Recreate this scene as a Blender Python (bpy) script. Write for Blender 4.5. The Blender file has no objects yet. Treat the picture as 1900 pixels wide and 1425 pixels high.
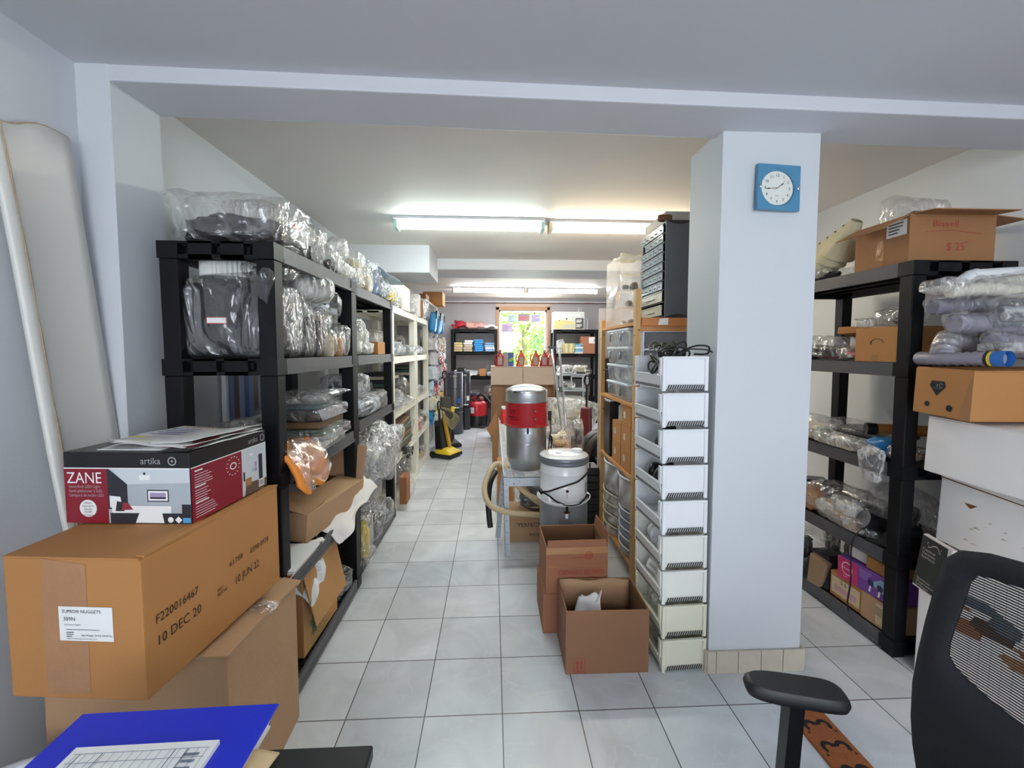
import bpy, bmesh, math, random
from mathutils import Vector, Matrix, noise
random.seed(7)
scene = bpy.context.scene
C = scene.collection
PI = math.pi
# ---------------------------------------------------------------- camera
IW, IH = 1900, 1425
FPX, PITCH, YAW, ROLL, CAMH, CYS = 782.27, .0585, .0456, .0003, 1.4335, -17.253
def _rot():
    cp, sp, cy, sy, cr, sr = math.cos(PITCH), math.sin(PITCH), math.cos(YAW), math.sin(YAW), math.cos(ROLL), math.sin(ROLL)
    B = Matrix(((1,0,0),(0,0,-1),(0,1,0)))
    Ry = Matrix(((cy,-sy,0),(sy,cy,0),(0,0,1)))
    Rx = Matrix(((1,0,0),(0,cp,-sp),(0,sp,cp)))
    Rz = Matrix(((cr,-sr,0),(sr,cr,0),(0,0,1)))
    return Rz @ Rx @ B @ Ry
RM = _rot()
cam_d = bpy.data.cameras.new('camera')
cam_d.sensor_width = 36.0
cam_d.lens = FPX / IW * 36.0
cam_d.shift_y = CYS / IW
cam_d.clip_start = 0.02
cam = bpy.data.objects.new('camera', cam_d)
C.objects.link(cam)
cam.matrix_world = Matrix.Translation((0, 0, CAMH)) @ Matrix((RM[0], -RM[1], -RM[2])).transposed().to_4x4()
scene.camera = cam
# ---------------------------------------------------------------- world, light, exposure
scene.view_settings.view_transform = 'Standard'
scene.view_settings.look = 'None'
scene.view_settings.gamma = 1.0
scene.view_settings.use_curve_mapping = False
scene.view_settings.exposure = 0.02
scene.cycles.transparent_max_bounces = 24
w = bpy.data.worlds.new('daylight'); scene.world = w
w.use_nodes = True
bg = w.node_tree.nodes['Background']
bg.inputs[0].default_value = (0.86, 0.93, 1.0, 1)
bg.inputs[1].default_value = 6.0
def area(name, loc, rot, sx, sy, power, col):
    d = bpy.data.lights.new(name, 'AREA'); d.shape = 'RECTANGLE'; d.size = sx; d.size_y = sy
    d.energy = power; d.color = col
    o = bpy.data.objects.new(name, d); C.objects.link(o); o.location = loc; o.rotation_euler = rot
    return o
# daylight entering by the shop window behind the camera
area('daylight_front_window', (.35, -2.6, 1.5), (PI/2, 0, 0), 2.2, 1.6, 24, (0.90, 0.93, 1.0))
# daylight entering by the back window
area('daylight_back_window', (0.6, 8.75, 1.6), (-PI/2, 0, 0), 0.95, 1.3, 40, (0.95, 0.98, 1.0))
# ---------------------------------------------------------------- helpers
def S(r, g=None, b=None):
    f = lambda c: (c/255/12.92) if c/255 <= .04045 else ((c/255+.055)/1.055)**2.4
    return (f(r), f(g), f(b), 1)
def at(u, v, x=None, y=None, z=None):
    d = RM.transposed() @ Vector(((u-950)/FPX, (v-712.5-CYS)/FPX, 1))
    t = x/d.x if x is not None else y/d.y if y is not None else (z-CAMH)/d.z
    return Vector((t*d.x, t*d.y, CAMH+t*d.z))
MATS = {}
def mat(name, col, rough=.5, metal=0, var=.08, vs=6, bump=0, bs=60, spec=.5, coat=0, emis=None, trans=0):
    if name in MATS: return MATS[name]
    m = bpy.data.materials.new(name); m.use_nodes = True; MATS[name] = m
    nt = m.node_tree; N = nt.nodes; L = nt.links
    p = N['Principled BSDF']
    tc = N.new('ShaderNodeTexCoord')
    nz = N.new('ShaderNodeTexNoise'); nz.inputs['Scale'].default_value = vs; nz.inputs['Detail'].default_value = 5
    L.new(tc.outputs['Object'], nz.inputs['Vector'])
    mx = N.new('ShaderNodeMix'); mx.data_type = 'RGBA'
    mx.inputs['A'].default_value = tuple(min(1, c*(1-var)) for c in col[:3]) + (1,)
    mx.inputs['B'].default_value = tuple(min(1, c*(1+var)) for c in col[:3]) + (1,)
    L.new(nz.outputs['Fac'], mx.inputs['Factor'])
    L.new(mx.outputs['Result'], p.inputs['Base Color'])
    p.inputs['Roughness'].default_value = rough
    p.inputs['Metallic'].default_value = metal
    p.inputs['Specular IOR Level'].default_value = spec
    if coat: p.inputs['Coat Weight'].default_value = coat
    if trans: p.inputs['Transmission Weight'].default_value = trans
    if bump:
        n2 = N.new('ShaderNodeTexNoise'); n2.inputs['Scale'].default_value = bs; n2.inputs['Detail'].default_value = 4
        L.new(tc.outputs['Object'], n2.inputs['Vector'])
        b = N.new('ShaderNodeBump'); b.inputs['Strength'].default_value = bump; b.inputs['Distance'].default_value = .01
        L.new(n2.outputs['Fac'], b.inputs['Height']); L.new(b.outputs['Normal'], p.inputs['Normal'])
    if emis:
        p.inputs['Emission Color'].default_value = emis[0]; p.inputs['Emission Strength'].default_value = emis[1]
    return m
def film(name, milk=.15, col=(1,1,1,1), rough=.2, gloss=.12, scale=9, tint=.99):
    """thin polythene: mostly see-through, milky where it folds with white highlight streaks painted in, glossy along its creases"""
    if name in MATS: return MATS[name]
    m = bpy.data.materials.new(name); m.use_nodes = True; MATS[name] = m
    nt = m.node_tree; N = nt.nodes; L = nt.links
    out = N['Material Output']; N.remove(N['Principled BSDF'])
    tc = N.new('ShaderNodeTexCoord')
    n1 = N.new('ShaderNodeTexNoise'); n1.inputs['Scale'].default_value = scale; n1.inputs['Detail'].default_value = 2.5
    n1.inputs['Distortion'].default_value = 1.3
    mp = N.new('ShaderNodeMapping'); mp.inputs['Scale'].default_value = (1, .8, .38); mp.inputs['Rotation'].default_value = (.5, .3, .2)
    L.new(tc.outputs['Object'], mp.inputs[0]); L.new(mp.outputs[0], n1.inputs['Vector'])
    rg = N.new('ShaderNodeMath'); rg.operation = 'SUBTRACT'; rg.inputs[1].default_value = .5; L.new(n1.outputs['Fac'], rg.inputs[0])
    ra = N.new('ShaderNodeMath'); ra.operation = 'ABSOLUTE'; L.new(rg.outputs[0], ra.inputs[0])
    b = N.new('ShaderNodeBump'); b.inputs['Strength'].default_value = 1.0; b.inputs['Distance'].default_value = .10
    L.new(ra.outputs[0], b.inputs['Height'])
    df = N.new('ShaderNodeBsdfDiffuse'); df.inputs[0].default_value = col; L.new(b.outputs['Normal'], df.inputs['Normal'])
    tl = N.new('ShaderNodeBsdfTranslucent'); tl.inputs[0].default_value = col
    dt = N.new('ShaderNodeMixShader'); dt.inputs[0].default_value = .4; L.new(df.outputs[0], dt.inputs[1]); L.new(tl.outputs[0], dt.inputs[2])
    tr = N.new('ShaderNodeBsdfTransparent'); tr.inputs[0].default_value = (tint, tint, tint, 1)
    gl = N.new('ShaderNodeBsdfGlossy'); gl.inputs['Roughness'].default_value = rough; gl.inputs[0].default_value = (1,1,1,1)
    L.new(b.outputs['Normal'], gl.inputs['Normal'])
    cr = N.new('ShaderNodeMapRange'); cr.inputs['From Min'].default_value = 0; cr.inputs['From Max'].default_value = .06
    cr.inputs['To Min'].default_value = min(1, milk*2.3); cr.inputs['To Max'].default_value = milk*.5  # crease whitening, doubling as painted highlights along the folds
    L.new(ra.outputs[0], cr.inputs['Value'])
    m1 = N.new('ShaderNodeMixShader'); L.new(cr.outputs[0], m1.inputs[0]); L.new(tr.outputs[0], m1.inputs[1]); L.new(dt.outputs[0], m1.inputs[2])
    lw = N.new('ShaderNodeLayerWeight'); lw.inputs['Blend'].default_value = .5; L.new(b.outputs['Normal'], lw.inputs['Normal'])
    pw = N.new('ShaderNodeMath'); pw.operation = 'MULTIPLY_ADD'; pw.inputs[1].default_value = gloss*1.2; pw.inputs[2].default_value = gloss*.45; L.new(lw.outputs['Facing'], pw.inputs[0])
    m2 = N.new('ShaderNodeMixShader'); L.new(pw.outputs[0], m2.inputs[0]); L.new(m1.outputs[0], m2.inputs[1]); L.new(gl.outputs[0], m2.inputs[2])
    L.new(m2.outputs[0], out.inputs['Surface'])
    return m
_txt = {}
def text_geo(s):
    if s not in _txt:
        cu = bpy.data.curves.new('t', 'FONT'); cu.body = s; cu.size = 1; cu.resolution_u = 2
        o = bpy.data.objects.new('t', cu)
        me = bpy.data.meshes.new_from_object(o)
        _txt[s] = ([v.co.copy() for v in me.vertices], [tuple(p.vertices) for p in me.polygons])
        bpy.data.objects.remove(o); bpy.data.curves.remove(cu); bpy.data.meshes.remove(me)
    return _txt[s]
def FM(o, x, y):
    x = Vector(x).normalized(); y = Vector(y).normalized(); z = x.cross(y)
    m = Matrix((x, y, z)).transposed().to_4x4(); m.translation = Vector(o); return m
FRONT = lambda x, y, z: FM((x, y, z), (1,0,0), (0,0,1))      # face towards -Y
RIGHT = lambda x, y, z: FM((x, y, z), (0,1,0), (0,0,1))      # face towards +X
LEFTF = lambda x, y, z: FM((x, y, z), (0,-1,0), (0,0,1))     # face towards -X
TOP   = lambda x, y, z: FM((x, y, z), (1,0,0), (0,1,0))
class MB:
    def __init__(s): s.v = []; s.f = []; s.m = []; s.sm = []
    def add(s, vs, fs, m=0, smooth=False, M=None):
        b = len(s.v)
        s.v += [tuple(M @ Vector(a)) if M else tuple(a) for a in vs]
        for f in fs: s.f.append(tuple(i+b for i in f)); s.m.append(m); s.sm.append(smooth)
        return s
    def box(s, x0, x1, y0, y1, z0, z1, m=0, M=None):
        vs = [(x,y,z) for z in (z0,z1) for y in (y0,y1) for x in (x0,x1)]
        return s.add(vs, [(0,2,3,1),(4,5,7,6),(0,1,5,4),(2,6,7,3),(0,4,6,2),(1,3,7,5)], m, False, M)
    def frus(s, a, b, z0, z1, m=0, M=None):
        (ax0,ax1,ay0,ay1), (bx0,bx1,by0,by1) = a, b
        vs = [(ax0,ay0,z0),(ax1,ay0,z0),(ax0,ay1,z0),(ax1,ay1,z0),(bx0,by0,z1),(bx1,by0,z1),(bx0,by1,z1),(bx1,by1,z1)]
        return s.add(vs, [(0,2,3,1),(4,5,7,6),(0,1,5,4),(2,6,7,3),(0,4,6,2),(1,3,7,5)], m, False, M)
    def hexa(s, vs, m=0): return s.add(vs, [(0,2,3,1),(4,5,7,6),(0,1,5,4),(2,6,7,3),(0,4,6,2),(1,3,7,5)], m)
    def rect(s, M, x0, y0, x1, y1, m=0, off=.0008):
        return s.add([(x0,y0,off),(x1,y0,off),(x1,y1,off),(x0,y1,off)], [(0,1,2,3)], m, False, M)
    def poly(s, M, pts, m=0, off=.0008):
        return s.add([(a,b,off) for a,b in pts], [tuple(range(len(pts)))], m, False, M)
    def disc(s, M, cx, cy, r, m=0, off=.0008, n=24):
        return s.poly(M, [(cx+r*math.cos(2*PI*i/n), cy+r*math.sin(2*PI*i/n)) for i in range(n)], m, off)
    def ring(s, M, cx, cy, r0, r1, m=0, off=.0008, n=28, sx=1, a0=0, a1=2*PI):
        vs = []; fs = []
        for i in range(n+1):
            a = a0+(a1-a0)*i/n
            vs += [(cx+sx*r0*math.cos(a), cy+r0*math.sin(a), off), (cx+sx*r1*math.cos(a), cy+r1*math.sin(a), off)]
        for i in range(n): fs.append((2*i, 2*i+1, 2*i+3, 2*i+2))
        return s.add(vs, fs, m, False, M)
    def text(s, t, size, M, x=0, y=0, m=0, off=.0012, sx=1, align=0, flip=False):
        vs, fs = text_geo(t)
        if not vs: return s
        wd = max(v.x for v in vs); k = size
        T = [(x+sx*k*(v.x-wd*align), y+k*v.y, off) for v in vs]
        return s.add(T, fs, m, False, M)
    def lines(s, M, x, y, w, n, dy, m=0, h=.3, seed=0, off=.0012):
        r = random.Random(seed)
        for i in range(n): s.rect(M, x, y-i*dy, x+w*r.uniform(.45,1), y-i*dy+dy*h, m, off)
        return s
    def cyl(s, p0, p1, r0, r1=None, n=16, m=0, caps=True, smooth=True):
        r1 = r0 if r1 is None else r1; p0 = Vector(p0); p1 = Vector(p1); d = (p1-p0).normalized()
        a = d.orthogonal().normalized(); b = d.cross(a)
        vs = [p + r*(math.cos(2*PI*i/n)*a + math.sin(2*PI*i/n)*b) for p, r in ((p0,r0),(p1,r1)) for i in range(n)]
        s.add(vs, [(i, (i+1)%n, n+(i+1)%n, n+i) for i in range(n)], m, smooth)
        if caps: s.add(vs, [tuple(reversed(range(n))), tuple(range(n, 2*n))], m)
        return s
    def lathe(s, prof, cx=0, cy=0, n=32, m=0, smooth=True, M=None, close=False):
        vs = [(cx+r*math.cos(2*PI*i/n), cy+r*math.sin(2*PI*i/n), z) for r, z in prof for i in range(n)]
        k = len(prof)
        fs = [(j*n+i, j*n+(i+1)%n, (j+1)*n+(i+1)%n, (j+1)*n+i) for j in range(k-1) for i in range(n)]
        s.add(vs, fs, m, smooth, M)
        if prof[0][0] > 1e-5: s.add(vs[:n], [tuple(reversed(range(n)))], m, False, M)
        if prof[-1][0] > 1e-5 and not close: s.add(vs[-n:], [tuple(range(n))], m, False, M)
        return s
    def tube(s, pts, r, n=8, m=0, ribs=0, caps=True, smooth=True):
        P = [Vector(p) for p in pts]; k = len(P)
        if k < 2: return s
        t0 = (P[1]-P[0]).normalized(); a = t0.orthogonal().normalized(); vs = []
        for i, p in enumerate(P):
            t = (P[min(i+1,k-1)]-P[max(i-1,0)]).normalized()
            a = (a - t*a.dot(t)).normalized() if (a - t*a.dot(t)).length > 1e-6 else t.orthogonal().normalized()
            b = t.cross(a); rr = (r[i] if isinstance(r, (list, tuple)) else r)*(1+(ribs if i%2 else -ribs))
            vs += [p + rr*(math.cos(2*PI*j/n)*a + math.sin(2*PI*j/n)*b) for j in range(n)]
        s.add(vs, [(i*n+j, i*n+(j+1)%n, (i+1)*n+(j+1)%n, (i+1)*n+j) for i in range(k-1) for j in range(n)], m, smooth)
        if caps: s.add(vs[:n], [tuple(reversed(range(n)))], m); s.add(vs[-n:], [tuple(range(n))], m)
        return s
    def build(s, name, mats, parent=None, bevel=0, seg=1, loc=None, rot=None):
        me = bpy.data.meshes.new(name); me.from_pydata(s.v, [], s.f)
        if not isinstance(mats, (list, tuple)): mats = [mats]
        for q in mats: me.materials.append(q)
        me.polygons.foreach_set('material_index', s.m); me.polygons.foreach_set('use_smooth', s.sm)
        if bevel:
            bm = bmesh.new(); bm.from_mesh(me)
            bmesh.ops.bevel(bm, geom=[e for e in bm.edges if len(e.link_faces) == 2], offset=bevel, segments=seg, affect='EDGES', profile=.6)
            bm.to_mesh(me); bm.free()
        me.update()
        o = bpy.data.objects.new(name, me); C.objects.link(o)
        if parent: o.parent = parent
        if loc: o.location = loc
        if rot: o.rotation_euler = rot
        return o
def smooth_path(pts, k=6):
    """catmull-rom through pts"""
    P = [Vector(p) for p in pts]; out = []
    for i in range(len(P)-1):
        p0 = P[max(i-1,0)]; p1 = P[i]; p2 = P[i+1]; p3 = P[min(i+2, len(P)-1)]
        for j in range(k):
            t = j/k
            out.append(.5*((2*p1)+(p2-p0)*t+(2*p0-5*p1+4*p2-p3)*t*t+(3*p1-p0-3*p2+p3)*t**3))
    out.append(P[-1]); return out
def dense(pts, step):
    P = [Vector(p) for p in pts]; out = [P[0]]
    for a, b in zip(P, P[1:]):
        n = max(1, int((b-a).length/step))
        for i in range(1, n+1): out.append(a.lerp(b, i/n))
    return out
def thing(name, label, cat, loc=(0,0,0), rotz=0, group=None, rot=None):
    o = bpy.data.objects.new(name, None); C.objects.link(o)
    o.location = loc; o.rotation_euler = rot or (0,0,rotz); o.empty_display_size = .05
    o['label'] = label; o['category'] = cat
    if group: o['group'] = group
    return o
def tag(o, label, cat, group=None, kind=None):
    o['label'] = label; o['category'] = cat
    if group: o['group'] = group
    if kind: o['kind'] = kind
    return o
def struct(o, label=None, cat=None):
    o['kind'] = 'structure'
    if label: o['label'] = label
    if cat: o['category'] = cat
    return o
def crumple(seed, sx, sy, sz, sub=3, amp=.12, freq=2.2, sq=.7, ears=3, sag=.5, mb=None, off=(0,0,0), m=0, flat=True, R=None):
    """crumpled closed bag skin standing on z=0, sx,sy half sizes, sz height"""
    bm = bmesh.new(); bmesh.ops.create_icosphere(bm, subdivisions=sub, radius=1)
    rnd = random.Random(seed); o = Vector((rnd.uniform(-50,50), rnd.uniform(-50,50), rnd.uniform(-50,50)))
    tips = [(Vector((rnd.uniform(-1,1), rnd.uniform(-1,1), rnd.uniform(-.1,.9))).normalized(), rnd.uniform(.12,.4)) for _ in range(ears)]
    vs = []
    for v in bm.verts:
        d = v.co.normalized(); dn = Vector((d.x*1.25, d.y*.9, d.z*.75))
        p = Vector([math.copysign(abs(c)**sq, c) for c in d])
        n1 = 1-2*abs(noise.noise(dn*freq+o)); n2 = 1-2*abs(noise.noise(dn*freq*2.3+o*1.7)); n3 = noise.noise(dn*freq*5+o)
        k = 1+amp*(n1*.95+n2*.5+n3*.15-.5)
        for t, h in tips:
            c = d.dot(t)
            if c > .86: k += h*((c-.86)/.14)**1.5
        p *= k
        z = (p.z+1)*.5*sz
        z = max(z, 0.002) if flat else z
        vs.append(Vector((p.x*sx, p.y*sy, z)))
    bm.verts.ensure_lookup_table()
    fs = [tuple(v.index for v in f.verts) for f in bm.faces]; bm.free()
    mb = mb or MB()
    MM = Matrix.Translation(off) @ (R.to_4x4() if R else Matrix.Identity(4))
    return mb.add(vs, fs, m, sub > 2, MM)
# ================================================================ materials
PAINT  = mat('wall_paint', S(212,216,220), .62, var=.025, vs=1.6, bump=.05, bs=120)
CEIL   = mat('ceiling_paint', S(204,204,208), .7, var=.035, vs=1.1, bump=.04, bs=30)
CEILB  = mat('ceiling_paint_back', S(232,226,220), .6, var=.03, vs=1.3, bump=.04, bs=30)
BEAMP  = mat('beam_paint', S(212,212,218), .6, var=.03, vs=1.5)
GREYW  = mat('grey_board', S(172,168,168), .6, var=.05, vs=2)
BLK    = mat('black_rack_plastic', S(17,18,21), .5, var=.25, vs=9, bump=.08, bs=90, spec=.22)
BLKT   = mat('black_rack_rim', S(88,88,91), .5, var=.25, vs=7, bump=.1, bs=90, spec=.3)  # same black plastic, with grey sheen and dust painted into the colour
BEIGE  = mat('beige_rack_plastic', S(234,231,218), .4, var=.05, vs=5)
WHT    = mat('white_plastic', S(238,240,243), .35, var=.02, vs=4)
WHTY   = mat('yellowed_white_plastic', S(236,234,212), .38, var=.05, vs=3)
CARD   = mat('cardboard', S(162,116,76), .8, var=.1, vs=5, bump=.12, bs=200)
CARD2  = mat('orange_cardboard', S(184,128,72), .7, var=.08, vs=3, bump=.08, bs=160)
CARD3  = mat('dull_cardboard', S(184,148,112), .85, var=.12, vs=4, bump=.15, bs=60)
CARD4  = mat('red_brown_cardboard', S(154,102,74), .8, var=.1, vs=4, bump=.12, bs=120)
CARDE  = mat('cardboard_edge', S(205,165,115), .9, var=.15, vs=60)
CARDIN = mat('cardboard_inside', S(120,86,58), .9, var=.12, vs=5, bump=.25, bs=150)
WBOX   = mat('white_board', S(246,242,238), .6, var=.05, vs=4, bump=.05, bs=40)
TAPE   = mat('packing_tape', S(176,130,92), .2, var=.1, vs=9, bump=.5, bs=18)
PAPER  = mat('white_paper', S(240,240,238), .75, var=.03, vs=5)
INK    = mat('black_ink', S(28,26,26), .7)
INKR   = mat('red_ink', S(168,52,44), .7)
BLACKP = mat('black_plastic', S(20,20,22), .35, var=.3, vs=8)
DGREY  = mat('dark_grey_metal', S(58,60,66), .38, var=.1, metal=.3)
GREYM  = mat('grey_plastic', S(120,124,132), .4)
STEEL  = mat('brushed_steel', S(200,202,206), .36, metal=1, var=.08, vs=3)
CHROME = mat('chrome', S(225,226,230), .08, metal=1, var=.02)
GALV   = mat('galvanised_steel', S(196,203,212), .4, metal=.35, var=.08, vs=20)
RED    = mat('red_enamel', S(182,22,34), .3, var=.06, coat=.3)
WOOD   = None
def wood(name, c1, c2, sc=(3,3,40), rough=.55):
    m = bpy.data.materials.new(name); m.use_nodes = True; nt = m.node_tree; N = nt.nodes; L = nt.links; p = N['Principled BSDF']
    tc = N.new('ShaderNodeTexCoord'); mp = N.new('ShaderNodeMapping'); mp.inputs['Scale'].default_value = sc
    n = N.new('ShaderNodeTexNoise'); n.inputs['Scale'].default_value = 1.0; n.inputs['Detail'].default_value = 6; n.inputs['Distortion'].default_value = .6
    mx = N.new('ShaderNodeMix'); mx.data_type = 'RGBA'; mx.inputs['A'].default_value = c1; mx.inputs['B'].default_value = c2
    L.new(tc.outputs['Object'], mp.inputs[0]); L.new(mp.outputs[0], n.inputs['Vector']); L.new(n.outputs['Fac'], mx.inputs['Factor'])
    L.new(mx.outputs['Result'], p.inputs['Base Color']); p.inputs['Roughness'].default_value = rough
    return m
PINE   = wood('pine', S(190,142,84), S(226,184,124), (40,40,3))
PINEH  = wood('pine_board', S(186,124,70), S(216,158,98), (3,3,50))
LAM    = wood('pale_laminate', S(206,182,160), S(218,196,176), (4,4,30), .4)
OAK    = wood('brown_panel', S(120,84,54), S(158,116,80), (30,30,3), .5)
FILM   = film('clear_film', .14, gloss=.16)
FILM2  = film('thin_clear_film', .10, gloss=.2, scale=6)
FILMW  = film('milky_film', .62, col=(.95,.95,.93,1), gloss=.16)
FILMB  = film('bluish_film', .42, col=(.86,.91,.98,1), gloss=.15)
FILMG  = film('frosted_grey_film', .30, col=(.86,.86,.86,1), gloss=.16, scale=12)
ACRYL  = film('clear_acrylic', .10, gloss=.12, rough=.05, scale=1)
FROST  = film('frosted_plastic', .6, col=(.94,.96,.98,1), gloss=.14, rough=.2, scale=2)
FROSTY = film('yellowed_frosted_plastic', .5, col=(.95,.92,.84,1), gloss=.14, rough=.2, scale=2)

# ================================================================ floor
def floor_mat():
    m = bpy.data.materials.new('marble_tiles'); m.use_nodes = True; nt = m.node_tree; N = nt.nodes; L = nt.links; p = N['Principled BSDF']
    tc = N.new('ShaderNodeTexCoord'); mp = N.new('ShaderNodeMapping')
    mp.inputs['Location'].default_value = (-.0346, -1.583, 0)
    L.new(tc.outputs['Object'], mp.inputs[0])
    br = N.new('ShaderNodeTexBrick'); br.offset = 0; br.squash = 1
    br.inputs['Scale'].default_value = 1; br.inputs['Brick Width'].default_value = .3048; br.inputs['Row Height'].default_value = .3048
    br.inputs['Mortar Size'].default_value = .0022; br.inputs['Mortar Smooth'].default_value = .1
    br.inputs['Color1'].default_value = S(208,213,217); br.inputs['Color2'].default_value = S(228,232,236); br.inputs['Mortar'].default_value = S(78,76,74)
    L.new(mp.outputs[0], br.inputs['Vector'])
    n1 = N.new('ShaderNodeTexNoise'); n1.inputs['Scale'].default_value = 3.2; n1.inputs['Detail'].default_value = 7; n1.inputs['Distortion'].default_value = 1.2
    L.new(tc.outputs['Object'], n1.inputs['Vector'])
    cl = N.new('ShaderNodeMapRange'); cl.inputs['From Min'].default_value = .3; cl.inputs['From Max'].default_value = .7; cl.inputs['To Min'].default_value = .80; cl.inputs['To Max'].default_value = 1.06
    L.new(n1.outputs['Fac'], cl.inputs['Value'])
    # pale marble veins
    n2 = N.new('ShaderNodeTexNoise'); n2.inputs['Scale'].default_value = 1.7; n2.inputs['Detail'].default_value = 5; n2.inputs['Distortion'].default_value = 2.5
    L.new(tc.outputs['Object'], n2.inputs['Vector'])
    ab = N.new('ShaderNodeMath'); ab.operation = 'SUBTRACT'; ab.inputs[1].default_value = .5; L.new(n2.outputs['Fac'], ab.inputs[0])
    a2 = N.new('ShaderNodeMath'); a2.operation = 'ABSOLUTE'; L.new(ab.outputs[0], a2.inputs[0])
    vr = N.new('ShaderNodeMapRange'); vr.inputs['From Min'].default_value = 0; vr.inputs['From Max'].default_value = .012; vr.inputs['To Min'].default_value = .35; vr.inputs['To Max'].default_value = 0
    L.new(a2.outputs[0], vr.inputs['Value'])
    mu = N.new('ShaderNodeMix'); mu.data_type = 'RGBA'; mu.blend_type = 'MULTIPLY'; mu.inputs['Factor'].default_value = 1
    L.new(br.outputs['Color'], mu.inputs['A']); L.new(cl.outputs[0], mu.inputs['B'])
    mv = N.new('ShaderNodeMix'); mv.data_type = 'RGBA'; mv.inputs['B'].default_value = S(226,228,226)
    fm = N.new('ShaderNodeMath'); fm.operation = 'MULTIPLY'
    iv = N.new('ShaderNodeMath'); iv.operation = 'SUBTRACT'; iv.inputs[0].default_value = 1; L.new(br.outputs['Fac'], iv.inputs[1])
    L.new(vr.outputs[0], fm.inputs[0]); L.new(iv.outputs[0], fm.inputs[1]); L.new(fm.outputs[0], mv.inputs['Factor'])
    L.new(mu.outputs['Result'], mv.inputs['A']); L.new(mv.outputs['Result'], p.inputs['Base Color'])
    p.inputs['Roughness'].default_value = .33
    b = N.new('ShaderNodeBump'); b.inputs['Strength'].default_value = .35; b.inputs['Distance'].default_value = .003; b.invert = True
    L.new(br.outputs['Fac'], b.inputs['Height']); L.new(b.outputs['Normal'], p.inputs['Normal'])
    return m
XL, XR, YB = -1.395, 2.48, 8.6
YN = -2.8
m = MB(); m.box(-1.6, 2.7, YN-.1, YB+.15, -.1, 0); struct(m.build('floor', floor_mat()))
# ================================================================ ceilings and beams
FC, BC = 2.392, 2.475
m = MB(); m.box(-1.6, 2.7, YN-.1, 1.70, FC, FC+.3); struct(m.build('ceiling_front', CEIL))
m = MB(); m.box(-1.6, 2.7, 1.70, YB+.15, BC, BC+.22); struct(m.build('ceiling_back', CEILB))
m = MB()   # beam across the room, slightly out of square
vs = [(-1.6,1.528,2.34),(2.7,1.635,2.34),(-1.6,1.750,2.34),(2.7,1.882,2.34),(-1.6,1.528,2.60),(2.7,1.635,2.60),(-1.6,1.750,2.60),(2.7,1.882,2.60)]
m.hexa(vs); struct(m.build('trim_1', BEAMP, bevel=.006, seg=2), 'painted ceiling beam crossing the shop')
m = MB(); m.box(-1.6, 2.7, 4.92, 5.5, 2.355, 2.6); struct(m.build('trim_2', BEAMP, bevel=.006), 'second ceiling beam further back')
m = MB(); m.box(-1.6, -.63, 4.30, 4.96, 2.205, 2.6); struct(m.build('trim_3', BEAMP, bevel=.004), 'boxed-in bulkhead under the ceiling')
m = MB(); m.box(-1.6, -.63, 4.9, 6.9, 2.205, 2.6)
# ================================================================ walls
m = MB(); m.box(-1.6, XL, YN-.1, 1.6, -.05, 2.5); struct(m.build('wall_left', PAINT))
m = MB(); m.box(-1.6, -1.425, 1.6, YB+.15, -.05, 2.6); struct(m.build('wall_left_back', PAINT))
m = MB(); m.box(-1.5, -1.288, 1.533, 1.755, 0, 2.40); struct(m.build('trim_4', PAINT, bevel=.004), 'pilaster on the left wall under the beam')
m = MB(); m.box(XR, 2.7, YN-.1, YB+.15, -.05, 2.6); struct(m.build('wall_right', PAINT))
m = MB()   # wall behind the camera with the shop window opening
m.box(-1.6, -.75, YN-.1, YN, 0, 2.5); m.box(1.45, 2.7, YN-.1, YN, 0, 2.5); m.box(-.75, 1.45, YN-.1, YN, 0, .7); m.box(-.75, 1.45, YN-.1, YN, 2.3, 2.5)
struct(m.build('wall_front', PAINT))
WX0, WX1, WZ0, WZ1 = .13, 1.10, .95, 2.24
m = MB()   # back wall around the window
m.box(-1.6, WX0, YB, YB+.15, 0, 2.6); m.box(WX1, 2.7, YB, YB+.15, 0, 2.6); m.box(WX0, WX1, YB, YB+.15, 0, WZ0); m.box(WX0, WX1, YB, YB+.15, WZ1, 2.6)
for z in (1.28, 1.72, .6): m.box(-1.4, WX0-.05, YB-.004, YB, z, z+.01)
struct(m.build('wall_back', GREYW))
m = MB()
m.box(-1.42, 2.48, YB-.03, YB-.005, 2.372, 2.385, 0); m.tube([(-1.4, YB-.05, 2.40), (2.45, YB-.05, 2.40)], .012, 8, 1)
for x, l in ((-.6,.12),(1.35,.1),(1.9,.16),(.2,.07)): m.box(x, x+l, YB-.05, YB-.02, 2.378, 2.396, 2)
struct(m.build('trim_5', [mat('rust_rail', S(110,80,66), .7), WHT, mat('rusty', S(120,62,36), .8)]), 'pipe and rusty rail along the top of the back wall')
# window
W = bpy.data.objects.new('window_1', None); C.objects.link(W); W.location = (0, YB, 0); struct(W, 'back window with signs in it and trees outside', 'window')
WFR = wood('window_casing', S(168,128,96), S(192,152,116), (3,3,20))
m = MB(); t = .05
m.box(WX0-.06, WX0, -.03, .10, WZ0-.05, WZ1+.06); m.box(WX1, WX1+.06, -.03, .10, WZ0-.05, WZ1+.06); m.box(WX0-.06, WX1+.06, -.03, .10, WZ1, WZ1+.07); m.box(WX0-.06, WX1+.06, -.06, .10, WZ0-.06, WZ0)
m.build('casing', WFR, W, .003)
m = MB(); m.box(WX0-.075, WX1+.08, -.02, -.004, WZ1+.07, 2.37); m.build('header_board', mat('header_board', S(196,176,160), .6), W)
m = MB()
m.box(WX0, WX0+.035, .03, .08, WZ0, WZ1); m.box(WX1-.035, WX1, .03, .08, WZ0, WZ1); m.box(WX0, WX1, .03, .08, WZ1-.035, WZ1); m.box(WX0, WX1, .03, .08, WZ0, WZ0+.035)
m.build('sash', WHT, W, .003)
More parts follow.
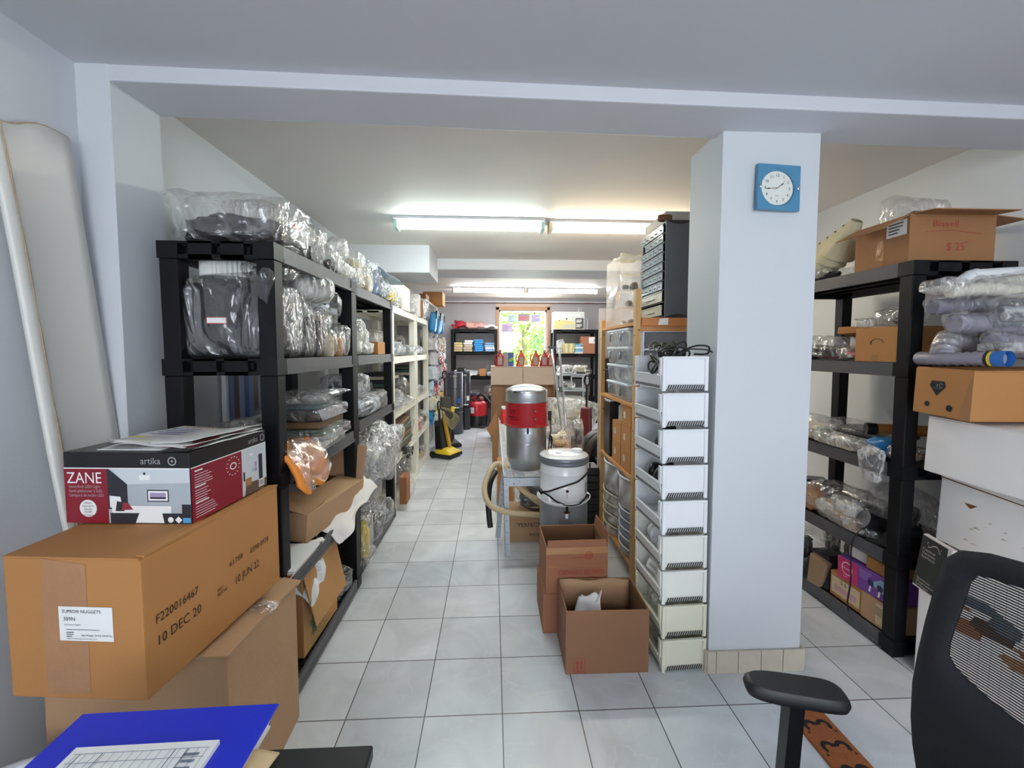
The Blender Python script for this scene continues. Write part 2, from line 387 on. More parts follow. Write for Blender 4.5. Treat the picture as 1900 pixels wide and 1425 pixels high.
m = MB(); m.box(WX0+.03, WX1-.03, .053, .058, WZ0+.03, WZ1-.03)
gm = bpy.data.materials.new('window_glass'); gm.use_nodes = True
nt = gm.node_tree; tr = nt.nodes.new('ShaderNodeBsdfTransparent'); gl = nt.nodes.new('ShaderNodeBsdfGlossy'); gl.inputs['Roughness'].default_value = .03
mi = nt.nodes.new('ShaderNodeMixShader'); mi.inputs[0].default_value = .06
nt.links.new(tr.outputs[0], mi.inputs[1]); nt.links.new(gl.outputs[0], mi.inputs[2]); nt.links.new(mi.outputs[0], nt.nodes['Material Output'].inputs['Surface'])
m.build('pane', gm, W)
# signs in the window (seen from behind: mirrored lettering)
t = thing('window_sign', 'grey OPEN sign with red letters hanging in the back window', 'sign', (.52, YB+.04, 2.02))
m = MB(); m.box(0, .23, 0, .008, 0, .15); m.build('panel', mat('sign_grey', S(150,130,140), .5), t)
m = MB(); F = FM((.215, -.001, .02), (-1,0,0), (0,0,1)); m.text('OPEN', .095, F, x=-.01, y=.01, off=-.001, sx=.9); m.build('lettering', mat('sign_red', S(240,60,70), .5), t)
for nm, x, z, wd, h, c, lab in (('window_sign', .78, 2.0, .2, .16, S(190,190,225), 'pale blue notice at the right of the OPEN sign'), ('window_sign', .18, 1.80, .22, .17, S(190,175,205), 'lilac notice at the left of the back window'), ('window_sign', .30, 2.0, .19, .15, S(180,225,205), 'pale green notice at the left of the OPEN sign')):
    t = thing(nm, lab, 'sign', (x, YB+.045, z)); m = MB(); m.box(0, wd, 0, .004, 0, h); m.build('panel', mat('notice_%d' % (x*100), c, .6), t)
    m = MB(); m.lines(FRONT(0, 0, 0), .02, h-.04, wd-.04, 4, .032, h=.35, seed=int(x*100)); m.build('lettering', mat('notice_ink', S(150,110,150), .6), t)
# skirting tiles on the column, column
m = MB(); m.box(.957, 1.378, 1.762, 2.05, 0, 2.36)
struct(m.build('wall_column', PAINT, bevel=.004, seg=2), 'square white painted column holding the clock')
SK = mat('skirting_tile', S(200,190,172), .55, var=.1, vs=30, bump=.15, bs=120)
SKG = mat('skirting_grout', S(170,165,158), .8)
B = bpy.data.objects.new('baseboard_column', None); C.objects.link(B); struct(B, 'beige stone tile skirting round the column foot')
m = MB(); m.box(.947, 1.388, 1.752, 2.06, 0, .097); m.build('grout', SKG, B)
m = MB()
xs = [.945, .985, 1.085, 1.19, 1.29, 1.390]
for a, b in zip(xs, xs[1:]): m.box(a+.001, b-.0015, 1.744, 1.755, 0, .1)
for a in (1.752, 1.855, 1.96): m.box(.938, .948, a, a+.099, 0, .1); m.box(1.387, 1.396, a, a+.099, 0, .1)
m.build('tile_row', SK, B, .0015)
# outside: lawn, pale wall, trees
m = MB(); m.box(-12, 14, YB+.2, 26, -.3, -.2); struct(m.build('ground_outside', mat('lawn', S(170,200,120), .9, var=.2, vs=3)), 'sunlit lawn behind the building')
m = MB(); m.box(-12, 14, 22, 22.3, -.3, 3.0); struct(m.build('wall_outside', mat('pale_fence', S(230,230,225), .8)), 'pale wall beyond the lawn')
LEAF = mat('sunlit_leaves', S(150,192,84), .6, var=.35, vs=9); LEAF2 = mat('dark_leaves', S(120,170,100), .6, var=.35, vs=9)
BARK = mat('bark', S(130,110,90), .9)
def tree(x, y, h, r, lab, seed, lm):
    rr = random.Random(seed); t = thing('tree', lab, 'tree', (x, y, -.2))
    m = MB(); m.tube([(0,0,0),(.05,0,h*.4),(0,.05,h*.7)], [.12,.09,.05], 8)
    for a in range(5): m.tube([(0,0,h*(.3+.08*a)), (math.cos(a*1.3)*r*.6, math.sin(a*1.3)*r*.6, h*(.5+.09*a))], [.05,.02], 6)
    m.build('trunk', BARK, t)
    m = MB()
    for i in range(1500):
        d = Vector((rr.gauss(0,1), rr.gauss(0,1), rr.gauss(0,1))).normalized()*rr.uniform(.45,1)**.5
        c = Vector((d.x*r, d.y*r, h*.62+d.z*h*.38)); s_ = rr.uniform(.05,.11)
        a = Vector((rr.gauss(0,1), rr.gauss(0,1), rr.gauss(0,1))).normalized(); b = a.orthogonal().normalized(); e = a.cross(b)
        m.add([c-b*s_, c+e*s_*.5, c+b*s_, c-e*s_*.5], [(0,1,2,3)], 0)
    m.build('foliage', lm, t)
tree(.9, 12.5, 3.2, 1.15, 'bright leafy tree filling the back window', 3, LEAF)
tree(2.3, 15.0, 2.6, 1.1, 'darker tree seen at the right of the back window', 5, LEAF2)
tree(-.2, 14.5, 1.6, .8, 'low shrub at the foot of the back window view', 9, LEAF)
# ================================================================ ceiling lights
def tube_light(x0, x1, y, z, col, strength, label, skew=0, hang=.055):
    t = thing('ceiling_light', label, 'ceiling light', ((x0+x1)/2, y, z), skew, 'fluorescent ceiling battens')
    L2 = (x1-x0)/2
    m = MB(); m.box(-L2, L2, -.085, .085, hang-.02, hang+.02); m.add([(-L2,-.07,hang),(L2,-.07,hang),(L2,-.03,hang-.03),(-L2,-.03,hang-.03)], [(0,1,2,3)]); m.build('housing', WHT, t, .003)
    for s_ in (-1, 1):
        m = MB(); m.box(min(s_*L2, s_*(L2-.03)), max(s_*L2, s_*(L2-.03)), -.06, .06, -.03, hang-.005); m.build('end_cap', mat('lamp_holder_'+('g' if col[0] < .9 else 'w'), S(190,225,215) if col[0] < .9 else S(240,225,190), .5), t, .003)
    em = bpy.data.materials.new('tube_glow'); em.use_nodes = True; n = em.node_tree.nodes; p = n['Principled BSDF']
    p.inputs['Base Color'].default_value = (1,1,1,1); p.inputs['Emission Color'].default_value = col; p.inputs['Emission Strength'].default_value = strength
    for s_ in (-.03, .03):
        m = MB(); m.cyl((-L2+.03, s_, 0), (L2-.03, s_, 0), .017, n=12); m.build('fluorescent_tube', em, t)
tube_light(-.775, .415, 3.46, 2.42, (.86,1.0,.94,1), 54, 'cool greenish lamp at the left of the nearer pair', .012)
tube_light(.455, 1.675, 3.50, 2.42, (1.0,.86,.62,1), 54, 'warm yellowish lamp at the right of the nearer pair', .012)
tube_light(-.67, .55, 7.15, 2.42, (.93,.95,1.0,1), 54, 'left lamp of the far pair, near the back window', .02)
tube_light(.575, 1.80, 7.20, 2.42, (1.0,.97,.98,1), 54, 'right lamp of the far pair, near the back window', .02)
tube_light(.4, 1.62, -.6, 2.335, (.95,.97,1.0,1), 13, 'lamp over the desk in the front of the shop', 0)
# ================================================================ shelving racks
def rack(label, x0, x1, y0, y1, tops, mt, rim, group, rotz=0, post=.065, name='shelving_rack'):
    """plastic rack: x is its depth, y its length; origin at floor centre"""
    cx, cy = (x0+x1)/2, (y0+y1)/2; hx, hy = (x1-x0)/2, (y1-y0)/2
    t = thing(name, label, 'shelving rack', (cx, cy, 0), rotz, group)
    T = .062
    zs = sorted(tops)
    for sx in (-1, 1):
        for sy in (-1, 1):
            m = MB(); lo = 0
            X0 = sx*hx-(post if sx > 0 else 0); Y0 = sy*hy-(post if sy > 0 else 0)
            for z in zs[1:] if zs[0] < .15 else zs:
                m.frus((X0+.0015, X0+post-.0015, Y0+.0015, Y0+post-.0015), (X0, X0+post, Y0, Y0+post), lo, z-T)
                lo = z-T+.001
            m.build('post', mt, t, .004)
    for z in zs:
        m = MB()
        # corner blocks
        for sx in (-1, 1):
            for sy in (-1, 1):
                m.box(sx*hx-(post+.006 if sx > 0 else -.0)+(0 if sx > 0 else -.003), sx*hx+(.003 if sx > 0 else post+.006), sy*hy-(post+.006 if sy > 0 else .003), sy*hy+(.003 if sy > 0 else post+.006), z-T, z)
        e = post+.006
        for s in (-1, 1):   # long rims with lower lip
            m.box(s*hx-(.012 if s > 0 else 0), s*hx+(0 if s > 0 else .012), -hy+e, hy-e, z-T+.012, z, 1)
            m.box(s*hx-(.02 if s > 0 else .004), s*hx+(.004 if s > 0 else .02), -hy+e, hy-e, z-T, z-T+.014, 1)
        for s in (-1, 1):   # short rims with recessed pockets
            a, b = (s*hy-(.02 if s > 0 else 0), s*hy+(0 if s > 0 else .02))
            m.box(-hx+e, hx-e, a, b, z-T, z-T+.014); m.box(-hx+e, hx-e, a, b, z-.008, z)
            n = 2; L = 2*hx-2*e; u = L/7
            for i in range(2): m.box(-hx+e+u*(.9+3*i), -hx+e+u*(3.1+3*i), a, b, z-T, z)
            m.box(-hx+e, hx-e, (a+b)/2+(-.03*s)-.004, (a+b)/2+(-.03*s)+.004, z-T, z-.004)
        # slotted deck
        k = int((2*hy-.04)/.05); st = (2*hy-.04)/k
        for i in range(k): m.box(-hx+.012, hx-.012, -hy+.02+i*st, -hy+.02+i*st+st*.88, z-.014, z-.003)
        for x in (-hx*.5, 0, hx*.5): m.box(x-.008, x+.008, -hy+.02, hy-.02, z-.04, z-.0035)
        m.build('shelf', [mt, rim], t)
    return t
LV = (1.83, 1.40, .965, .53, .075)
G1 = 'plastic shelving racks along the left wall'
rack('black plastic five-tier rack behind the stacked cartons at left', -1.215, -.805, 1.612, 2.53, LV, BLK, BLKT, G1)
rack('black plastic rack between the nearest black rack and the white racks', -1.27, -.84, 2.60, 3.60, (1.83,1.40,.985,.53,.07), BLK, BLKT, G1)
LW = (1.82, 1.375, .885, .475, .05)
rack('off-white plastic rack next to the black racks', -1.33, -.865, 3.70, 4.80, LW, BEIGE, BEIGE, G1)
rack('off-white plastic rack furthest from the camera, before the hanging packets', -1.34, -.865, 4.84, 5.72, LW, BEIGE, BEIGE, G1)
rack('black plastic five-tier rack behind the white column at right', 1.855, 2.335, 1.80, 2.72, (1.83,1.375,.905,.485,.08), BLK, BLKT, 'plastic shelving rack by the right wall')

# ================================================================ content generators
RUB = mat('black_rubber', S(26,26,28), .45, var=.3, vs=14, bump=.3, bs=25)
CREAM = mat('cream_cloth', S(214,200,168), .8, var=.1, vs=8, bump=.3, bs=30)
GRN = mat('dull_green', S(80,104,84), .5, var=.3, vs=8); LGR = mat('light_grey_plastic', S(176,180,184), .4, var=.1, vs=8)
WHC = mat('white_cloth', S(236,236,232), .8, var=.05, vs=9, bump=.4, bs=24)
AMB = mat('amber_plastic', S(190,128,50), .3, var=.2); BLUE = mat('blue_plastic', S(40,110,190), .4, var=.15)
NAVY = mat('navy', S(36,48,84), .5, var=.2); REDM = mat('red_plastic', S(200,40,44), .4, var=.1); YEL = mat('yellow_plastic', S(232,200,40), .4, var=.08)
BRN = mat('brown_matter', S(110,78,52), .7, var=.3, vs=12); TAN = mat('tan', S(196,164,124), .7, var=.15)
ORG = mat('orange_cloth', S(248,150,60), .7, var=.15, vs=10, bump=.5, bs=20); PURP = mat('mauve_plastic', S(150,144,170), .45, var=.15)
TEAL = mat('teal', S(52,110,110), .5)
PAL = dict(k=RUB, b=BLACKP, c=CREAM, g=GRN, l=LGR, w=WHC, a=AMB, u=BLUE, n=NAVY, r=REDM, y=YEL, o=ORG, t=TAN, p=PURP, d=DGREY, s=STEEL, m=BRN, e=TEAL)
def contents(kind, col, sx, sy, sz, seed, par):
    """what lies inside a bag, centred on local x,y, standing on z=0"""
    r = random.Random(seed); ms = [PAL[c] for c in col]; n = len(ms); m = MB()
    if kind == 'coil':
        for i in range(9):
            R_ = min(sx, sy)*r.uniform(.55,.88); z = sz*(.12+.075*i); ph = r.uniform(0,6)
            pts = [(sx*.82*math.cos(a+ph)*r.uniform(.9,1), sy*.82*math.sin(a+ph)*r.uniform(.9,1), z+.012*math.sin(3*a)) for a in [2*PI*k/18 for k in range(18)]]
            m.tube(pts+[pts[0]], min(.012, sz*.07), 6, r.randrange(n), caps=False)
    elif kind == 'mass':
        crumple(seed, sx*.9, sy*.9, sz*.62, 3, .14, 2.4, .55, 1, mb=m)
        for i in range(7):
            z = sz*(.30+.05*i); f = r.uniform(.5,.85)
            m.tube([(sx*f*math.cos(a)*r.uniform(.95,1), sy*f*math.sin(a), z+.014*math.sin(2*a+i)) for a in [2*PI*k/18 for k in range(19)]], .011, 6, 1 % n, caps=False)
    elif kind == 'tubes':
        q = 8
        for i in range(q):
            rr = min(sx, sz)*r.uniform(.13,.2); x = r.uniform(-.65,.65)*sx; z = rr+r.uniform(0,.75)*(sz-2*rr); dx = r.uniform(-.1,.1)*sx
            m.cyl((x-dx, -sy*r.uniform(.7,.92), z), (x+dx, sy*r.uniform(.7,.92), z), rr, n=12, m=i % n)
            m.cyl((x-dx*1.05, -sy*.95, z), (x-dx, -sy*.85, z), rr*.8, n=12, m=(i+1) % n)
    elif kind == 'slabs':
        k = max(3, int(sz/.028)); z = .004
        for i in range(k):
            h = sz*.88/k; a = r.uniform(-.08,.08); M_ = Matrix.Rotation(a, 4, 'Z')
            m.box(-sx*r.uniform(.74,.86), sx*r.uniform(.74,.86), -sy*r.uniform(.74,.86), sy*r.uniform(.74,.86), z, z+h*.85, r.randrange(n), M_); z += h
    elif kind == 'upright':
        k = 3
        for i in range(k):
            y0 = -sy*.85+i*(1.7*sy/k); crumple(seed+i, sx*.82, sy*.8/k, sz*r.uniform(.82,.92), 2, .07, 2, .35, 0, mb=m, off=(0, y0+sy*.85/k, 0), m=i % n)
    elif kind == 'filter':
        R_ = min(sx, sy)*.85; k = 40
        prof = []
        vs = []; 
        for z in (.01, sz*.9):
            for i in range(2*k):
                rr = R_*(1 if i % 2 else .93); vs.append((rr*math.cos(PI*i/k), rr*math.sin(PI*i/k), z))
        m.add(vs, [(i, (i+1)%(2*k), 2*k+(i+1)%(2*k), 2*k+i) for i in range(2*k)], 0)
        m.cyl((0,0,sz*.9), (0,0,sz*.96), R_*1.02, n=32, m=n-1); m.cyl((0,0,0), (0,0,.012), R_*1.02, n=32, m=n-1)
    elif kind == 'jar':
        R_ = min(sx, sy)*.86
        m.lathe([(R_*.9,0),(R_,.02),(R_,sz*.75),(R_*.6,sz*.88),(R_*.6,sz*.96)], n=20)
    elif kind == 'cone':
        m.lathe([(sz*.46,0),(sz*.44,.01),(sz*.12,sy*1.7)], n=20, M=Matrix.Translation((0,-sy*.85,sz*.48)) @ Matrix.Rotation(-PI/2, 4, 'X'))
    else:   # lumps of differing shape
        for i in range(7):
            a = r.uniform(.28,.5); x = r.uniform(-.5,.5)*sx; y = r.uniform(-.5,.5)*sy; z = r.uniform(0,.5)*sz
            crumple(seed*7+i, sx*a, sy*a, sz*min(.5, a), 2, .14, 2.2, .6, 0, mb=m, off=(x,y,z), m=i % n, flat=False)
            if i % 2: m.cyl((x, y-sy*.3, z+sz*.1), (x+sx*.2, y+sy*.35, z+sz*.22), min(sx,sz)*.13, n=10, m=(i+1) % n)
    return m.build('contents', ms, par)
SEED = [100]
def bag(label, x, y, z, sx, sy, sz, kind='lumps', col='k', fm=None, sub=3, rot=0, group=None, sq=.65, ears=3, amp=.13, cat='plastic bag', name='plastic_bag', k=.86, tilt=None):
    SEED[0] += 1; sd = SEED[0]
    t = thing(name, label, cat, (x, y, z+.001), rot, group, rot=tilt)
    if kind: contents(kind, col, sx*k, sy*k, sz*k, sd, t)
    m = crumple(sd, sx, sy, sz, sub, amp, 2.3, sq, ears)
    m.build('wrap', fm or FILM, t)
    return t
def carton(label, x, y, z, w, d, h, mt=None, rot=0, name='carton', cat='carton', group=None, tape=True, seam='y', tilt=None, prints=None):
    """closed carton, base centre at x,y,z"""
    mt = mt or CARD
    t = thing(name, label, cat, (x, y, z+.0005), rot, group, rot=tilt)
    m = MB(); m.box(-w/2, w/2, -d/2, d/2, 0, h); m.build('body', mt, t, .003, 2)
    m = MB()
    if seam == 'y':
        m.box(-w/2+.002, -.001, -d/2+.002, d/2-.002, h, h+.003); m.box(.001, w/2-.002, -d/2+.002, d/2-.002, h, h+.003)
    else:
        m.box(-w/2+.002, w/2-.002, -d/2+.002, -.001, h, h+.003); m.box(-w/2+.002, w/2-.002, .001, d/2-.002, h, h+.003)
    m.build('flap', mt, t)
    if tape:
        m = MB()
        if seam == 'y': m.box(-.025, .025, -d/2-.001, d/2+.001, h+.0031, h+.0036); m.box(-.025, .025, -d/2-.001, -d/2-.0004, h*.72, h+.0036)
        else: m.box(-w/2-.001, w/2+.001, -.025, .025, h+.0031, h+.0036); m.box(w/2+.0004, w/2+.001, -.025, .025, h*.72, h+.0036)
        m.build('tape', TAPE, t)
    if prints:
        m = MB(); ms = prints(m, w, d, h); m.build('printing', ms, t)
    return t
def open_carton(label, x, y, z, w, d, h, flaps, mt=None, rot=0, name='open_carton', cat='carton', th=.005, tilt=None, group=None, prints=None):
    """flaps: dict side -> (angle from vertical-up outwards in degrees, length)"""
    mt = mt or CARD
    t = thing(name, label, cat, (x, y, z+.0005), rot, group, rot=tilt)
    m = MB(); W, D = w/2, d/2
    m.box(-W, W, -D, D, 0, th, 0); m.box(-W, W, -D, -D+th, th, h, 0); m.box(-W, W, D-th, D, th, h, 0); m.box(-W, -W+th, -D+th, D-th, th, h, 0); m.box(W-th, W, -D+th, D-th, th, h, 0)
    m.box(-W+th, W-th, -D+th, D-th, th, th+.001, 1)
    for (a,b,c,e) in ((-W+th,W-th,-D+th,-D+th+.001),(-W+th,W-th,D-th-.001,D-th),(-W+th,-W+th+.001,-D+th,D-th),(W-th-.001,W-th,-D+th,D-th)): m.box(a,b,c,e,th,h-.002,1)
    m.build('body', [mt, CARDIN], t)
    for s, (ang, ln) in flaps.items():
        a = math.radians(ang); m = MB()
        if s in 'fb':
            sg = -1 if s == 'f' else 1; o = Vector((0, sg*D, h)); u = Vector((0, sg*math.sin(a), math.cos(a))); L_ = w-.01; wv = Vector((1,0,0))
        else:
            sg = -1 if s == 'l' else 1; o = Vector((sg*W, 0, h)); u = Vector((sg*math.sin(a), 0, math.cos(a))); L_ = d-.01; wv = Vector((0,1,0))
        nrm = u.cross(wv).normalized()*th*.8
        c = [o-wv*L_/2, o+wv*L_/2, o-wv*L_/2*.97+u*ln, o+wv*L_/2*.97+u*ln]
        m.hexa([c[0],c[1],c[2],c[3],c[0]+nrm,c[1]+nrm,c[2]+nrm,c[3]+nrm])
        m.build('flap', mt, t)
    if prints:
        m = MB(); ms = prints(m, w, d, h); m.build('printing', ms, t)
    return t
def sheet(fn, nu, nv, th=.002, m=0, mb=None, smooth=True):
    mb = mb or MB(); P = [[Vector(fn(i/nu, j/nv)) for i in range(nu+1)] for j in range(nv+1)]
    def nrm(i, j):
        a = P[j][min(i+1,nu)]-P[j][max(i-1,0)]; b = P[min(j+1,nv)][i]-P[max(j-1,0)][i]; c = a.cross(b)
        return c.normalized() if c.length > 1e-9 else Vector((0,0,1))
    top = [P[j][i]+nrm(i,j)*th/2 for j in range(nv+1) for i in range(nu+1)]; bot = [P[j][i]-nrm(i,j)*th/2 for j in range(nv+1) for i in range(nu+1)]
    k = len(top); w_ = nu+1; fs = []
    for j in range(nv):
        for i in range(nu):
            a = j*w_+i; fs.append((a, a+1, a+w_+1, a+w_)); fs.append((k+a, k+a+w_, k+a+w_+1, k+a+1))
    for i in range(nu): fs.append((i, k+i, k+i+1, i+1)); a = nv*w_+i; fs.append((a, a+1, k+a+1, k+a))
    for j in range(nv): a = j*w_; fs.append((a, a+w_, k+a+w_, k+a)); a = j*w_+nu; fs.append((a, k+a, k+a+w_, a+w_))
    return mb.add(top+bot, fs, m, smooth)
def crumpled_sheet(label, pts, name, cat, mt, amp=.02, seed=1, freq=9, n=22, group=None, th=.0015, spots=None):
    """pts: four world corners p00,p10,p11,p01; bumpy sheet with thickness"""
    P = [Vector(p) for p in pts]; o = sum(P, Vector())/4; o.z = min(p.z for p in P)
    t = thing(name, label, cat, o, 0, group); Q = [p-o for p in P]; s = Vector((seed*3.1, seed*1.7, 0))
    def fn(u, v):
        p = Q[0].lerp(Q[1], u).lerp(Q[3].lerp(Q[2], u), v)
        d = Vector(p)*freq+s
        return p+Vector((noise.noise(d), noise.noise(d+Vector((9,0,0))), noise.noise(d+Vector((0,9,0)))*1.1+abs(noise.noise(d*2.1))*.8))*amp
    sheet(fn, n, n, th).build('sheet', mt, t)
    return t
def jug(label, x, y, z, h, col, group=None, rot=0, lab=None):
    t = thing('cleaner_jug', label, 'bottle', (x, y, z+.001), rot, group); k = h/.25
    m = MB()
    # body with neck, wide in x, with an open handle at -x
    prof = [(.0,.062,.03),(.01,.066,.033),(.13,.066,.033),(.165,.055,.03),(.195,.03,.024),(.215,.016,.016),(.228,.014,.014)]
    vs = []; n = 20
    for zz, ax, ay in prof:
        off = .018*(zz/.228)
        for i in range(n):
            a = 2*PI*i/n; cx = math.cos(a); sy_ = math.sin(a)
            X = math.copysign(abs(cx)**.7, cx)*ax+off
            if cx < -.3 and .05 < zz < .2: X = X*.62
            vs.append((X*k, math.copysign(abs(sy_)**.7, sy_)*ay*k, zz*k))
    m.add(vs, [(j*n+i, j*n+(i+1)%n, (j+1)*n+(i+1)%n, (j+1)*n+i) for j in range(len(prof)-1) for i in range(n)], 0, True)
    m.add(vs[:n], [tuple(reversed(range(n)))]); m.add(vs[-n:], [tuple(range(n))])
    m.build('body', col, t)
    m = MB(); m.tube(smooth_path([(-.03*k,0,.18*k),(-.06*k,0,.165*k),(-.064*k,0,.11*k),(-.05*k,0,.065*k)], 5), .009*k, 8); m.build('handle', col, t)
    m = MB(); m.cyl((.018*k,0,.226*k), (.018*k,0,.25*k), .017*k, n=14); m.build('cap', mat('orange_cap', S(214,96,50), .4) if lab else REDM, t)
    m = MB(); m.rect(FRONT(0, -.0335*k, 0), -.02*k, .02*k, .05*k, .14*k); m.build('label', mat('jug_label', S(176,160,150), .5), t)
    return t
# ================================================================ LEFT FOREGROUND
# long board leaning in the corner
t = thing('foam_board', 'long rust-edged white foam board leaning in the left front corner', 'board', (-1.25, 1.42, 0), 0)
m = MB(); rr = random.Random(4); N_ = 14
L0 = []; 
def brd(s, k):   # s 0..1 across, k 0..1 up
    z = 2.075*k+(.05*s-.012*math.sin(s*7))*k**8; lean = -.125*k; shift = .055-.13*k
    return Vector((lean-.012*math.sin(s*PI), -.10+.225*s+shift+.012*math.sin(k*9)*(.3), z))
sheet(lambda u, v: brd(u, v), 8, 24, .016, mb=m); m.build('board', mat('aged_white_board', S(232,230,222), .45, var=.04, vs=3), t)
m = MB(); m.tube([brd(s/8, 1)+Vector((.004,0,.002)) for s in range(9)], .003, 6)
m.tube([brd(.14, k/24)+Vector((.0105,0,0)) for k in range(25)], [.0022 if i % 3 else .001 for i in range(25)], 5)
m.build('rusty_edge', mat('rust_edge', S(186,160,128), .8, var=.4, vs=30), t)
# bottom battered carton
t = thing('large_carton', 'battered brown carton on the floor under the orange-brown one', 'carton', (-.985, 1.375, 0), math.radians(2))
m = MB()
def cA(x, y, z): return (x, y, z)
W_, D_ = .235, .225
vs = []
top = [(-W_,-D_,.60),(W_,-D_,.585),(-W_,D_,.60),(W_,D_,.535)]
m.hexa([(-W_-.01,-D_,0),(W_,-D_,0),(-W_,D_,0),(W_,D_,0)]+top); m.build('body', CARD3, t, .006, 2)
m = MB()
m.hexa([(.02,-D_-.01,.592),(W_+.012,-D_-.012,.587),(.02,.03,.60),(W_+.016,.0,.575),(.02,-D_-.01,.598),(W_+.012,-D_-.012,.593),(.02,.03,.606),(W_+.016,0,.581)]); m.build('flap', CARD3, t)
m = MB()
m.hexa([(-.02,.03,.60),(W_+.01,.035,.562),(-.02,D_+.01,.60),(W_+.012,D_+.012,.535),(-.02,.03,.606),(W_+.01,.035,.568),(-.02,D_+.01,.607),(W_+.012,D_+.012,.543)]); m.build('flap', CARD3, t)
m = MB(); sheet(lambda u, v: (W_-.05+.075*u, -.03+.07*v+.006*math.sin(9*u), .589-.05*max(0,u-.6)+.004*math.sin(14*v+6*u)), 10, 8, .001, mb=m); m.build('tape', FILM, t)
# orange-brown long carton
t = thing('large_carton', 'orange-brown carton with date stamps and a white label, under the lamp box', 'carton', (-.96, 1.265, .605), math.radians(-5.0))
m = MB(); w2, d2, h2 = .168, .265, .342
m.box(-w2, w2, -d2, d2, 0, h2); m.build('body', CARD2, t, .004, 2)
m = MB(); m.hexa([(-w2,-d2,h2),(w2-.004,-d2,h2),(-w2,-.02,h2+.004),(w2-.03,.02,h2+.012),(-w2,-d2,h2+.004),(w2-.004,-d2,h2+.004),(-w2,-.02,h2+.008),(w2-.03,.02,h2+.016)]); m.build('flap', CARD2, t)
m = MB(); m.hexa([(w2-.02,-d2+.01,h2),(w2-.001,-d2+.01,h2),(w2-.03,d2-.005,h2),(w2+.001,d2-.002,h2),(w2-.02,-d2+.01,h2+.008),(w2+.001,-d2+.01,h2+.007),(w2-.03,d2-.005,h2+.006),(w2+.003,d2,h2+.008)]); m.build('rim', CARD2, t)
m = MB(); F = FRONT(0, -d2, 0)
m.poly(F, [(-.075,.01),(.03,.015),(.035,.33),(-.07,.342),(-.08,.2)], off=.0006); m.build('tape', TAPE, t)
m = MB(); m.rect(F, -.037, .145, .095, .228, 0, .0012); m.build('shipping_label', PAPER, t, 0)
m = MB(); m.text('SUPRO\u00ae NUGGETS', .011, F, -.028, .213, off=.0018); m.text('309N', .013, F, -.026, .194, off=.0018); m.text('Soy Protein Nuggets', .0048, F, -.024, .183, off=.0018)
m.lines(F, -.02, .172, .09, 1, .006, off=.0018, h=.2); m.lines(F, -.02, .165, .02, 3, .005, off=.0018, h=.35); m.text('Net Weight: 20 KG (44.09 lb)', .0062, F, .016, .157, off=.0018); m.text('Made in U.S.A. Imported from the U.S.A.', .0045, F, -.02, .149, off=.0018)
F = RIGHT(w2, 0, 0)
m.text('F220016467', .032, F, -.235, .168, sx=.83); m.text('61788', .024, F, .015, .178); m.text('0398 0938', .026, F, .11, .173, sx=.85)
m.text('10 DEC 20', .036, F, -.235, .112, sx=.86); m.text('BEST', .012, F, -.035, .13); m.text('BEFORE', .012, F, -.035, .116); m.text('10 JUN 22', .034, F, .035, .112, sx=.8)
m.build('printing', INK, t)
# lamp box ZANE
t = thing('lamp_box', 'black and red lamp box reading ZANE on top of the orange-brown carton', 'box', (-.985, 1.345, .958), math.radians(-4))
w3, d3, h3 = .176, .168, .198
BX = mat('box_black_print', S(26,24,26), .3, var=.1); BR = mat('box_red_print', S(140,24,42), .32, var=.05)
m = MB(); m.box(-w3, w3, -d3, d3, 0, h3); m.build('body', BX, t, .0025, 2)
m = MB(); F = FRONT(0, -d3, 0); R_ = RIGHT(w3, 0, 0); T_ = TOP(0, 0, h3)
PM = [BR, mat('photo_wall', S(176,184,190), .4), mat('photo_dark', S(44,46,54), .4), PAPER, mat('photo_floor', S(96,78,66), .4), mat('photo_ceiling', S(206,212,216), .4), mat('photo_red', S(150,50,64), .4), mat('silver_print', S(170,170,172), .4), mat('photo_wood', S(176,128,72), .4), mat('photo_blue', S(88,160,208), .4), mat('photo_lilac', S(170,150,190), .4)]
hb = .152
m.rect(F, -w3+.001, .001, -.055, hb, 0); m.rect(F, -.055, .001, w3-.001, hb, 1)
m.rect(F, -w3+.001, hb, w3-.001, hb+.003, 3, .001); m.rect(R_, -d3+.001, hb, d3-.001, hb+.003, 3, .001)
m.poly(F, [(-.055,.04),(-.055,hb),(-.05,hb),(.0,.11),(.0,.045)], 2, .001); m.poly(F, [(-.045,hb),(w3-.001,hb),(w3-.001,.115),(.0,.11)], 5, .001)
m.rect(F, -.045, .03, .12, .05, 3, .0014); m.poly(F, [(-.05,.045),(-.015,.045),(-.02,.075),(-.05,.078)], 3, .0016); m.poly(F, [(-.035,.035),(-.01,.035),(-.012,.06),(-.03,.063)], 2, .0018); m.poly(F, [(-.018,.038),(.015,.04),(.0,.058),(-.012,.06)], 6, .002)
m.rect(F, -.05, .001, w3-.001, .03, 2, .0016); m.rect(F, .15, .03, w3-.001, .055, 2, .0014)
m.poly(F, [(.02,.003),(.10,.003),(.095,.03),(.05,.045),(.03,.028)], 3, .0018)
m.rect(F, .055, .062, .115, .095, 2, .0014); m.rect(F, .058, .065, .112, .092, 3, .0016); m.rect(F, .063, .07, .107, .087, 10, .0018); m.rect(F, .063, .07, .107, .075, 2, .002)
m.rect(F, .035, .122, .065, .136, 3, .0014); m.rect(F, .047, .136, .053, .143, 2, .0014)
m.disc(F, .118, .012, .008, 3, .002); m.poly(F, [(.13,.012),(.14,.022),(.15,.012),(.14,.002)], 3, .002); m.rect(F, .152, .004, w3-.002, .018, 9, .002)
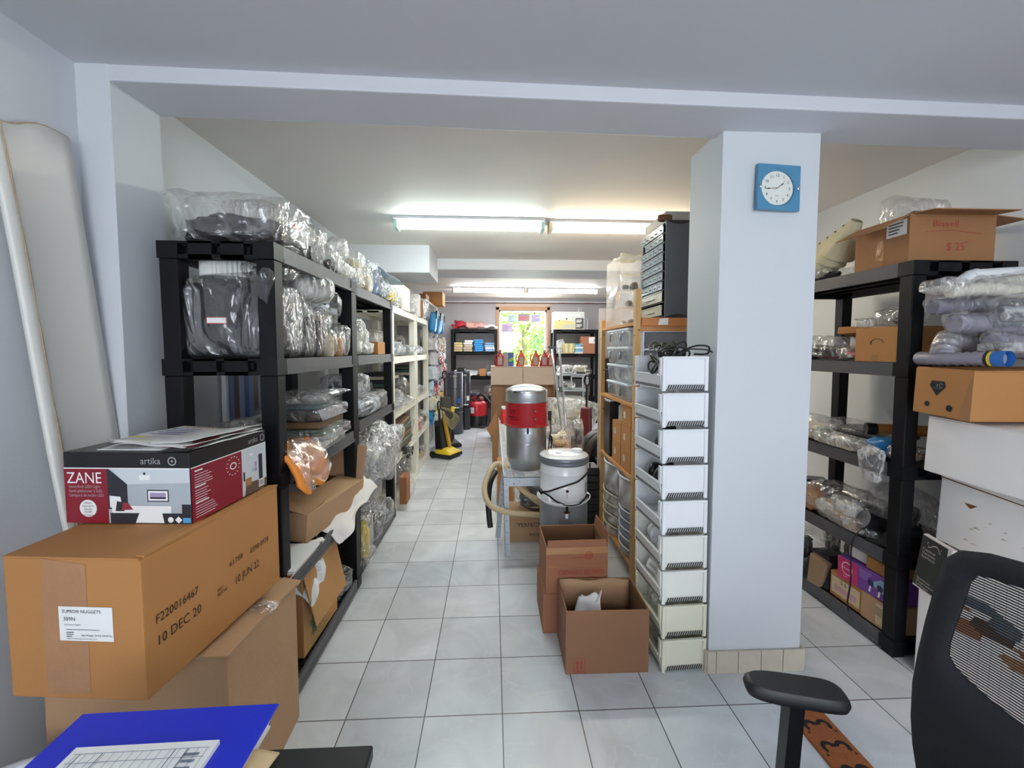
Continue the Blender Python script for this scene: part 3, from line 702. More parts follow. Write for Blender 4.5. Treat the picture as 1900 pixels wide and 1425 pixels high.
m.text('ZANE', .044, F, -.168, .112, 3, sx=.86); m.text('Semi-flush LED Light', .011, F, -.163, .099, 7, sx=.95); m.text('Semi-plafonnier \u00e0 DEL', .011, F, -.163, .087, 7, sx=.95); m.text('L\u00e1mpara de techo LED', .011, F, -.163, .075, 7, sx=.95)
m.disc(F, -.112, .042, .024, 3, .0012, 32)
for i, s_ in enumerate(('LifeTime', 'Dur\u00e9e de vie', 'Duraci\u00f3n', '25 000', 'hrs / heures')): m.text(s_, .0075 if i != 3 else .009, F, -.112, .055-i*.0085, 2, .0018, align=.5, sx=.8)
m.text('artika', .026, F, .04, .166, 7, sx=.95); m.ring(F, .128, .174, .009, .012, 7, .0012); m.disc(F, .128, .174, .003, 7, .0012)
m.text('artika', .026, R_, .075, .166, 7, sx=.8); m.ring(R_, .148, .174, .009, .012, 7, .0012)
m.rect(R_, -d3+.001, .001, .04, hb, 0); m.rect(R_, .04, .001, d3-.001, hb, 5)
for i, y_ in enumerate((.14, .095, .05)):
    m.rect(R_, -.155, y_, -.125-.0*i+.02*i*.5, y_+.004, 3, .0014); m.lines(R_, -.155, y_-.009, .085, 5, .0072, 3, .22, seed=i+3)
m.ring(R_, .0, .115, .008, .011, 3, .0014, sx=1.4)
for a in range(14): m.rect(R_, .0+.028*math.cos(a*.45)-.003, .115+.028*math.sin(a*.45)-.001, .003+.028*math.cos(a*.45), .1165+.028*math.sin(a*.45), 3, .0014)
m.poly(R_, [(.05,.001),(d3-.001,.001),(d3-.001,.03),(.06,.04)], 4, .0012); m.rect(R_, .055, .03, .085, .055, 8, .0016); m.rect(R_, .125, .03, .145, .12, 2, .0014); m.rect(R_, .103, .085, .114, .1, 10, .0014); m.rect(R_, .103, .068, .114, .08, 10, .0014); m.rect(R_, .09, .07, .1, .08, 1, .0014); m.rect(R_, .08, .125, .095, .133, 3, .0014); m.rect(R_, .045, .05, .053, .08, 2, .0014)
m.rect(R_, .122, .008, .152, .034, 3, .0018)
for i in range(9): m.rect(R_, .125+i*.0028, .012, .1262+i*.0028, .03, 2, .0022)
m.rect(T_, -.10, .07, .03, .155, 0); m.text('ZANE', .05, T_, -.09, .09, 3, sx=.9)
m.build('printing', PM, t)
m = MB(); m.rect(T_, .09, -.15, .13, -.125, 0, .001); m.build('sticker', PAPER, t)
# crumpled newspaper and mail on the lamp box
def papers():
    t = thing('newspaper', 'folded newspaper sheets lying on the ZANE lamp box', 'newspaper', (-.945, 1.325, 1.158), math.radians(-9))
    m = MB()
    for i in range(3):
        sheet(lambda u, v, i=i: (-.12+.27*u+.012*v-.01*i, -.12+.25*v-.06*(1-u)*(v > .3)*.3+.01*i, .004+.004*i+.006*math.sin(5*u+i)+.006*noise.noise(Vector((u*3,v*3,i)))+.008*u), 16, 10, .001, mb=m)
    m.build('sheet', mat('newsprint', S(222,222,218), .75, var=.04, vs=20), t)
    m = MB(); F = FM((0,0,.024), (1,0,0), (0,1,0))
    for i in range(4): m.rect(F, -.08, -.04+.025*i, .02, -.03+.025*i, 0)
    m.text('SPORTS', .03, F, -.06, .055, 1); m.rect(F, -.1, -.085, -.04, -.07, 2)
    m.build('printing', [mat('news_ink', S(90,96,140), .8), mat('news_red', S(200,60,60), .8), YEL], t)
    t = thing('envelope', 'white envelope at the near corner of the lamp box top', 'envelope', (-1.0, 1.215, 1.1575), math.radians(-4)); m = MB(); m.box(-.09, .09, -.022, .035, 0, .002); m.build('paper', PAPER, t); m = MB(); m.lines(TOP(0,0,.002), -.07, .02, .14, 5, .009, h=.3); m.build('printing', mat('faint_ink', S(150,150,150), .7), t)
    t = thing('magazine', 'black-edged magazine folded under the newspaper on the lamp box', 'magazine', (-.865, 1.30, 1.1572), math.radians(-2)); m = MB()
    sheet(lambda u, v: (-.03+.085*u, -.14+.27*v, .002+.004*math.sin(3*v)+.003*u), 6, 14, .002, mb=m); m.build('cover', BLACKP, t); m = MB(); sheet(lambda u, v: (-.028+.07*u, -.10+.235*v, .0055+.004*math.sin(3*v)+.003*u), 6, 14, .001, mb=m); m.build('page', mat('magazine_red', S(130,40,50), .5), t)
papers()
# waste bin
t = thing('waste_bin', 'white plastic waste bin at the foot of the cartons, left edge', 'bin', (-1.09, .895, 0))
m = MB(); n = 40; prof = [(.10,0),(.105,.01),(.14,.40),(.15,.405),(.154,.41),(.154,.42),(.149,.424),(.143,.418),(.136,.40),(.10,.015),(0.0,.015)]
m.lathe(prof, n=n); m.build('body', mat('bin_plastic', S(220,222,226), .35, var=.04), t)
m = MB(); m.lathe([(.148,.408),(.157,.410),(.159,.418),(.154,.427),(.146,.424)], n=n, close=True); m.build('rim', WHT, t)
# desk with binder
t = thing('desk', 'black desk at the bottom edge of the picture, under the blue binder', 'desk', (-.48, .42, 0))
m = MB(); m.box(-.27, .262, -.30, .315, .695, .72); m.build('desk_top', mat('black_desk', S(22,22,24), .45), t, .003)
m = MB(); m.box(-.25, .245, -.28, .29, .0, .695); m.build('pedestal', mat('desk_side', S(60,62,66), .5), t, .003)
m = MB()
for i in range(3): m.box(-.22, .22, .2905, .296, .06+.21*i, .25+.21*i)
m.build('back_panel', mat('desk_side'), [], ) if False else m.build('drawer_back', mat('desk_side', S(60,62,66)), t)
t = thing('ring_binder', 'bright blue binder lying on the desk at bottom left', 'binder', (-.585, .640, .7205), math.radians(1.2))
BLU = mat('binder_blue', S(28,48,204), .35, var=.03, vs=3)
m = MB(); m.box(-.175, .178, -.14, .145, .034, .038); m.build('front_cover', BLU, t, .0012)
m = MB(); m.box(-.175, .162, -.14, .14, 0, .003); m.build('back_cover', BLU, t)
m = MB(); m.box(-.175, -.171, -.14, .142, .003, .034); m.build('spine', BLU, t)
m = MB()
for i in range(7): m.box(-.165, .168-.003*(i % 3), -.13, .130, .004+.0042*i, .0072+.0042*i)
m.build('pages', PAPER, t)
t = thing('form_pad', 'pad of ruled invoice forms lying on the blue binder', 'notepad', (-.585, .622, .7595), math.radians(1.0))
m = MB(); m.box(-.113, .118, -.10, .082, 0, .008); m.build('pad', PAPER, t)
m = MB(); F = TOP(0, 0, .008)
FI = mat('form_lines', S(120,130,150), .7); 
for i in range(15): m.rect(F, -.10+i*.0148, -.09, -.0993+i*.0148, .068, 0)
for y_ in (.068, .052, .012, -.02): m.rect(F, -.105, y_, .11, y_+.0009, 0)
for x_ in (-.095,-.06,.055,.075): m.rect(F, x_, -.09, x_+.0014, .068, 1)
for i in range(5): m.rect(F, .075+.003*(i%2), .055-.012*i, .10, .060-.012*i, 0)
m.rect(F, -.085, .03, -.06, .035, 2); m.text('INVOICE', .008, F, -.088, -.02, 1)
m.build('ruling', [FI, mat('form_dark', S(90,96,110), .7), mat('form_red', S(190,70,80), .7)], t)
t = thing('envelope_stack', 'brown envelopes between the blue binder and the desk edge', 'envelope', (-.425, .60, .7205), math.radians(-12))
m = MB()
for i in range(3): m.box(-.05+.004*i, .02+.003*i, -.12, .13-.006*i, .0045*i, .0045*i+.003)
m.build('paper', mat('manila', S(222,196,150), .7), t)
# ================================================================ RACK 1 CONTENTS  (x -1.2..-.83, y 1.63..2.5)
z = 1.831
bag('clear bag of flat black hoses at the near end of the black rack top', -1.02, 1.83, z, .20, .20, .20, 'mass', 'kbk', FILM2, 4, amp=.10, ears=3, k=.93, sq=.5)
t = bag('black glossy bag with an orange sticker on the black rack top', -.93, 2.10, z, .11, .13, .20, 'lumps', 'bbd', FILM, 4, amp=.1, ears=1, rot=.3)
m = MB(); m.rect(FRONT(0,-.10,.0), -.05, .14, -.02, .17, 1); m.rect(FRONT(0,-.105,.0), -.015, .15, .02, .175, 0); m.build('sticker', [mat('orange_sticker', S(230,90,50), .5), PAPER], t)
bag('tall milky bubble-wrap bundle at the back of the black rack top', -1.08, 2.18, z, .13, .28, .27, 'slabs', 'wcw', FILMW, 4, amp=.06, ears=1, sq=.4)
bag('small clear bag of grey fittings hanging over the black rack edge', -.865, 2.30, z, .05, .09, .13, 'lumps', 'dlk', FILM)
bag('white foam-wrapped bundle, topmost at the far end of the black rack', -.91, 2.46, z+.10, .09, .08, .13, None, fm=FILMW, sub=4, amp=.12, sq=.9)
bag('yellowish wrapped roll below the white foam bundle', -.89, 2.45, z, .08, .10, .10, 'tubes', 'ccw', FILMW, amp=.1)
z = 1.401
t = thing('filter_bag_pack', 'film-wrapped pack of black filter bags with a small label', 'bag pack', (-1.015, 1.795, z), 0)
m = MB()
for i in range(4):
    M_ = Matrix.Translation((-.115+.083*i, 0, 0)) @ Matrix.Rotation(math.radians(-8+4*i), 4, 'Y')
    crumple(50+i, .052, .15, .29, 3, .05, 2.5, .3, 0, mb=m, off=(-.12+.083*i, 0, 0), m=0)
m.build('folded_bag', mat('charcoal_felt', S(28,29,34), .7, var=.2, bump=.3, bs=40), t)
crumple(77, .185, .165, .305, 4, .055, 2.6, .32, 2).build('wrap', film('tight_film', .08, gloss=.18, scale=6), t)
m = MB(); F = FRONT(0, -.166, 0); m.rect(F, -.05, .13, .025, .155, 1, .001); m.rect(F, -.047, .133, .022, .152, 0, .0015); m.lines(F, -.04, .147, .05, 2, .006, 2, .3); m.build('label', [PAPER, mat('label_border', S(200,90,90), .6), INK], t)
t = thing('pleated_filter', 'round pleated white filter with black rim on the bag pack', 'filter', (-1.07, 1.80, 1.709)); contents('filter', 'wb', .125, .125, .085, 5, t)
bag('black plastic-wrapped part beside the pleated filter', -.90, 1.76, 1.707, .075, .10, .07, 'lumps', 'b', FILM, amp=.08)
for i, (y, h, c, lb) in enumerate(((1.80,.27,'kk','first clear bag of black filter bags from the near post, standing'), (1.93,.24,'kb','second clear bag of black filter bags from the near post, standing'), (2.05,.22,'km','third clear bag of black filter bags from the near post, standing'))):
    bag(lb, -.862+.006*i, y+.02, z, .042, .062, h, 'upright', c, FILM, 3, amp=.07, ears=1, sq=.45, group='bags of filter bags on the second shelf')
bag('white fabric cone lying on the standing bags', -.88, 2.07, z+.25, .085, .13, .15, 'cone', 'w', FILMW, amp=.05, ears=0, rot=-.5, sq=.8)
bag('silvery clear bag lying under the second shelf ceiling', -.90, 2.33, z+.20, .08, .15, .14, 'tubes', 'lsl', FILM, 3, amp=.12, ears=2, rot=.35)
bag('beige filter bag standing behind the cream jar', -.90, 2.22, z+.12, .06, .07, .13, 'lumps', 'ct', FILM2)
bag('cream jar in a clear bag', -.845, 2.20, z, .045, .05, .14, 'jar', 'c', FILM2, amp=.05)
bag('amber jar in a clear bag at the far post', -.845, 2.33, z, .04, .05, .13, 'jar', 'a', FILM2, amp=.05)
bag('pale bag beside the amber jar', -.86, 2.43, z, .05, .045, .17, 'lumps', 'lw', FILMW, 2)
bag('clear bag of dark parts at the back of the second shelf', -1.10, 2.15, z, .09, .16, .22, 'lumps', 'kdl', FILM)
# print leaning against the wall behind the rack
t = thing('framed_print', 'blue and brown striped print in a pale frame behind the black rack', 'picture', (-1.40, 2.55, 1.03))
m = MB(); m.box(-.012, .012, -.30, .30, 0, .36); m.build('frame', WHT, t, .003)
m = MB(); F = RIGHT(.0125, 0, 0)
for i in range(12): m.rect(F, -.28+i*.0467, .02, -.28+(i+1)*.0467, .34, i % 4, .001)
m.build('picture', [mat('print_blue', S(120,140,190), .3), mat('print_brown', S(110,84,84), .3), mat('print_pale', S(160,176,214), .3), mat('print_blue2', S(90,110,170), .3)], t)
z = .966
bag('greenish clear bag at the near back corner of the middle shelf', -1.10, 1.80, z, .10, .13, .16, 'lumps', 'gel', FILM, 3)
for i, (zz, h, mt_, lb, wx) in enumerate(((0, .045, 'w', 'white box in film, lowest in the middle-shelf stack', .13), (.046, .06, 'gl', 'greyish green parts bag in the middle-shelf stack', .16))):
    bag(lb, -.90, 2.10, z+zz, wx, .17, h, 'slabs', mt_, FILM, 3, amp=.08, ears=2, sq=.4, group='stack of wrapped parts on the middle shelf')
t = carton('dark brown flat box in the middle-shelf stack', -.92, 2.10, z+.107, .26, .30, .03, mat('dark_brown_box', S(104,78,48), .5), tape=False, name='flat_box', cat='box')
t = thing('parts_tray', 'black moulded tray in film, near the top of the middle-shelf stack', 'tray', (-.92, 2.10, z+.141)); m = MB(); m.frus((-.15,.15,-.17,.17),(-.11,.11,-.13,.13),0,.05); m.build('tray', BLACKP, t, .004); m = MB(); m.box(-.09,.09,-.1,.1,.05,.056); m.text('PARTS', .03, FM((.1301,-.08,.014),(0,1,0),(-.6,0,1)), m=0) if False else None; m.build('panel', TEAL, t); crumple(9, .165, .19, .065, 3, .05, 2, .4, 3).build('wrap', FILM, t)
bag('crumpled empty clear bag, topmost in the middle-shelf stack', -.92, 2.10, z+.208, .12, .13, .06, None, fm=FILM, sub=3, amp=.2)
t = thing('cloth_bag', 'orange cloth in a clear bag hanging over the middle shelf edge', 'cloth', (-.815, 1.78, .87))
m = MB()
def oc(u, v):
    a = v*1.15; x = .0+.055*math.sin(a*1.4) - .10*(1-v)**2; zz = .165-.20*max(0, v-.3)**1.1-.05*abs(math.sin(u*PI*2))*v
    return (x+.02*math.sin(u*9), -.13+.26*u, zz+.015*noise.noise(Vector((u*5, v*5, 1))))
sheet(oc, 20, 16, .018, mb=m); m.build('cloth', ORG, t)
m = MB(); sheet(lambda u, v: tuple(Vector(oc(u, v))*1.0+Vector((.022+.006*math.sin(u*17+v*9), 0, .012+.006*math.sin(v*21)))), 20, 16, .0006, mb=m); m.build('wrap', FILM2, t)
bag('clear bag above the orange cloth on the middle shelf', -.90, 1.78, z, .08, .12, .075, 'lumps', 'wl', FILM, amp=.16)
# crushed carton on the fourth shelf, tilted out into the aisle
z = .531
t = open_carton('crushed brown carton tipped half off the fourth shelf', -1.01, 2.23, z+.035, .40, .56, .13, {'b': (12, .19), 'l': (-60,.16), 'f': (-82,.19), 'r': (-84,.14)}, CARD3, tilt=(0, math.radians(5), math.radians(-9)), name='open_carton')
crumpled_sheet('grey-white papers inside the crushed carton', [(-1.12,2.08,.71),(-.95,2.08,.70),(-.95,2.28,.71),(-1.12,2.28,.71)], 'loose_papers', 'papers', mat('greyish_paper', S(170,174,182), .7), .02, 3)
crumpled_sheet('white stained paper hanging out from under the crushed carton', [(-.86,2.06,.56),(-.76,2.10,.47),(-.71,2.52,.58),(-.80,2.56,.70)], 'wrapping_paper', 'paper', mat('stained_paper', S(238,234,230), .7, var=.04, vs=6), .04, 11, 7, 26)
t = thing('paper_folders', 'paper folders with a red edge at the near end of the fourth shelf', 'papers', (-.93, 1.77, z)); m = MB()
for i in range(6): m.box(-.13, .13+.004*i, -.14+.003*i, .12, .006*i, .006*i+.004, (0,0,1,2,0,0)[i])
m.build('folder', [PAPER, REDM, mat('manila2', S(190,160,110), .7)], t)
# bottom shelf
z = .076
bag('clear bag of pale tubing on the bottom shelf', -1.07, 1.95, z, .09, .14, .22, 'coil', 'lwd', FILM, amp=.16)
bag('flattened clear bag at the far end of the bottom shelf', -.91, 2.32, z, .10, .12, .13, 'lumps', 'dkl', FILM, amp=.2)
bag('grey clear bag deep in the bottom shelf', -1.10, 2.33, z, .10, .16, .25, 'lumps', 'dk', FILMG)
def pr1(m, w, d, h):
    F = RIGHT(w/2, 0, 0); m.rect(F, -.10, .05, -.06, .25, 0); 
    for i in range(4): m.rect(F, -.12+.06*i, .10+.03*i, -.09+.06*i, .13+.03*i, 1)
    m.text('FRESH', .05, F, -.12, .04, 1); m.lines(F, -.12, .03, .22, 2, .012, 1)
    return [mat('dark_green_print', S(40,80,60), .7), mat('green_print', S(120,120,60), .7)]
open_carton('tall open carton with a hanging flap on the bottom shelf by the aisle', -.875, 2.0, .078, .10, .36, .37, {'r': (168, .24), 'b': (25,.05)}, mat('tan_cardboard', S(188,140,88), .8, bump=.1), prints=pr1, rot=math.radians(-2))
crumpled_sheet('white crumpled paper spilling out of the tall open carton', [(-.93,1.82,.50),(-.80,1.80,.30),(-.795,1.98,.42),(-.85,2.05,.52)], 'wrapping_paper', 'paper', PAPER, .045, 21, 9, 26)
crumpled_sheet('white paper with red marks on top of the tall open carton', [(-.95,1.86,.47),(-.83,1.82,.50),(-.80,2.0,.53),(-.92,2.05,.50)], 'wrapping_paper', 'paper', mat('stained_paper'  , S(238,234,230)), .04, 31, 9, 20)
# ================================================================ RACK 2 CONTENTS
z = 1.831
bag('tall cream vacuum cloth bag with dark top on the second black rack', -.965, 2.86, z, .115, .12, .255, 'upright', 'ccc', film('sheer_film', .16, gloss=.15), 3, amp=.05, ears=0, sq=.45)
bag('cream cloth bag leaning beyond the tall one', -.88, 3.00, z, .045, .07, .17, 'upright', 'cwc', FILM2, 3, amp=.06, ears=0)
bag('lumpy white wrapped bundle at the near end of the second black rack', -.90, 2.71, z, .075, .08, .12, 'lumps', 'wcl', FILMW, 3)
bag('clear bag of dark blue and black parts on the second black rack top', -.93, 3.15, z, .10, .09, .24, 'upright', 'bnu', FILM, 3)
t = crumpled_sheet('pale blue plastic sheet sticking out of the second rack top', [(-1.0,3.2,2.02),(-.82,3.15,2.03),(-.74,3.6,1.98),(-.98,3.6,2.0)], 'plastic_sheet', 'sheet', mat('pale_blue_sheet', S(186,208,226), .35), .02, 4)
bag('clear bag of pale blue pouches on the second black rack top', -.94, 3.34, z, .12, .12, .18, 'lumps', 'lwu', FILMB, 3)
bag('clear bag with a yellow hank at the far end of the second black rack', -.86, 3.50, z, .07, .09, .10, 'coil', 'yyw', FILM, 3)
t = thing('yellow_hank', 'bright yellow coil hanging at the edge of the second rack top', 'cord', (-.845, 3.56, z)); m = MB()
for i in range(6): m.tube([(.03*math.cos(a), .06*math.sin(a), .015+.011*i) for a in [2*PI*k/16 for k in range(17)]], .007, 6)
m.build('coil', YEL, t)
z = 1.401
bag('large pale clear bag of wrapped parts on the second black rack', -1.0, 2.86, z, .15, .20, .21, 'lumps', 'lwl', FILMW, 3, ears=2)
bag('small white bag in front of the large pale bag', -.89, 2.74, z, .05, .09, .10, 'lumps', 'wt', FILMW, 2)
bag('pale grey bag near the shelf carton', -.88, 2.95, z, .045, .11, .085, 'lumps', 'wlt', FILMW, 2)
carton('small orange-brown carton on the second black rack', -.90, 3.24, z, .12, .20, .09, CARD2)
t = thing('picture_frame', 'black tray-like frame leaning above the small carton', 'frame', (-1.02, 3.32, z), 0, rot=(0, math.radians(-25), 0)); m = MB(); m.box(0,.02,-.13,.13,0,.02); m.box(0,.02,-.13,.13,.16,.18); m.box(0,.02,-.13,-.11,.02,.16); m.box(0,.02,.11,.13,.02,.16); m.build('frame', BLACKP, t, .003); m = MB(); m.box(.004,.008,-.11,.11,.02,.16); m.build('panel', mat('slate_panel', S(50,54,60), .5), t)
z = .986
bag('lilac tinted clear bag of parts above the tubes, second black rack', -.98, 2.86, z+.14, .13, .20, .15, 'lumps', 'pkl', FILMB, 3)
bag('clear bag of pipes with silver tips on the second black rack', -.93, 2.93, z, .12, .24, .14, 'tubes', 'lsd', FILMB, 3, amp=.09)
bag('clear bag drooping at the far end of the tube shelf', -.88, 3.25, z+.0, .06, .12, .13, 'lumps', 'wlk', FILM, 3, amp=.18)
bag('clear bag of black couplings at the back of the tube shelf', -1.08, 3.35, z, .10, .14, .2, 'lumps', 'kl', FILM, 2)
z = .531
bag('huge clear bag bulging out of the second black rack', -.92, 3.03, z, .21, .30, .33, 'lumps', 'lw', film('bulky_film', .40, gloss=.18, scale=10), 4, amp=.15, ears=4, k=.7)
bag('grey clear bag sagging off the shelf below the huge bag', -.84, 2.78, z-.14, .07, .12, .25, None, fm=FILMG, sub=4, amp=.2, ears=3)
bag('clear bag tail hanging beyond the huge bag', -.82, 3.30, z-.10, .05, .10, .20, None, fm=FILM, sub=3, amp=.2, ears=3)
bag('dark parts in film above the huge bag', -1.0, 3.2, z+.33, .10, .16, .08, 'lumps', 'dk', FILM, 2)
z = .071
bag('clear bag holding a yellow gourd-shaped pouch', -.86, 2.76, z+.0, .06, .09, .27, 'jar', 'y', FILM2, 3, amp=.08, ears=2)
bag('crumpled clear bag at the near bottom corner of the second rack', -.83, 2.68, z-.0, .06, .07, .10, None, fm=FILM, sub=3, amp=.2)
bag('dark clear bag of hoses on the bottom of the second rack', -.93, 3.05, z, .12, .16, .20, 'lumps', 'kdb', FILMG, 3, amp=.18)
bag('grey bag of black parts at the far bottom of the second rack', -.90, 3.33, z, .10, .13, .17, 'lumps', 'kdl', FILMG, 3)
bag('clear bag of black hoses deep at the bottom back of the second rack', -1.13, 2.9, z, .09, .2, .33, 'coil', 'kk', FILM, 2)
carton('reddish brown carton hanging at the foot of the first white rack', -.80, 3.80, .06, .065, .16, .24, mat('reddish_carton', S(150,96,60), .7), tape=False)
# ================================================================ WHITE RACK CONTENTS
z = 1.821
for i, (lb, x, y, sx, sy, h, kd, cl, fm) in enumerate((
 ('white puffy bag first on the white rack top', -.97, 3.82, .13, .10, .16, 'lumps', 'wl', FILMW),
 ('clear bag of pale rings on the white rack top', -.93, 4.02, .10, .09, .15, 'coil', 'wcl', FILM),
 ('clear bag with a small red tag on the white rack top', -.90, 4.60, .09, .09, .10, 'lumps', 'wlr', FILM),
 ('white crumpled bag near the tall white carton', -.93, 4.75, .08, .09, .20, 'lumps', 'w', FILMW),
 ('clear bag standing at the start of the far white rack', -.95, 5.25, .1, .12, .22, 'upright', 'wlk', FILM),
 ('clear bag of striped packets at the end of the far white rack top', -.93, 5.50, .09, .13, .25, 'upright', 'wdl', FILM))):
    bag(lb, x, y, z, sx, sy, h, kd, cl, fm, 3 if i < 3 else 2)
carton('tall white carton on the white rack top', -.97, 4.27, z, .24, .30, .23, WBOX, tape=False)
carton('narrow white carton beyond the tall white one', -.95, 4.98, z, .2, .16, .25, WBOX, tape=False)
t = thing('brown_board', 'brown board standing upright on the far white rack top', 'board', (-.89, 5.11, z)); m = MB(); m.box(-.06,.06,-.012,.012,0,.20); m.build('board', mat('brown_board', S(170,120,70), .7), t)
z = 1.376
bag('long pale bag pile on the second shelf of the near white rack', -.99, 4.0, z, .13, .22, .13, 'lumps', 'wl', FILMB, 3)
bag('pale blue bag at the far end of the near white rack, second shelf', -.97, 4.45, z, .13, .22, .11, 'lumps', 'wlw', FILMB, 3)
bag('bag of white fittings on the far white rack, second shelf', -.96, 5.1, z, .11, .16, .12, 'lumps', 'wkl', FILM, 2)
bag('flat bag of white parts at the end of the far white rack', -.96, 5.45, z, .11, .15, .07, 'lumps', 'wd', FILM, 2)
z = .886
bag('clear bag of chrome and black parts on the near white rack', -.97, 3.95, z, .12, .16, .19, 'lumps', 'skw', FILM, 3)
bag('clear bag of grey hoses on the near white rack, third shelf', -.96, 4.25, z, .12, .15, .10, 'coil', 'lw', FILM, 3)
bag('black bag standing in the near white rack, third shelf', -1.02, 4.52, z, .10, .12, .26, 'upright', 'kb', FILM2, 2)
bag('silvery bag drooping off the near white rack, third shelf', -.88, 3.78, z, .06, .07, .10, 'lumps', 'sl', FILM, 3)
bag('white and tan parts bag on the far white rack, third shelf', -.95, 5.05, z, .09, .12, .14, 'lumps', 'wtk', FILM, 2)
bag('dark parts bag at the end of the far white rack, third shelf', -.97, 5.4, z, .1, .14, .1, 'lumps', 'kmw', FILM, 2)
ORDS = ['lowest','second from the bottom','third from the bottom','fourth from the bottom','fifth from the bottom','sixth from the bottom','seventh from the bottom','eighth from the bottom']
def ORD(i, n): return 'topmost' if i == n-1 else 'next to topmost' if i == n-2 and n > 3 else ORDS[i]
def stack(name, cat, x, y, z, sx, sy, h, n, cols, lab, group, seed=0, rot=0, chrome=.85):
    r = random.Random(seed)
    for i in range(n):
        t = tag(MB().box(-sx, sx, -sy, sy, 0, h*.9).build(name, cols[i % len(cols)], None, min(.004, h*.2), loc=(x+r.uniform(-.008,.008), y+r.uniform(-.008,.008), z+.001+i*h), rot=(0,0,rot+r.uniform(-.05,.05))), lab % ORD(i, n), cat, group)
BKS = [mat('book_teal', S(60,92,92), .5), mat('book_dark', S(50,52,60), .5), mat('book_cream', S(206,200,176), .6), mat('book_brown', S(112,86,62), .6), mat('book_green', S(84,100,78), .6)]
stack('flat_pack', 'pack', -1.13, 4.35, .886, .13, .17, .036, 9, [BKS[1],BKS[0],BKS[1],BKS[2]], 'dark flat packet, %s of the near white rack pile', 'dark filter packets at the back of the near white rack', 1)
stack('flat_pack', 'pack', -1.12, 5.3, .886, .14, .2, .035, 10, [BKS[0],BKS[4],BKS[1],BKS[2]], 'teal flat packet, %s of the far white rack pile', 'teal packets at the back of the far white rack', 2)
stack('flat_box', 'box', -1.02, 4.2, .476, .16, .25, .045, 6, [BKS[3],BKS[4],BKS[3]], 'flat brown box, %s of the near white rack pile', 'brown flat boxes in the near white rack', 3)
z = .476
bag('clear bag with blue-black stripes on the near white rack, fourth shelf', -.90, 3.88, z, .05, .12, .17, 'lumps', 'nwk', FILM, 3)
t = thing('power_adaptor', 'black power adaptor with a curled lead at the white rack edge', 'adaptor', (-.845, 4.05, z-.03)); m = MB(); m.box(-.01,.03,-.06,.06,.0,.075); m.build('case', DGREY, t, .004); m = MB(); m.tube(smooth_path([(.03,.05,.04),(.05,.12,.03),(.04,.17,.0),(.05,.12,-.04),(.04,.09,0),(.05,.16,.02),(.03,.18,-.07)]), .004, 6); m.build('lead', INK, t)
bag('bag of red and white packets on the far white rack, fourth shelf', -.90, 5.0, z, .07, .13, .17, 'lumps', 'rrw', FILM, 2)
bag('bag of green and tan parts on the far white rack, fourth shelf', -.93, 5.4, z, .09, .14, .2, 'lumps', 'gtm', FILM, 2)
bag('navy and yellow parts bag on the bottom of the far white rack', -.97, 5.35, .051, .1, .12, .17, 'lumps', 'ny', FILM, 2)
bag('dark wire bundle on the bottom of the near white rack', -1.0, 4.3, .051, .14, .25, .25, 'lumps', 'kdm', FILM, 2)
bag('frosted clear bag lying on the floor by the near white rack', -.84, 4.08, .0, .06, .17, .17, None, fm=FILM2, sub=3, amp=.16)

for lb, x, y, z, sx, sy, h, kd, cl, fm in (
 ('tall white bag at the back of the near white rack, second shelf', -1.18, 4.3, 1.376, .10, .22, .26, 'lumps', 'wlc', FILMW),
 ('black and grey bag at the back of the far white rack, second shelf', -1.18, 5.25, 1.376, .10, .20, .24, 'lumps', 'kdl', FILM),
 ('clear bag of beige parts at the near end of the far white rack, third shelf', -1.0, 4.98, .886, .10, .08, .20, 'lumps', 'ctw', FILM),
 ('grey parts bag in the near white rack, fourth shelf', -1.0, 4.62, .476, .12, .12, .22, 'lumps', 'ldk', FILM),
 ('brown and green parts bag in the far white rack, fourth shelf', -1.05, 5.15, .476, .10, .12, .26, 'lumps', 'mgt', FILM),
 ('white fittings bag on the bottom of the far white rack', -1.0, 5.02, .051, .12, .12, .22, 'lumps', 'wlk', FILM),
 ('grey clear bag at the back of the second black rack, second shelf', -1.14, 3.3, 1.401, .09, .2, .16, 'lumps', 'ldw', FILM)):
    bag(lb, x, y, z, sx, sy, h, kd, cl, fm, 2)
# ================================================================ MIDDLE: wire table, canister vacuums
t = thing('wire_shelf_table', 'low galvanised shelf table with a white wire deck under the red canister', 'shelf', (.31, 4.0, 0))
TX0, TX1, TY0, TY1, TZ = -.24, .22, -1.14, 1.25, .555
for nm, ang in (('front', (TX0, TX1, TY0, TY0+.003)), ('back', (TX0, TX1, TY1-.003, TY1))):
    m = MB(); m.box(ang[0], ang[1], ang[2], ang[3], TZ-.062, TZ); m.box(ang[0], ang[1], ang[2] if nm == 'front' else TY1-.03, TY0+.03 if nm == 'front' else TY1, TZ-.003, TZ)
    F = FRONT(0, TY0, 0)
    if nm == 'front':
        for x in (-.21, -.13, -.02, .1): m.ring(F, x, TZ-.03, .005, .007, 1, .001, 12)
        m.disc(F, -.165, TZ-.045, .004, 2, .001, 10)
    m.build('rail', [GALV, GREYM, INK], t)
m = MB(); m.box(TX0, TX0+.003, TY0, TY1, TZ-.05, TZ+.012); m.box(TX0, TX0+.02, TY0, TY1, TZ-.003, TZ); m.build('rail', GALV, t)
m = MB(); m.box(TX1-.003, TX1, TY0, TY1, TZ-.05, TZ+.012); m.build('rail', GALV, t)
m = MB()
y = TY0+.02
while y < TY1: m.cyl((TX0, y, TZ+.004), (TX1, y, TZ+.004), .0028, n=5, caps=False); m.cyl((TX0+.002, y, TZ+.004), (TX0+.002, y, TZ+.03), .0028, n=5); y += .03
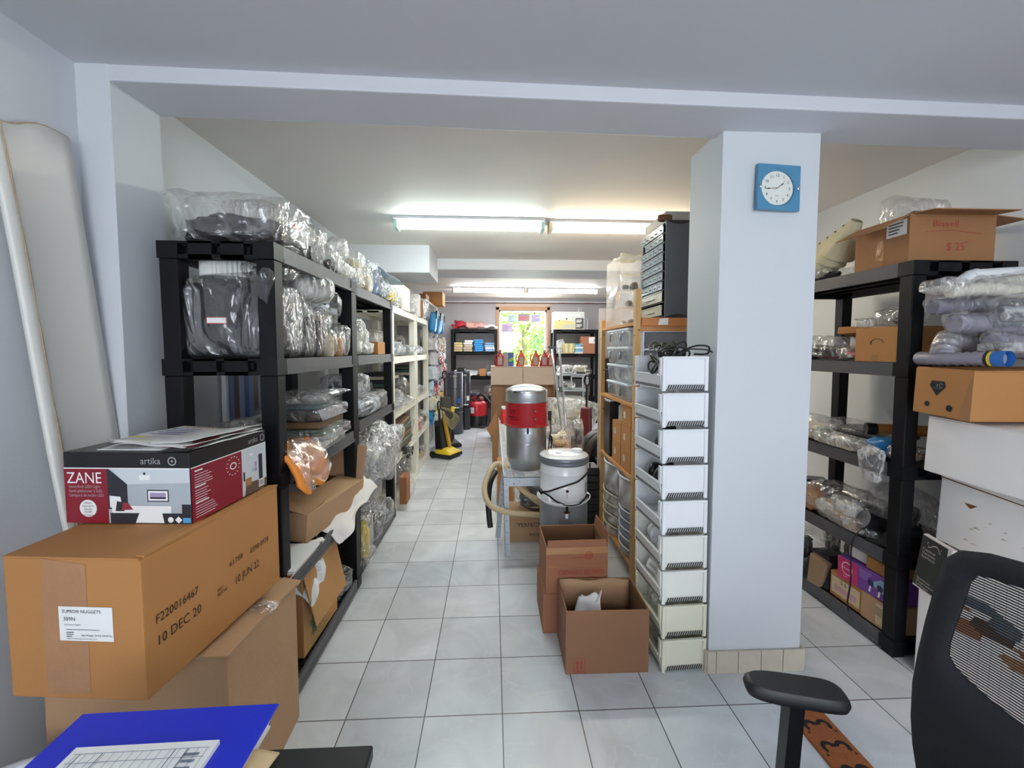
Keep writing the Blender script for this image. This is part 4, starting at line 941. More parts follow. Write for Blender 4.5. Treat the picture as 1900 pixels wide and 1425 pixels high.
for x in (TX0+.06, TX0+.16, TX0+.26, TX0+.36): m.cyl((x, TY0, TZ), (x, TY1, TZ), .004, n=6)
m.cyl((TX0+.002, TY0, TZ+.03), (TX0+.002, TY1, TZ+.03), .004, n=6)
m.build('wire_deck', WHT, t)
def angle_leg(x, y, tx=0, ty=0, sg=1):
    m = MB(); a = Vector((tx, ty, 0))
    def q(px, py, z): return Vector((px, py, z))+a*(1-z/TZ)
    m.hexa([q(x,y,0), q(x+sg*.036,y,0), q(x,y+.003,0), q(x+sg*.036,y+.003,0), q(x,y,TZ), q(x+sg*.036,y,TZ), q(x,y+.003,TZ), q(x+sg*.036,y+.003,TZ)])
    m.hexa([q(x,y,0), q(x+sg*.003,y,0), q(x,y+.036,0), q(x+sg*.003,y+.036,0), q(x,y,TZ), q(x+sg*.003,y,TZ), q(x,y+.036,TZ), q(x+sg*.003,y+.036,TZ)])
    for i in range(13):
        z = .04+i*.042; p = q(x+sg*.018, y, z); m.disc(FRONT(p.x, p.y, p.z), 0, 0, .0035 if i % 2 else .0025, 1, .0008, 8)
    m.build('leg', [GALV, INK], t)
angle_leg(TX0, TY0-.001, .012, 0); angle_leg(TX0-.002, TY0+.28, -.05, .02); angle_leg(TX1, TY0, 0, 0, -1); angle_leg(TX0, TY1-.04); angle_leg(TX1, TY1-.04, 0, 0, -1)
# red and steel canister
t = thing('canister_vacuum', 'steel and red canister vacuum standing on the wire shelf table', 'vacuum', (.245, 3.06, .565), math.radians(2))
m = MB(); m.lathe([(.0,0),(.098,0),(.112,.008),(.136,.06),(.143,.09),(.146,.10),(.147,.328)], n=48); m.build('steel_drum', STEEL, t)
m = MB(); m.lathe([(.150,.325),(.163,.325),(.164,.331),(.156,.337),(.152,.341),(.151,.494),(.148,.498)], n=48); m.build('red_band', RED, t)
m = MB(); m.lathe([(.151,.494),(.156,.497),(.156,.503),(.152,.507),(.152,.568),(.146,.585),(.10,.606),(.05,.616),(.0,.619)], n=48); m.build('lid', STEEL, t)
m = MB(); m.lathe([(.153,.568),(.154,.576),(.150,.584)], n=48, close=True); m.build('seam', CHROME, t)
def surf(R, a): return FM((R*math.cos(a), R*math.sin(a), 0), (-math.sin(a), math.cos(a), 0), (0,0,1))
m = MB(); 
for z, a in ((.44, -1.25), (.385, -1.25)): m.disc(surf(.1515, a), 0, z, .009, 0, .001, 14); m.disc(surf(.1515, a), 0, z, .006, 1, .002, 12)
m.build('switch', [BLACKP, CHROME], t)
m = MB(); F = surf(.1515, -2.35); m.text('VF', .05, F, -.03, .415, off=.003); m.poly(F, [(-.05,.405),(-.03,.392),(.02,.395),(.05,.40),(.0,.401),(-.03,.40)], off=.003); m.rect(F, -.02, .38, .05, .384, off=.003); m.build('logo', INK, t)
def latch(t, R, z, a, h=.05):
    F = surf(R, a); m = MB(); m.rect(F, -.007, z-.012, .007, z+.028, 0, .009); m.box(-.007,.007,z-.012,z+.028,0,.009,0,M=F) if False else None
    m.add([(x, y_, o) for o in (0, .009) for y_ in (z-.01, z+.03) for x in (-.0065,.0065)], [(0,1,3,2),(4,5,7,6),(0,1,5,4),(2,3,7,6),(0,2,6,4),(1,3,7,5)], 0, False, F)
    m.disc(F, -.014, z-.006, .008, 1, .004, 12); m.disc(F, .014, z-.006, .008, 1, .004, 12)
    m.add([(x, y_, o) for o in (0, .006) for y_ in (z-.045, z-.018) for x in (-.008,.008)], [(0,1,3,2),(4,5,7,6),(0,1,5,4),(2,3,7,6),(0,2,6,4),(1,3,7,5)], 2, False, F)
    m.build('latch', [BLACKP, CHROME, WHT], t)
latch(t, .1475, .295, -1.62)
m = MB(); F = surf(.1475, -1.62); m.tube([F @ Vector(p) for p in ((-.048,.225,0),(-.044,.217,.022),(-.02,.212,.030),(.02,.212,.030),(.044,.217,.022),(.048,.225,0))], .0035, 8); m.build('handle', CHROME, t)
m = MB(); P = lambda a, z, r=.16: (r*math.cos(a), r*math.sin(a), z)
m.tube(smooth_path([P(-.35,.42),P(-.30,.36,.175),P(-.28,.30,.18),P(-.3,.22,.17),P(-.3,.12,.165),P(-.35,.07,.165)]), .005, 6)
for i in range(4): m.tube(smooth_path([P(-.3,.26,.172),P(-.45-.05*i,.24,.185+.008*i),P(-.4-.04*i,.17,.19),P(-.25+.04*i,.16,.185),P(-.2+.03*i,.22,.18),P(-.3,.26,.172)]), .0035, 6)
m.cyl(P(-.3,.36,.172), P(-.3,.43,.172), .013, n=10); m.cyl(P(-.35,.07,.165), P(-.35,.12,.165), .009, n=8); m.build('power_cord', BLACKP, t)
# red-white bag thing at back of the table
t = thing('spray_bottle', 'red and white bottle on the far end of the wire shelf table', 'bottle', (.13, 4.95, .565)); m = MB(); m.lathe([(.035,0),(.038,.01),(.038,.13),(.02,.16),(.018,.18)], n=16); m.build('body', REDM, t); m = MB(); m.box(-.03,.02,-.012,.012,.18,.21); m.cyl((0,0,.17),(0,0,.19),.02,n=12); m.build('spray_head', WHT, t, .003)
# tall white and grey canister on the floor
t = thing('canister_vacuum', 'white and grey central vacuum canister standing on the floor behind the cartons', 'vacuum', (.455, 2.66, -.04), math.radians(2))
WHG = mat('glossy_white_enamel', S(234,236,238), .22, var=.02, coat=.3)
m = MB(); m.lathe([(.0,.041),(.148,.041),(.153,.046),(.153,.52)], n=48); m.build('grey_drum', mat('grey_enamel', S(128,130,136), .3, var=.04, metal=.3), t)
m = MB(); m.lathe([(.153,.515),(.172,.535),(.173,.541),(.164,.54),(.150,.525),(.150,.70),(.1515,.703),(.1515,.706),(.150,.709),(.150,.762)], n=48, close=True); m.build('white_motor_housing', WHG, t)
m = MB(); m.lathe([(.1505,.758),(.158,.762),(.160,.775),(.157,.782),(.161,.786),(.161,.80),(.155,.806)], n=48, close=True); m.build('grey_band', mat('band_grey', S(128,134,142), .3, metal=.4), t)
m = MB(); m.lathe([(.156,.803),(.150,.811),(.10,.818),(.0,.822)], n=48); m.cyl((.09,.02,.815), (.09,.02,.829), .036, n=24); m.cyl((.09,.02,.829), (.09,.02,.834), .030, n=24); m.build('lid', WHG, t)
m = MB(); m.text('VF', .016, FM((-.04,-.03,.821),(1,0,0),(0,1,0)), align=.5); m.box(-.06,-.02,-.036,-.032,.820,.822); m.build('logo', INK, t)
latch(t, .154, .49, -1.64); 
m = MB(); F = surf(.154, -1.64); m.tube([F @ Vector(p) for p in ((-.05,.41,0),(-.045,.40,.025),(-.02,.393,.032),(.02,.393,.032),(.045,.40,.025),(.05,.41,0))], .0045, 8); m.build('handle', CHROME, t)
m = MB(); F = surf(.1505, -1.62); m.disc(F, 0, .612, .009, 0, .002, 14); m.disc(F, 0, .612, .005, 1, .003, 12); m.disc(F, 0, .588, .0025, 0, .002, 8); m.disc(F, 0, .575, .002, 0, .002, 8); m.box(0,0,0,0,0,0) if False else None; m.build('switch', [BLACKP, CHROME], t)
m = MB(); F = surf(.1505, -.62); m.rect(F, -.02, .575, .02, .65, 0, .002); m.lines(F, -.015, .64, .03, 7, .009, 1, .35, off=.003); m.build('rating_plate', [mat('plate_grey', S(180,180,182), .4), INK], t)
m = MB(); P = lambda a, z, r=.158: (r*math.cos(a), r*math.sin(a), z)
m.tube(smooth_path([P(-2.75,.585,.165),P(-2.4,.60),P(-2.0,.63),P(-1.62,.655,.165),P(-1.2,.67),P(-.8,.695),P(-.4,.72,.165),P(-.2,.75,.165)]), .0055, 8)
m.tube(smooth_path([P(-2.75,.585,.166),P(-2.4,.575),P(-2.0,.548,.165),P(-1.6,.532,.170),P(-1.2,.535,.170),P(-.9,.555,.168),P(-.8,.565,.172)]), .0055, 8)
m.cyl(P(-.78,.562,.172), P(-.70,.575,.172), .012, n=10); m.cyl(P(-2.85,.592,.168), P(-2.7,.58,.168), .013, n=10); m.build('power_cord', BLACKP, t)
# hoses under and beside the table
HB = mat('beige_hose', S(206,182,146), .5, var=.08, vs=20)
t = thing('vacuum_hose', 'beige vacuum hose looping out from under the wire shelf table', 'hose', (.2, 3.0, 0))
H = lambda *p: dense(smooth_path([Vector(q)-Vector((.2,3.0,0)) for q in p], 8), .012)
m = MB(); m.tube(H((.42,2.84,.27),(.3,2.83,.30),(.10,2.81,.33),(-.02,2.84,.37),(-.06,2.95,.45),(-.02,3.05,.55),(.03,3.14,.575),(.09,3.1,.56),(.14,3.0,.50),(.19,2.97,.45),(.27,2.95,.39),(.42,2.93,.335)), .0195, 10, ribs=.02); m.build('hose', HB, t)
t = thing('vacuum_hose', 'second beige hose under the table, bending behind the first', 'hose', (.2, 3.0, 0)); m = MB(); m.tube(H((.22,3.06,.42),(.25,3.02,.39),(.32,3.0,.33),(.45,2.98,.28)), .018, 10, ribs=.02); m.cyl((.02,.05,.42), (.055,.02,.375), .024, n=12); m.build('hose', HB, t)
t = thing('vacuum_hose', 'ribbed grey hose between the beige hoses under the table', 'hose', (.2, 3.0, 0)); m = MB(); m.tube(H((.14,3.2,.54),(.2,3.15,.50),(.28,3.1,.44),(.36,3.08,.41),(.46,3.07,.40)), .022, 10, ribs=.06); m.build('hose', mat('grey_hose', S(150,152,156), .5), t)
t = thing('vacuum_hose', 'black hose end hanging down beside the second table leg', 'hose', (.2, 3.0, 0)); m = MB(); m.tube(H((.02,3.2,.50),(-.02,3.12,.44),(-.035,3.05,.33),(-.03,3.0,.24),(-.02,2.98,.155)), .021, 10); m.build('hose', RUB, t)
def prp(m, w, d, h):
    F = FRONT(0, -d/2, 0); m.text('"PERFECT', .042, F, -.16, .115, sx=1.05); m.text('MODEL', .034, F, -.06, .04, sx=1.2); return [INK]
carton('long brown carton marked PERFECT MODEL under the wire shelf table', .33, 3.22, .0, .42, .30, .20, CARD3, prints=prp, tape=False)
bag('black hose heap in a bag on the PERFECT MODEL carton', .34, 3.22, .204, .18, .14, .26, 'coil', 'kkd', None and FILM or film('dark_film', .05, gloss=.2), 3)
carton('pale carton standing on the floor beyond the table legs', .12, 3.95, .0, .16, .26, .38, CARD2, tape=False)
carton('flat torn cardboard on the floor behind the table', .36, 2.62+.75, .0, .1, .1, .01, CARD, tape=False) if False else None
t = thing('cardboard_sheet', 'brown cardboard sheet leaning on the far end of the wire shelf table', 'cardboard', (.02, 5.35, .0), 0); m = MB(); m.hexa([(-.10,0,.42),(-.03,0,.30),(-.10,.012,.42),(-.03,.012,.30),(.03,.02,.66),(.05,.02,.38),(.03,.03,.66),(.05,.03,.38)]); m.hexa([(-.03,0,.0),(.05,0,.0),(-.03,.012,.0),(.05,.012,.0),(-.03,0,.30),(.05,.02,.38),(-.03,.012,.30),(.05,.03,.38)]); m.build('sheet', CARD, t)
# cartons in front
def prf(m, w, d, h):
    F = FM((0, -d/2, h), (-1,0,0), (0,0,-1))
    m.text('KEEP FROZEN', .036, F, 0, .165, align=.5, sx=.85); m.text('GARDER CONGEL\u00c9', .036, F, 0, .208, align=.5, sx=.8); return [INKR]
carton('lower brown carton under the KEEP FROZEN carton', .41, 2.19, .0, .32, .29, .205, CARD4, tape=False)
t = open_carton('open brown carton printed KEEP FROZEN, stacked on the lower one', .42, 2.185, .209, .315, .27, .235, {'f': (-3, .034), 'r': (9, .06)}, CARD4, rot=math.radians(1))
m = MB(); F = FM((0, -.1370, .235), (-1,0,0), (0,0,-1)); m.text('KEEP FROZEN', .032, F, -.02, .155, align=.5, sx=.85); m.text('GARDER CONGEL\u00c9', .032, F, -.02, .118, align=.5, sx=.85)
F2 = FM((0, -.1370, .235), (1,0,0), (0,0,1)); m.ring(F2, .06, -.045, .018, .021); m.ring(F2, .06, -.045, .010, .012); m.text('GREENFIELD', .012, FM((0,-.1370,.235),(-1,0,0),(0,0,-1)), -.035, .049, sx=.9); m.rect(F2, .042,-.047,.078,-.043)
m.build('printing', INKR, t)
m = MB(); m.rect(F2, -.157, -.035, .157, .0, 0, .0006); m.rect(F2, -.15, -.10, .15, -.097, 0, .0006); m.build('tape', TAPE, t)
t = open_carton('wide open brown carton in front, holding white paper', .505, 1.905, .0, .37, .27, .288, {}, mat('front_cardboard', S(140,100,72), .8, bump=.1, bs=200), rot=math.radians(-.6), prints=None)
m = MB(); F = FRONT(-.185, -.136, 0); 
m.add([(.035,.005,.0008),(.085,.005,.0008),(.085,.075,.0008),(.035,.075,.0008),(.037,.007,.0008),(.083,.007,.0008),(.083,.073,.0008),(.037,.073,.0008)], [(0,1,5,4),(1,2,6,5),(2,3,7,6),(3,0,4,7)], 0, False, F)
for x_ in (.045, .064): m.rect(F, x_+.003, .018, x_+.008, .052); m.poly(F, [(x_-.001,.050),(x_+.012,.050),(x_+.0055,.066)])
m.rect(F, .042, .011, .078, .014); m.build('printing', INKR, t)
m = MB(); sheet(lambda u, v: (-.175+.35*u, .128-.004*math.sin(3*u), .13+.155*v+.006*math.sin(11*u)), 12, 4, .003, mb=m); m.build('inner_flap', CARD3, t)
crumpled_sheet('white crumpled paper inside the wide open carton', [(.40,1.86,.19),(.50,1.84,.17),(.51,1.93,.28),(.43,1.95,.26)], 'wrapping_paper', 'paper', PAPER, .05, 5, 11, 16)
# ================================================================ STACKING BINS
def basket(label, x, y, z, dx, group, mt, inside=None):
    """white stacking bin, open towards -x; origin at base centre"""
    t = thing('stacking_bin', label, 'storage bin', (x, y, z), math.radians(3), group)
    W, D, H = .100, .155, .150      # half depth in x, half width in y, pitch
    m = MB()
    m.box(-W+.01, W-.006, -D+.008, -D+.013, .028, H-.004); m.box(-W+.01, W-.006, D-.013, D-.008, .028, H-.004)   # side panels
    m.box(W-.010, W-.005, -D+.008, D-.008, .028, H-.004)                                                             # closed end
    m.box(-W+.004, W-.006, -D+.01, D-.01, .024, .028)                                                                # floor
    m.hexa([(-W-.004,-D+.012,.024),(-W+.001,-D+.012,.024),(-W-.004,D-.012,.024),(-W+.001,D-.012,.024),(-W-.012,-D+.012,.068),(-W-.007,-D+.012,.068),(-W-.012,D-.012,.068),(-W-.007,D-.012,.068)])
    m.box(-W-.015, -W-.003, -D+.03, D-.03, .066, .073)
    for s in (-1, 1):
        ya, yb = (s*D-(.034 if s > 0 else -.012), s*D-(.012 if s > 0 else -.034))
        m.box(-W-.010, -W-.002, min(ya,yb), max(ya,yb), .066, H-.006)
    m.build('body', mt, t, .0018)
    m = MB()
    for s in (-1, 1): m.box(-W+.0, W, s*D-.013 if s > 0 else -D-.002, s*D+.002 if s > 0 else -D+.013, H-.010, H-.001)
    m.box(W-.012, W+.002, -D, D, H-.010, H-.001)
    m.build('rim', mt, t, .0015)
    for sx in (-1, 1):
        for sy in (-1, 1):
            m = MB(); X = sx*W-(.0 if sx < 0 else .014)-(.004 if sx < 0 else 0); Y = sy*D-(.014 if sy > 0 else 0)
            m.box(X, X+.016, Y, Y+.014, 0, H-.002); m.build('corner_post', mt, t, .0025)
    m = MB(); n = 16
    for i in range(n): m.add([(-W+.018+.0105*i, -D+.006, .008),(-W+.025+.0105*i, -D+.006, .008),(-W+.033+.0105*i, -D+.006, .027),(-W+.026+.0105*i, -D+.006, .027)], [(0,1,2,3)])
    for i in range(20): m.box(-W-.0045, -W-.0038, -D+.03+.0135*i, -D+.037+.0135*i, .012, .024)
    m.build('grille', mat('grille_shadow', S(70,70,70), .7), t); m = MB(); m.box(-W+.012, W-.012, -D+.0085, -D+.012, .008, .028); m.box(-W-.003, -W+.001, -D+.02, D-.02, .008, .026); m.build('grille_bar', mt, t)
    return t
ords = ['lowest', 'second from the bottom', 'third from the bottom', 'fourth from the bottom', 'middle', 'fourth from the top', 'third from the top', 'second from the top', 'topmost']
extra = ['on its short legs by the floor', 'with papery odds and ends', 'holding clear bags', 'holding white cartons', 'holding a white motor part', 'holding white coils', 'holding black handles', 'holding a black wheel', 'heaped with black cables']
WHTB = mat('slightly_yellowed_plastic', S(238,238,230), .36, var=.03, vs=3)
BX_, BY_ = .842, 1.918
for i in range(9):
    z = .018+i*.1555 if i else .0
    z = i*.1572
    basket('white stacking bin, %s of its column, %s' % (ords[i], extra[i]), BX_-.003*i, BY_, z, 0, 'white stacking bins beside the column', WHTY if i < 2 else (WHTB if i < 4 else WHT))
def inbin(i): return (BX_-.003*i, BY_, i*.1572+.030)
x, y, z = inbin(8)
t = thing('cable_heap', 'heap of black cables overflowing the topmost stacking bin', 'cable', (x, y, z)); rr = random.Random(6)
for c in range(3):
    m = MB()
    for i in range(7):
        cx, cy, cz = rr.uniform(-.04,.03), rr.uniform(-.08,.06), rr.uniform(.05,.17); R1, R2 = rr.uniform(.03,.055), rr.uniform(.05,.08); ph = rr.uniform(0,6); ti = rr.uniform(-.5,.5)
        pts = [(cx+R1*math.cos(a+ph), cy+R2*math.sin(a+ph)*.8, cz+.02*math.sin(2*a+i)+ti*R1*math.cos(a)) for a in [2*PI*k/20 for k in range(21)]]
        pts = [(p[0], p[1], max(p[2], .008)) for p in pts]; m.tube(pts, .0042, 6, caps=False)
    if c == 0: m.tube(smooth_path([(.03,-.05,.14),(.08,-.09,.165),(.12,-.12,.16),(.13,-.09,.13),(.09,-.05,.128)]), .004, 6); m.tube(smooth_path([(-.02,-.08,.13),(-.10,-.13,.10),(-.13,-.12,.055),(-.11,-.10,.05),(-.07,-.06,.09)]), .006, 6); m.tube(smooth_path([(.02,-.1,.15),(.10,-.13,.148),(.15,-.10,.13),(.1,-.04,.127)]), .003, 6)
    m.build('cable', [RUB, mat('olive_cable', S(66,64,40), .5), RUB][c], t)
x, y, z = inbin(7); t = thing('round_attachment', 'black plastic wheel part in the second stacking bin from the top', 'part', (x, y-.03, z)); m = MB(); m.lathe([(.05,0),(.055,.01),(.03,.06),(.012,.07)], n=20, M=Matrix.Rotation(.3,4,'X')); m.box(-.08,.0,-.02,.02,.0,.02); m.build('wheel', BLACKP, t)
x, y, z = inbin(6); t = thing('vacuum_attachment', 'black ribbed part in the third stacking bin from the top', 'part', (x-.02, y-.05, z)); m = MB(); m.tube(dense(smooth_path([(-.05,0,.02),(-.03,.02,.06),(.0,.03,.085),(.04,.03,.09)]), .01), .02, 10, ribs=.12); m.build('handle', BLACKP, t)
x, y, z = inbin(5); t = thing('vacuum_attachment', 'pair of black hose ends in the fourth stacking bin from the top', 'part', (x-.02, y-.04, z)); m = MB(); m.tube(smooth_path([(-.06,.0,.02),(-.03,.01,.06),(.03,.02,.075)]), .022, 10); m.build('hose_end', BLACKP, t); m = MB(); m.tube(smooth_path([(-.05,.06,.02),(-.05,.06,.05),(-.03,.07,.065),(.03,.07,.03)]), .02, 10); m.build('hose_end', BLACKP, t)
x, y, z = inbin(4); t = thing('cord_coil', 'small white cord coil in the middle stacking bin', 'cord', (x-.03, y-.05, z)); m = MB()
for i in range(5): m.tube([(.035*math.cos(a), .045*math.sin(a), .008+.009*i+.006*math.sin(2*a+i)) for a in [2*PI*k/18 for k in range(19)]], .004, 6, caps=False)
m.build('cord', WHT, t)
x, y, z = inbin(3); t = thing('motor_part', 'white round motor part with a blue mark in the fourth bin from the floor', 'part', (x-.03, y+.03, z+.001)); m = MB(); M_ = Matrix.Translation((0,0,.042)) @ Matrix.Rotation(PI/2-.1,4,'X') @ Matrix.Rotation(.0,4,'Z'); m.lathe([(.0,-.075),(.036,-.075),(.040,-.06),(.041,.01),(.055,.012),(.055,.02),(.04,.022),(.03,.05),(.0,.05)], n=28, M=M_); m.build('housing', WHT, t); m = MB(); m.rect(LEFTF(-.0415,0,0), -.01,.04,.03,.046, 0, .001); m.build('mark', BLUE, t)
t = thing('small_carton', 'small white carton beside the round motor part', 'box', (x-.03, y-.085, z)); m = MB(); m.box(-.05,.05,-.035,.03,0,.05); m.build('body', WBOX, t, .003)
x, y, z = inbin(2)
for k, (dy, rz, lb) in enumerate(((.05, .5, 'grey-labelled white carton tilted in the third bin from the floor'), (-.055, -.3, 'second white carton in the third bin from the floor'))):
    t = thing('small_carton', lb, 'box', (x-.02, y+dy, z+.012), 0, rot=(rz*.6, .15, rz)); m = MB(); m.box(-.06,.06,-.045,.045,0,.05); m.build('body', WBOX, t, .003); m = MB(); m.lines(LEFTF(-.06,0,0), -.03, .03, .05, 2, .008); m.build('printing', INK, t)
x, y, z = inbin(1); bag('small clear bag in the second stacking bin from the bottom', x-.01, y, z, .07, .12, .08, 'lumps', 'wl', FILM, 3)
x, y, z = inbin(0); bag('grey papery scraps in the lowest stacking bin', x-.01, y, z, .07, .12, .06, 'lumps', 'lwd', FILM, 2)
# ================================================================ PINE SHELF
t = thing('pine_shelf_unit', 'open pine shelf unit behind the white stacking bins', 'shelf unit', (1.0, 2.86, 0), 0)
X0, X1, Y0, Y1 = -.165, .21, -.42, .40
for sx, sy in ((0,0),(0,1),(1,0),(1,1)):
    m = MB(); xa = X0 if sx == 0 else X1-.032; ya = Y0 if sy == 0 else Y1-.045
    m.box(xa, xa+.032, ya, ya+.045, 0, 1.79 if sy == 0 else 1.66)
    m.build('post', PINE, t, .002)
    m = MB()
    for z in (.3, .62, .95, 1.25, 1.52): m.disc(LEFTF(xa, ya+.022, 0), 0, z, .006, 0, .0006, 10); m.disc(FRONT(xa+.016, ya, 0), .004, z+.03, .005, 0, .0006, 10)
    m.build('knot', mat('dark_knot', S(70,44,26), .8), t)
SHZ = (.12, .66, 1.105, 1.60)
for z in SHZ:
    m = MB(); m.box(X0+.002, X1-.002, Y0+.01, Y1-.01, z-.02, z); m.box(X0+.033, X1-.033, Y0+.008, Y0+.026, z-.055, z-.0205); m.build('shelf', PINEH, t, .0015)
m = MB(); m.box(X0+.03, X1-.03, Y0-.016, Y0+.0, 1.575, 1.622); m.build('front_rail', wood('orange_pine', S(190,118,62), S(214,142,84), (3,3,50)), t, .002)
m = MB(); F = FRONT(.02, Y0-.0165, 1.58); m.poly(F, [(-.06,.0),(.0,.0),(.0,.04),(-.05,.035)], 0, .001); m.build('torn_label', PAPER, t)
# small-parts drawer cabinet on top
t = thing('drawer_cabinet', 'tall dark grey small-parts cabinet with clear drawers on the pine shelf', 'drawer cabinet', (1.09, 2.66, 1.624), math.radians(-1))
m = MB()
W2, D2, H2 = .088, .205, .565
sc = []
for k in range(13):   # bowed side profile
    zz = H2*k/12; sc.append(zz)
m.box(-W2+.012, W2, -D2, -D2+.012, 0, H2); m.box(-W2+.012, W2, D2-.012, D2, 0, H2); m.box(W2-.004, W2, -D2+.012, D2-.012, 0, H2); m.box(-W2+.012, W2, -D2+.012, D2-.012, 0, .012); m.box(-W2+.012, W2-.004, -D2+.012, D2-.012, H2-.012, H2)
m.build('case', mat('cabinet_grey', S(86,90,98), .55, var=.12, vs=10), t, .005, 2)
m = MB()
for zz in (0, H2):
    pts = [(-W2+.01+2*(W2-.006)*i/14, (.022*math.sin(PI*i/14))*(1 if zz == 0 else -1)+zz+(.001 if zz == 0 else -.001)) for i in range(15)]
    m.add([(a, -D2-.0015, b) for a, b in pts]+[(a, -D2-.0015, zz) for a, b in pts], [tuple(list(range(15))+list(range(29, 14, -1)))])
m.build('end_trim', BLACKP, t)
m = MB(); rows = []
for r_ in range(7): rows.append((H2-.012-.055*(r_+1), .050, 5))
rows += [(H2-.012-.055*7-.072, .068, 1), (.014, .068, 1)]
for zz, hh, n in rows: m.box(-W2+.006, -W2+.02, -D2+.012, D2-.012, zz-.005, zz)
m.build('divider', mat('cabinet_grey'  , S(86,90,98)), t)
for zz, hh, n in rows:
    wd = (2*D2-.03)/n
    for i in range(n):
        ya = -D2+.015+wd*i
        if n == 5 and zz == rows[1][0] and i == 4: continue
        m = MB(); m.box(-W2-.0, -W2+.003, ya+.003, ya+wd-.003, zz+.002, zz+hh-.006); m.box(-W2-.010, -W2, ya+wd*.3, ya+wd*.7, zz+hh*.35, zz+hh*.42); m.box(-W2-.004, -W2+.0, ya+.003, ya+wd-.003, zz+hh-.012, zz+hh-.006); m.build('drawer', mat('drawer_clear', S(168,182,190), .2, var=.1, vs=10) if n == 5 else mat('drawer_cream', S(196,196,178), .25, var=.15, vs=10), t)
def prc(m, w, d, h):
    F = FRONT(0, -d/2, 0); 
    for i, s_ in enumerate(('CHAN', 'WORK', 'PARTS', 'LABEL')): m.text(s_, .022, F, .02, h-.022-.02*i, i % 2)
    return [INK, INKR]
carton('grey carton with scribbled lettering lying on the small-parts cabinet', 1.14, 2.66, 2.192, .24, .34, .055, mat('grey_carton', S(176,172,172), .7), tape=False, prints=prc)
t = thing('cord_coil', 'brown cord coil between the grey carton and the cabinet top', 'cord', (1.02, 2.50, 2.19)); m = MB()
for i in range(4): m.tube([(.04*math.cos(a), .02*math.sin(a), .01+.008*i) for a in [2*PI*k/16 for k in range(17)]], .005, 6, caps=False)
m.build('cord', BRN, t)
# acrylic case
t = thing('acrylic_case', 'clear acrylic display case of small parts on the pine shelf', 'display case', (.97, 3.05, 1.605))
m = MB(); w_, d_, h_ = .10, .17, .47
for a in ((-w_,-w_+.004,-d_,d_,0,h_), (w_-.004,w_,-d_,d_,0,h_), (-w_+.004,w_-.004,-d_,-d_+.004,0,h_), (-w_+.004,w_-.004,d_-.004,d_,0,h_), (-w_,w_,-d_,d_,h_,h_+.004)): m.box(*a)
m.build('shell', ACRYL, t)
m = MB()
for z in (.12,.24,.36): m.box(-w_+.006, w_-.006, -d_+.006, 0, z, z+.005)
m.build('inner_shelf', FROSTY, t); m = MB(); rr = random.Random(2)
for z in (.0,.125,.245):
    for i in range(5): crumple(800+i+int(z*100), .022, .03, .03+.02*rr.random(), 2, .2, 2, .8, 0, mb=m, off=(rr.uniform(-.05,.05), rr.uniform(-.13,.1) if z == 0 else rr.uniform(-.14,-.04), z+.005), m=i % 3)
m.build('contents', [DGREY, BRN, LGR], t)
crumpled_sheet('cream gloves lying on top of the acrylic case', [(.89,2.9,2.085),(1.03,2.9,2.085),(1.03,3.12,2.085),(.89,3.12,2.085)], 'glove', 'glove', mat('glove_cream', S(240,232,200), .8), .02, 41, 12, 12, th=.01)
t = thing('white_board', 'white panel standing behind the acrylic case', 'panel', (.93, 3.40, 0)); m = MB(); m.box(-.07,.12,0,.006,0,1.77); m.build('panel', WHT, t)
# 2x4 clear storage boxes with metal-look handles
hn = ['bottom', 'second', 'third', 'top']
for r_ in range(4):
    for c_ in range(2):
        lb = 'clear storage box with silvery handle, %s row, %s column on the pine shelf' % (hn[r_], 'nearer' if c_ == 0 else 'farther')
        t = thing('storage_box', lb, 'storage box', (.95, 2.70+.245*c_, 1.107+.118*r_), 0, 'clear storage boxes on the pine shelf')
        m = MB(); m.frus((-.10,.10,-.105,.105),(-.108,.108,-.115,.115),0,.095); m.build('body', FROST, t, .006, 2)
        m = MB(); m.box(-.114,.112,-.119,.119,.095,.112); m.build('lid', mat('lid_white', S(226,232,240), .3), t, .004)
        m = MB(); m.tube([(-.108,-.022,.085),(-.122,-.018,.08),(-.124,-.008,.03),(-.124,.008,.03),(-.122,.018,.08),(-.108,.022,.085)], .004, 6); m.build('handle', mat('handle_silver', S(150,160,170), .2, metal=.6), t)
        m = MB(); crumple(600+r_*2+c_, .08, .085, .06, 2, .2, 2, .7, 0, mb=m, off=(0,0,.006)); m.build('contents', [LGR, WHC, DGREY, LGR][r_], t)
for i in range(3): tag(MB().box(-.06,.06,-.06,.06,0,.085).build('jar', [BLACKP, DGREY, BLACKP][i], None, .01, 2, loc=(.93, 3.20, 1.107+.09*i)), '%s black jar of three stacked behind the clear storage boxes' % ('lowest','middle','uppermost')[i], 'jar', 'black jars on the pine shelf')
# cartons 2x3
for r_ in range(3):
    for c_ in range(2):
        if r_ == 2 and c_ == 1: continue
        lb = 'small tan carton, %s of its pile, in the %s pile on the pine shelf' % (['lowest','middle','top'][r_] if c_ == 0 else ['lowest','upper'][r_], ('near taller','far lower')[c_])
        def pl(m, w, d, h): 
            F = LEFTF(-w/2, 0, 0); m.rect(F, -.045, .05, -.01, .09, 0, .001); m.lines(F, -.042, .082, .03, 4, .009, 1, .3, off=.0016); return [PAPER, INK]
        carton(lb, .945, 2.64+.205*c_, .662+.141*r_, .19, .19, .137, CARD2, group='small tan cartons on the pine shelf', name='small_carton', prints=pl, tape=False)
t = thing('glass_jar', 'clear jar standing on the far pile of tan cartons', 'jar', (.92, 2.86, .946)); m = MB(); m.lathe([(.045,0),(.05,.01),(.05,.10),(.035,.115),(.035,.13)], n=20); m.build('jar', FROST, t)
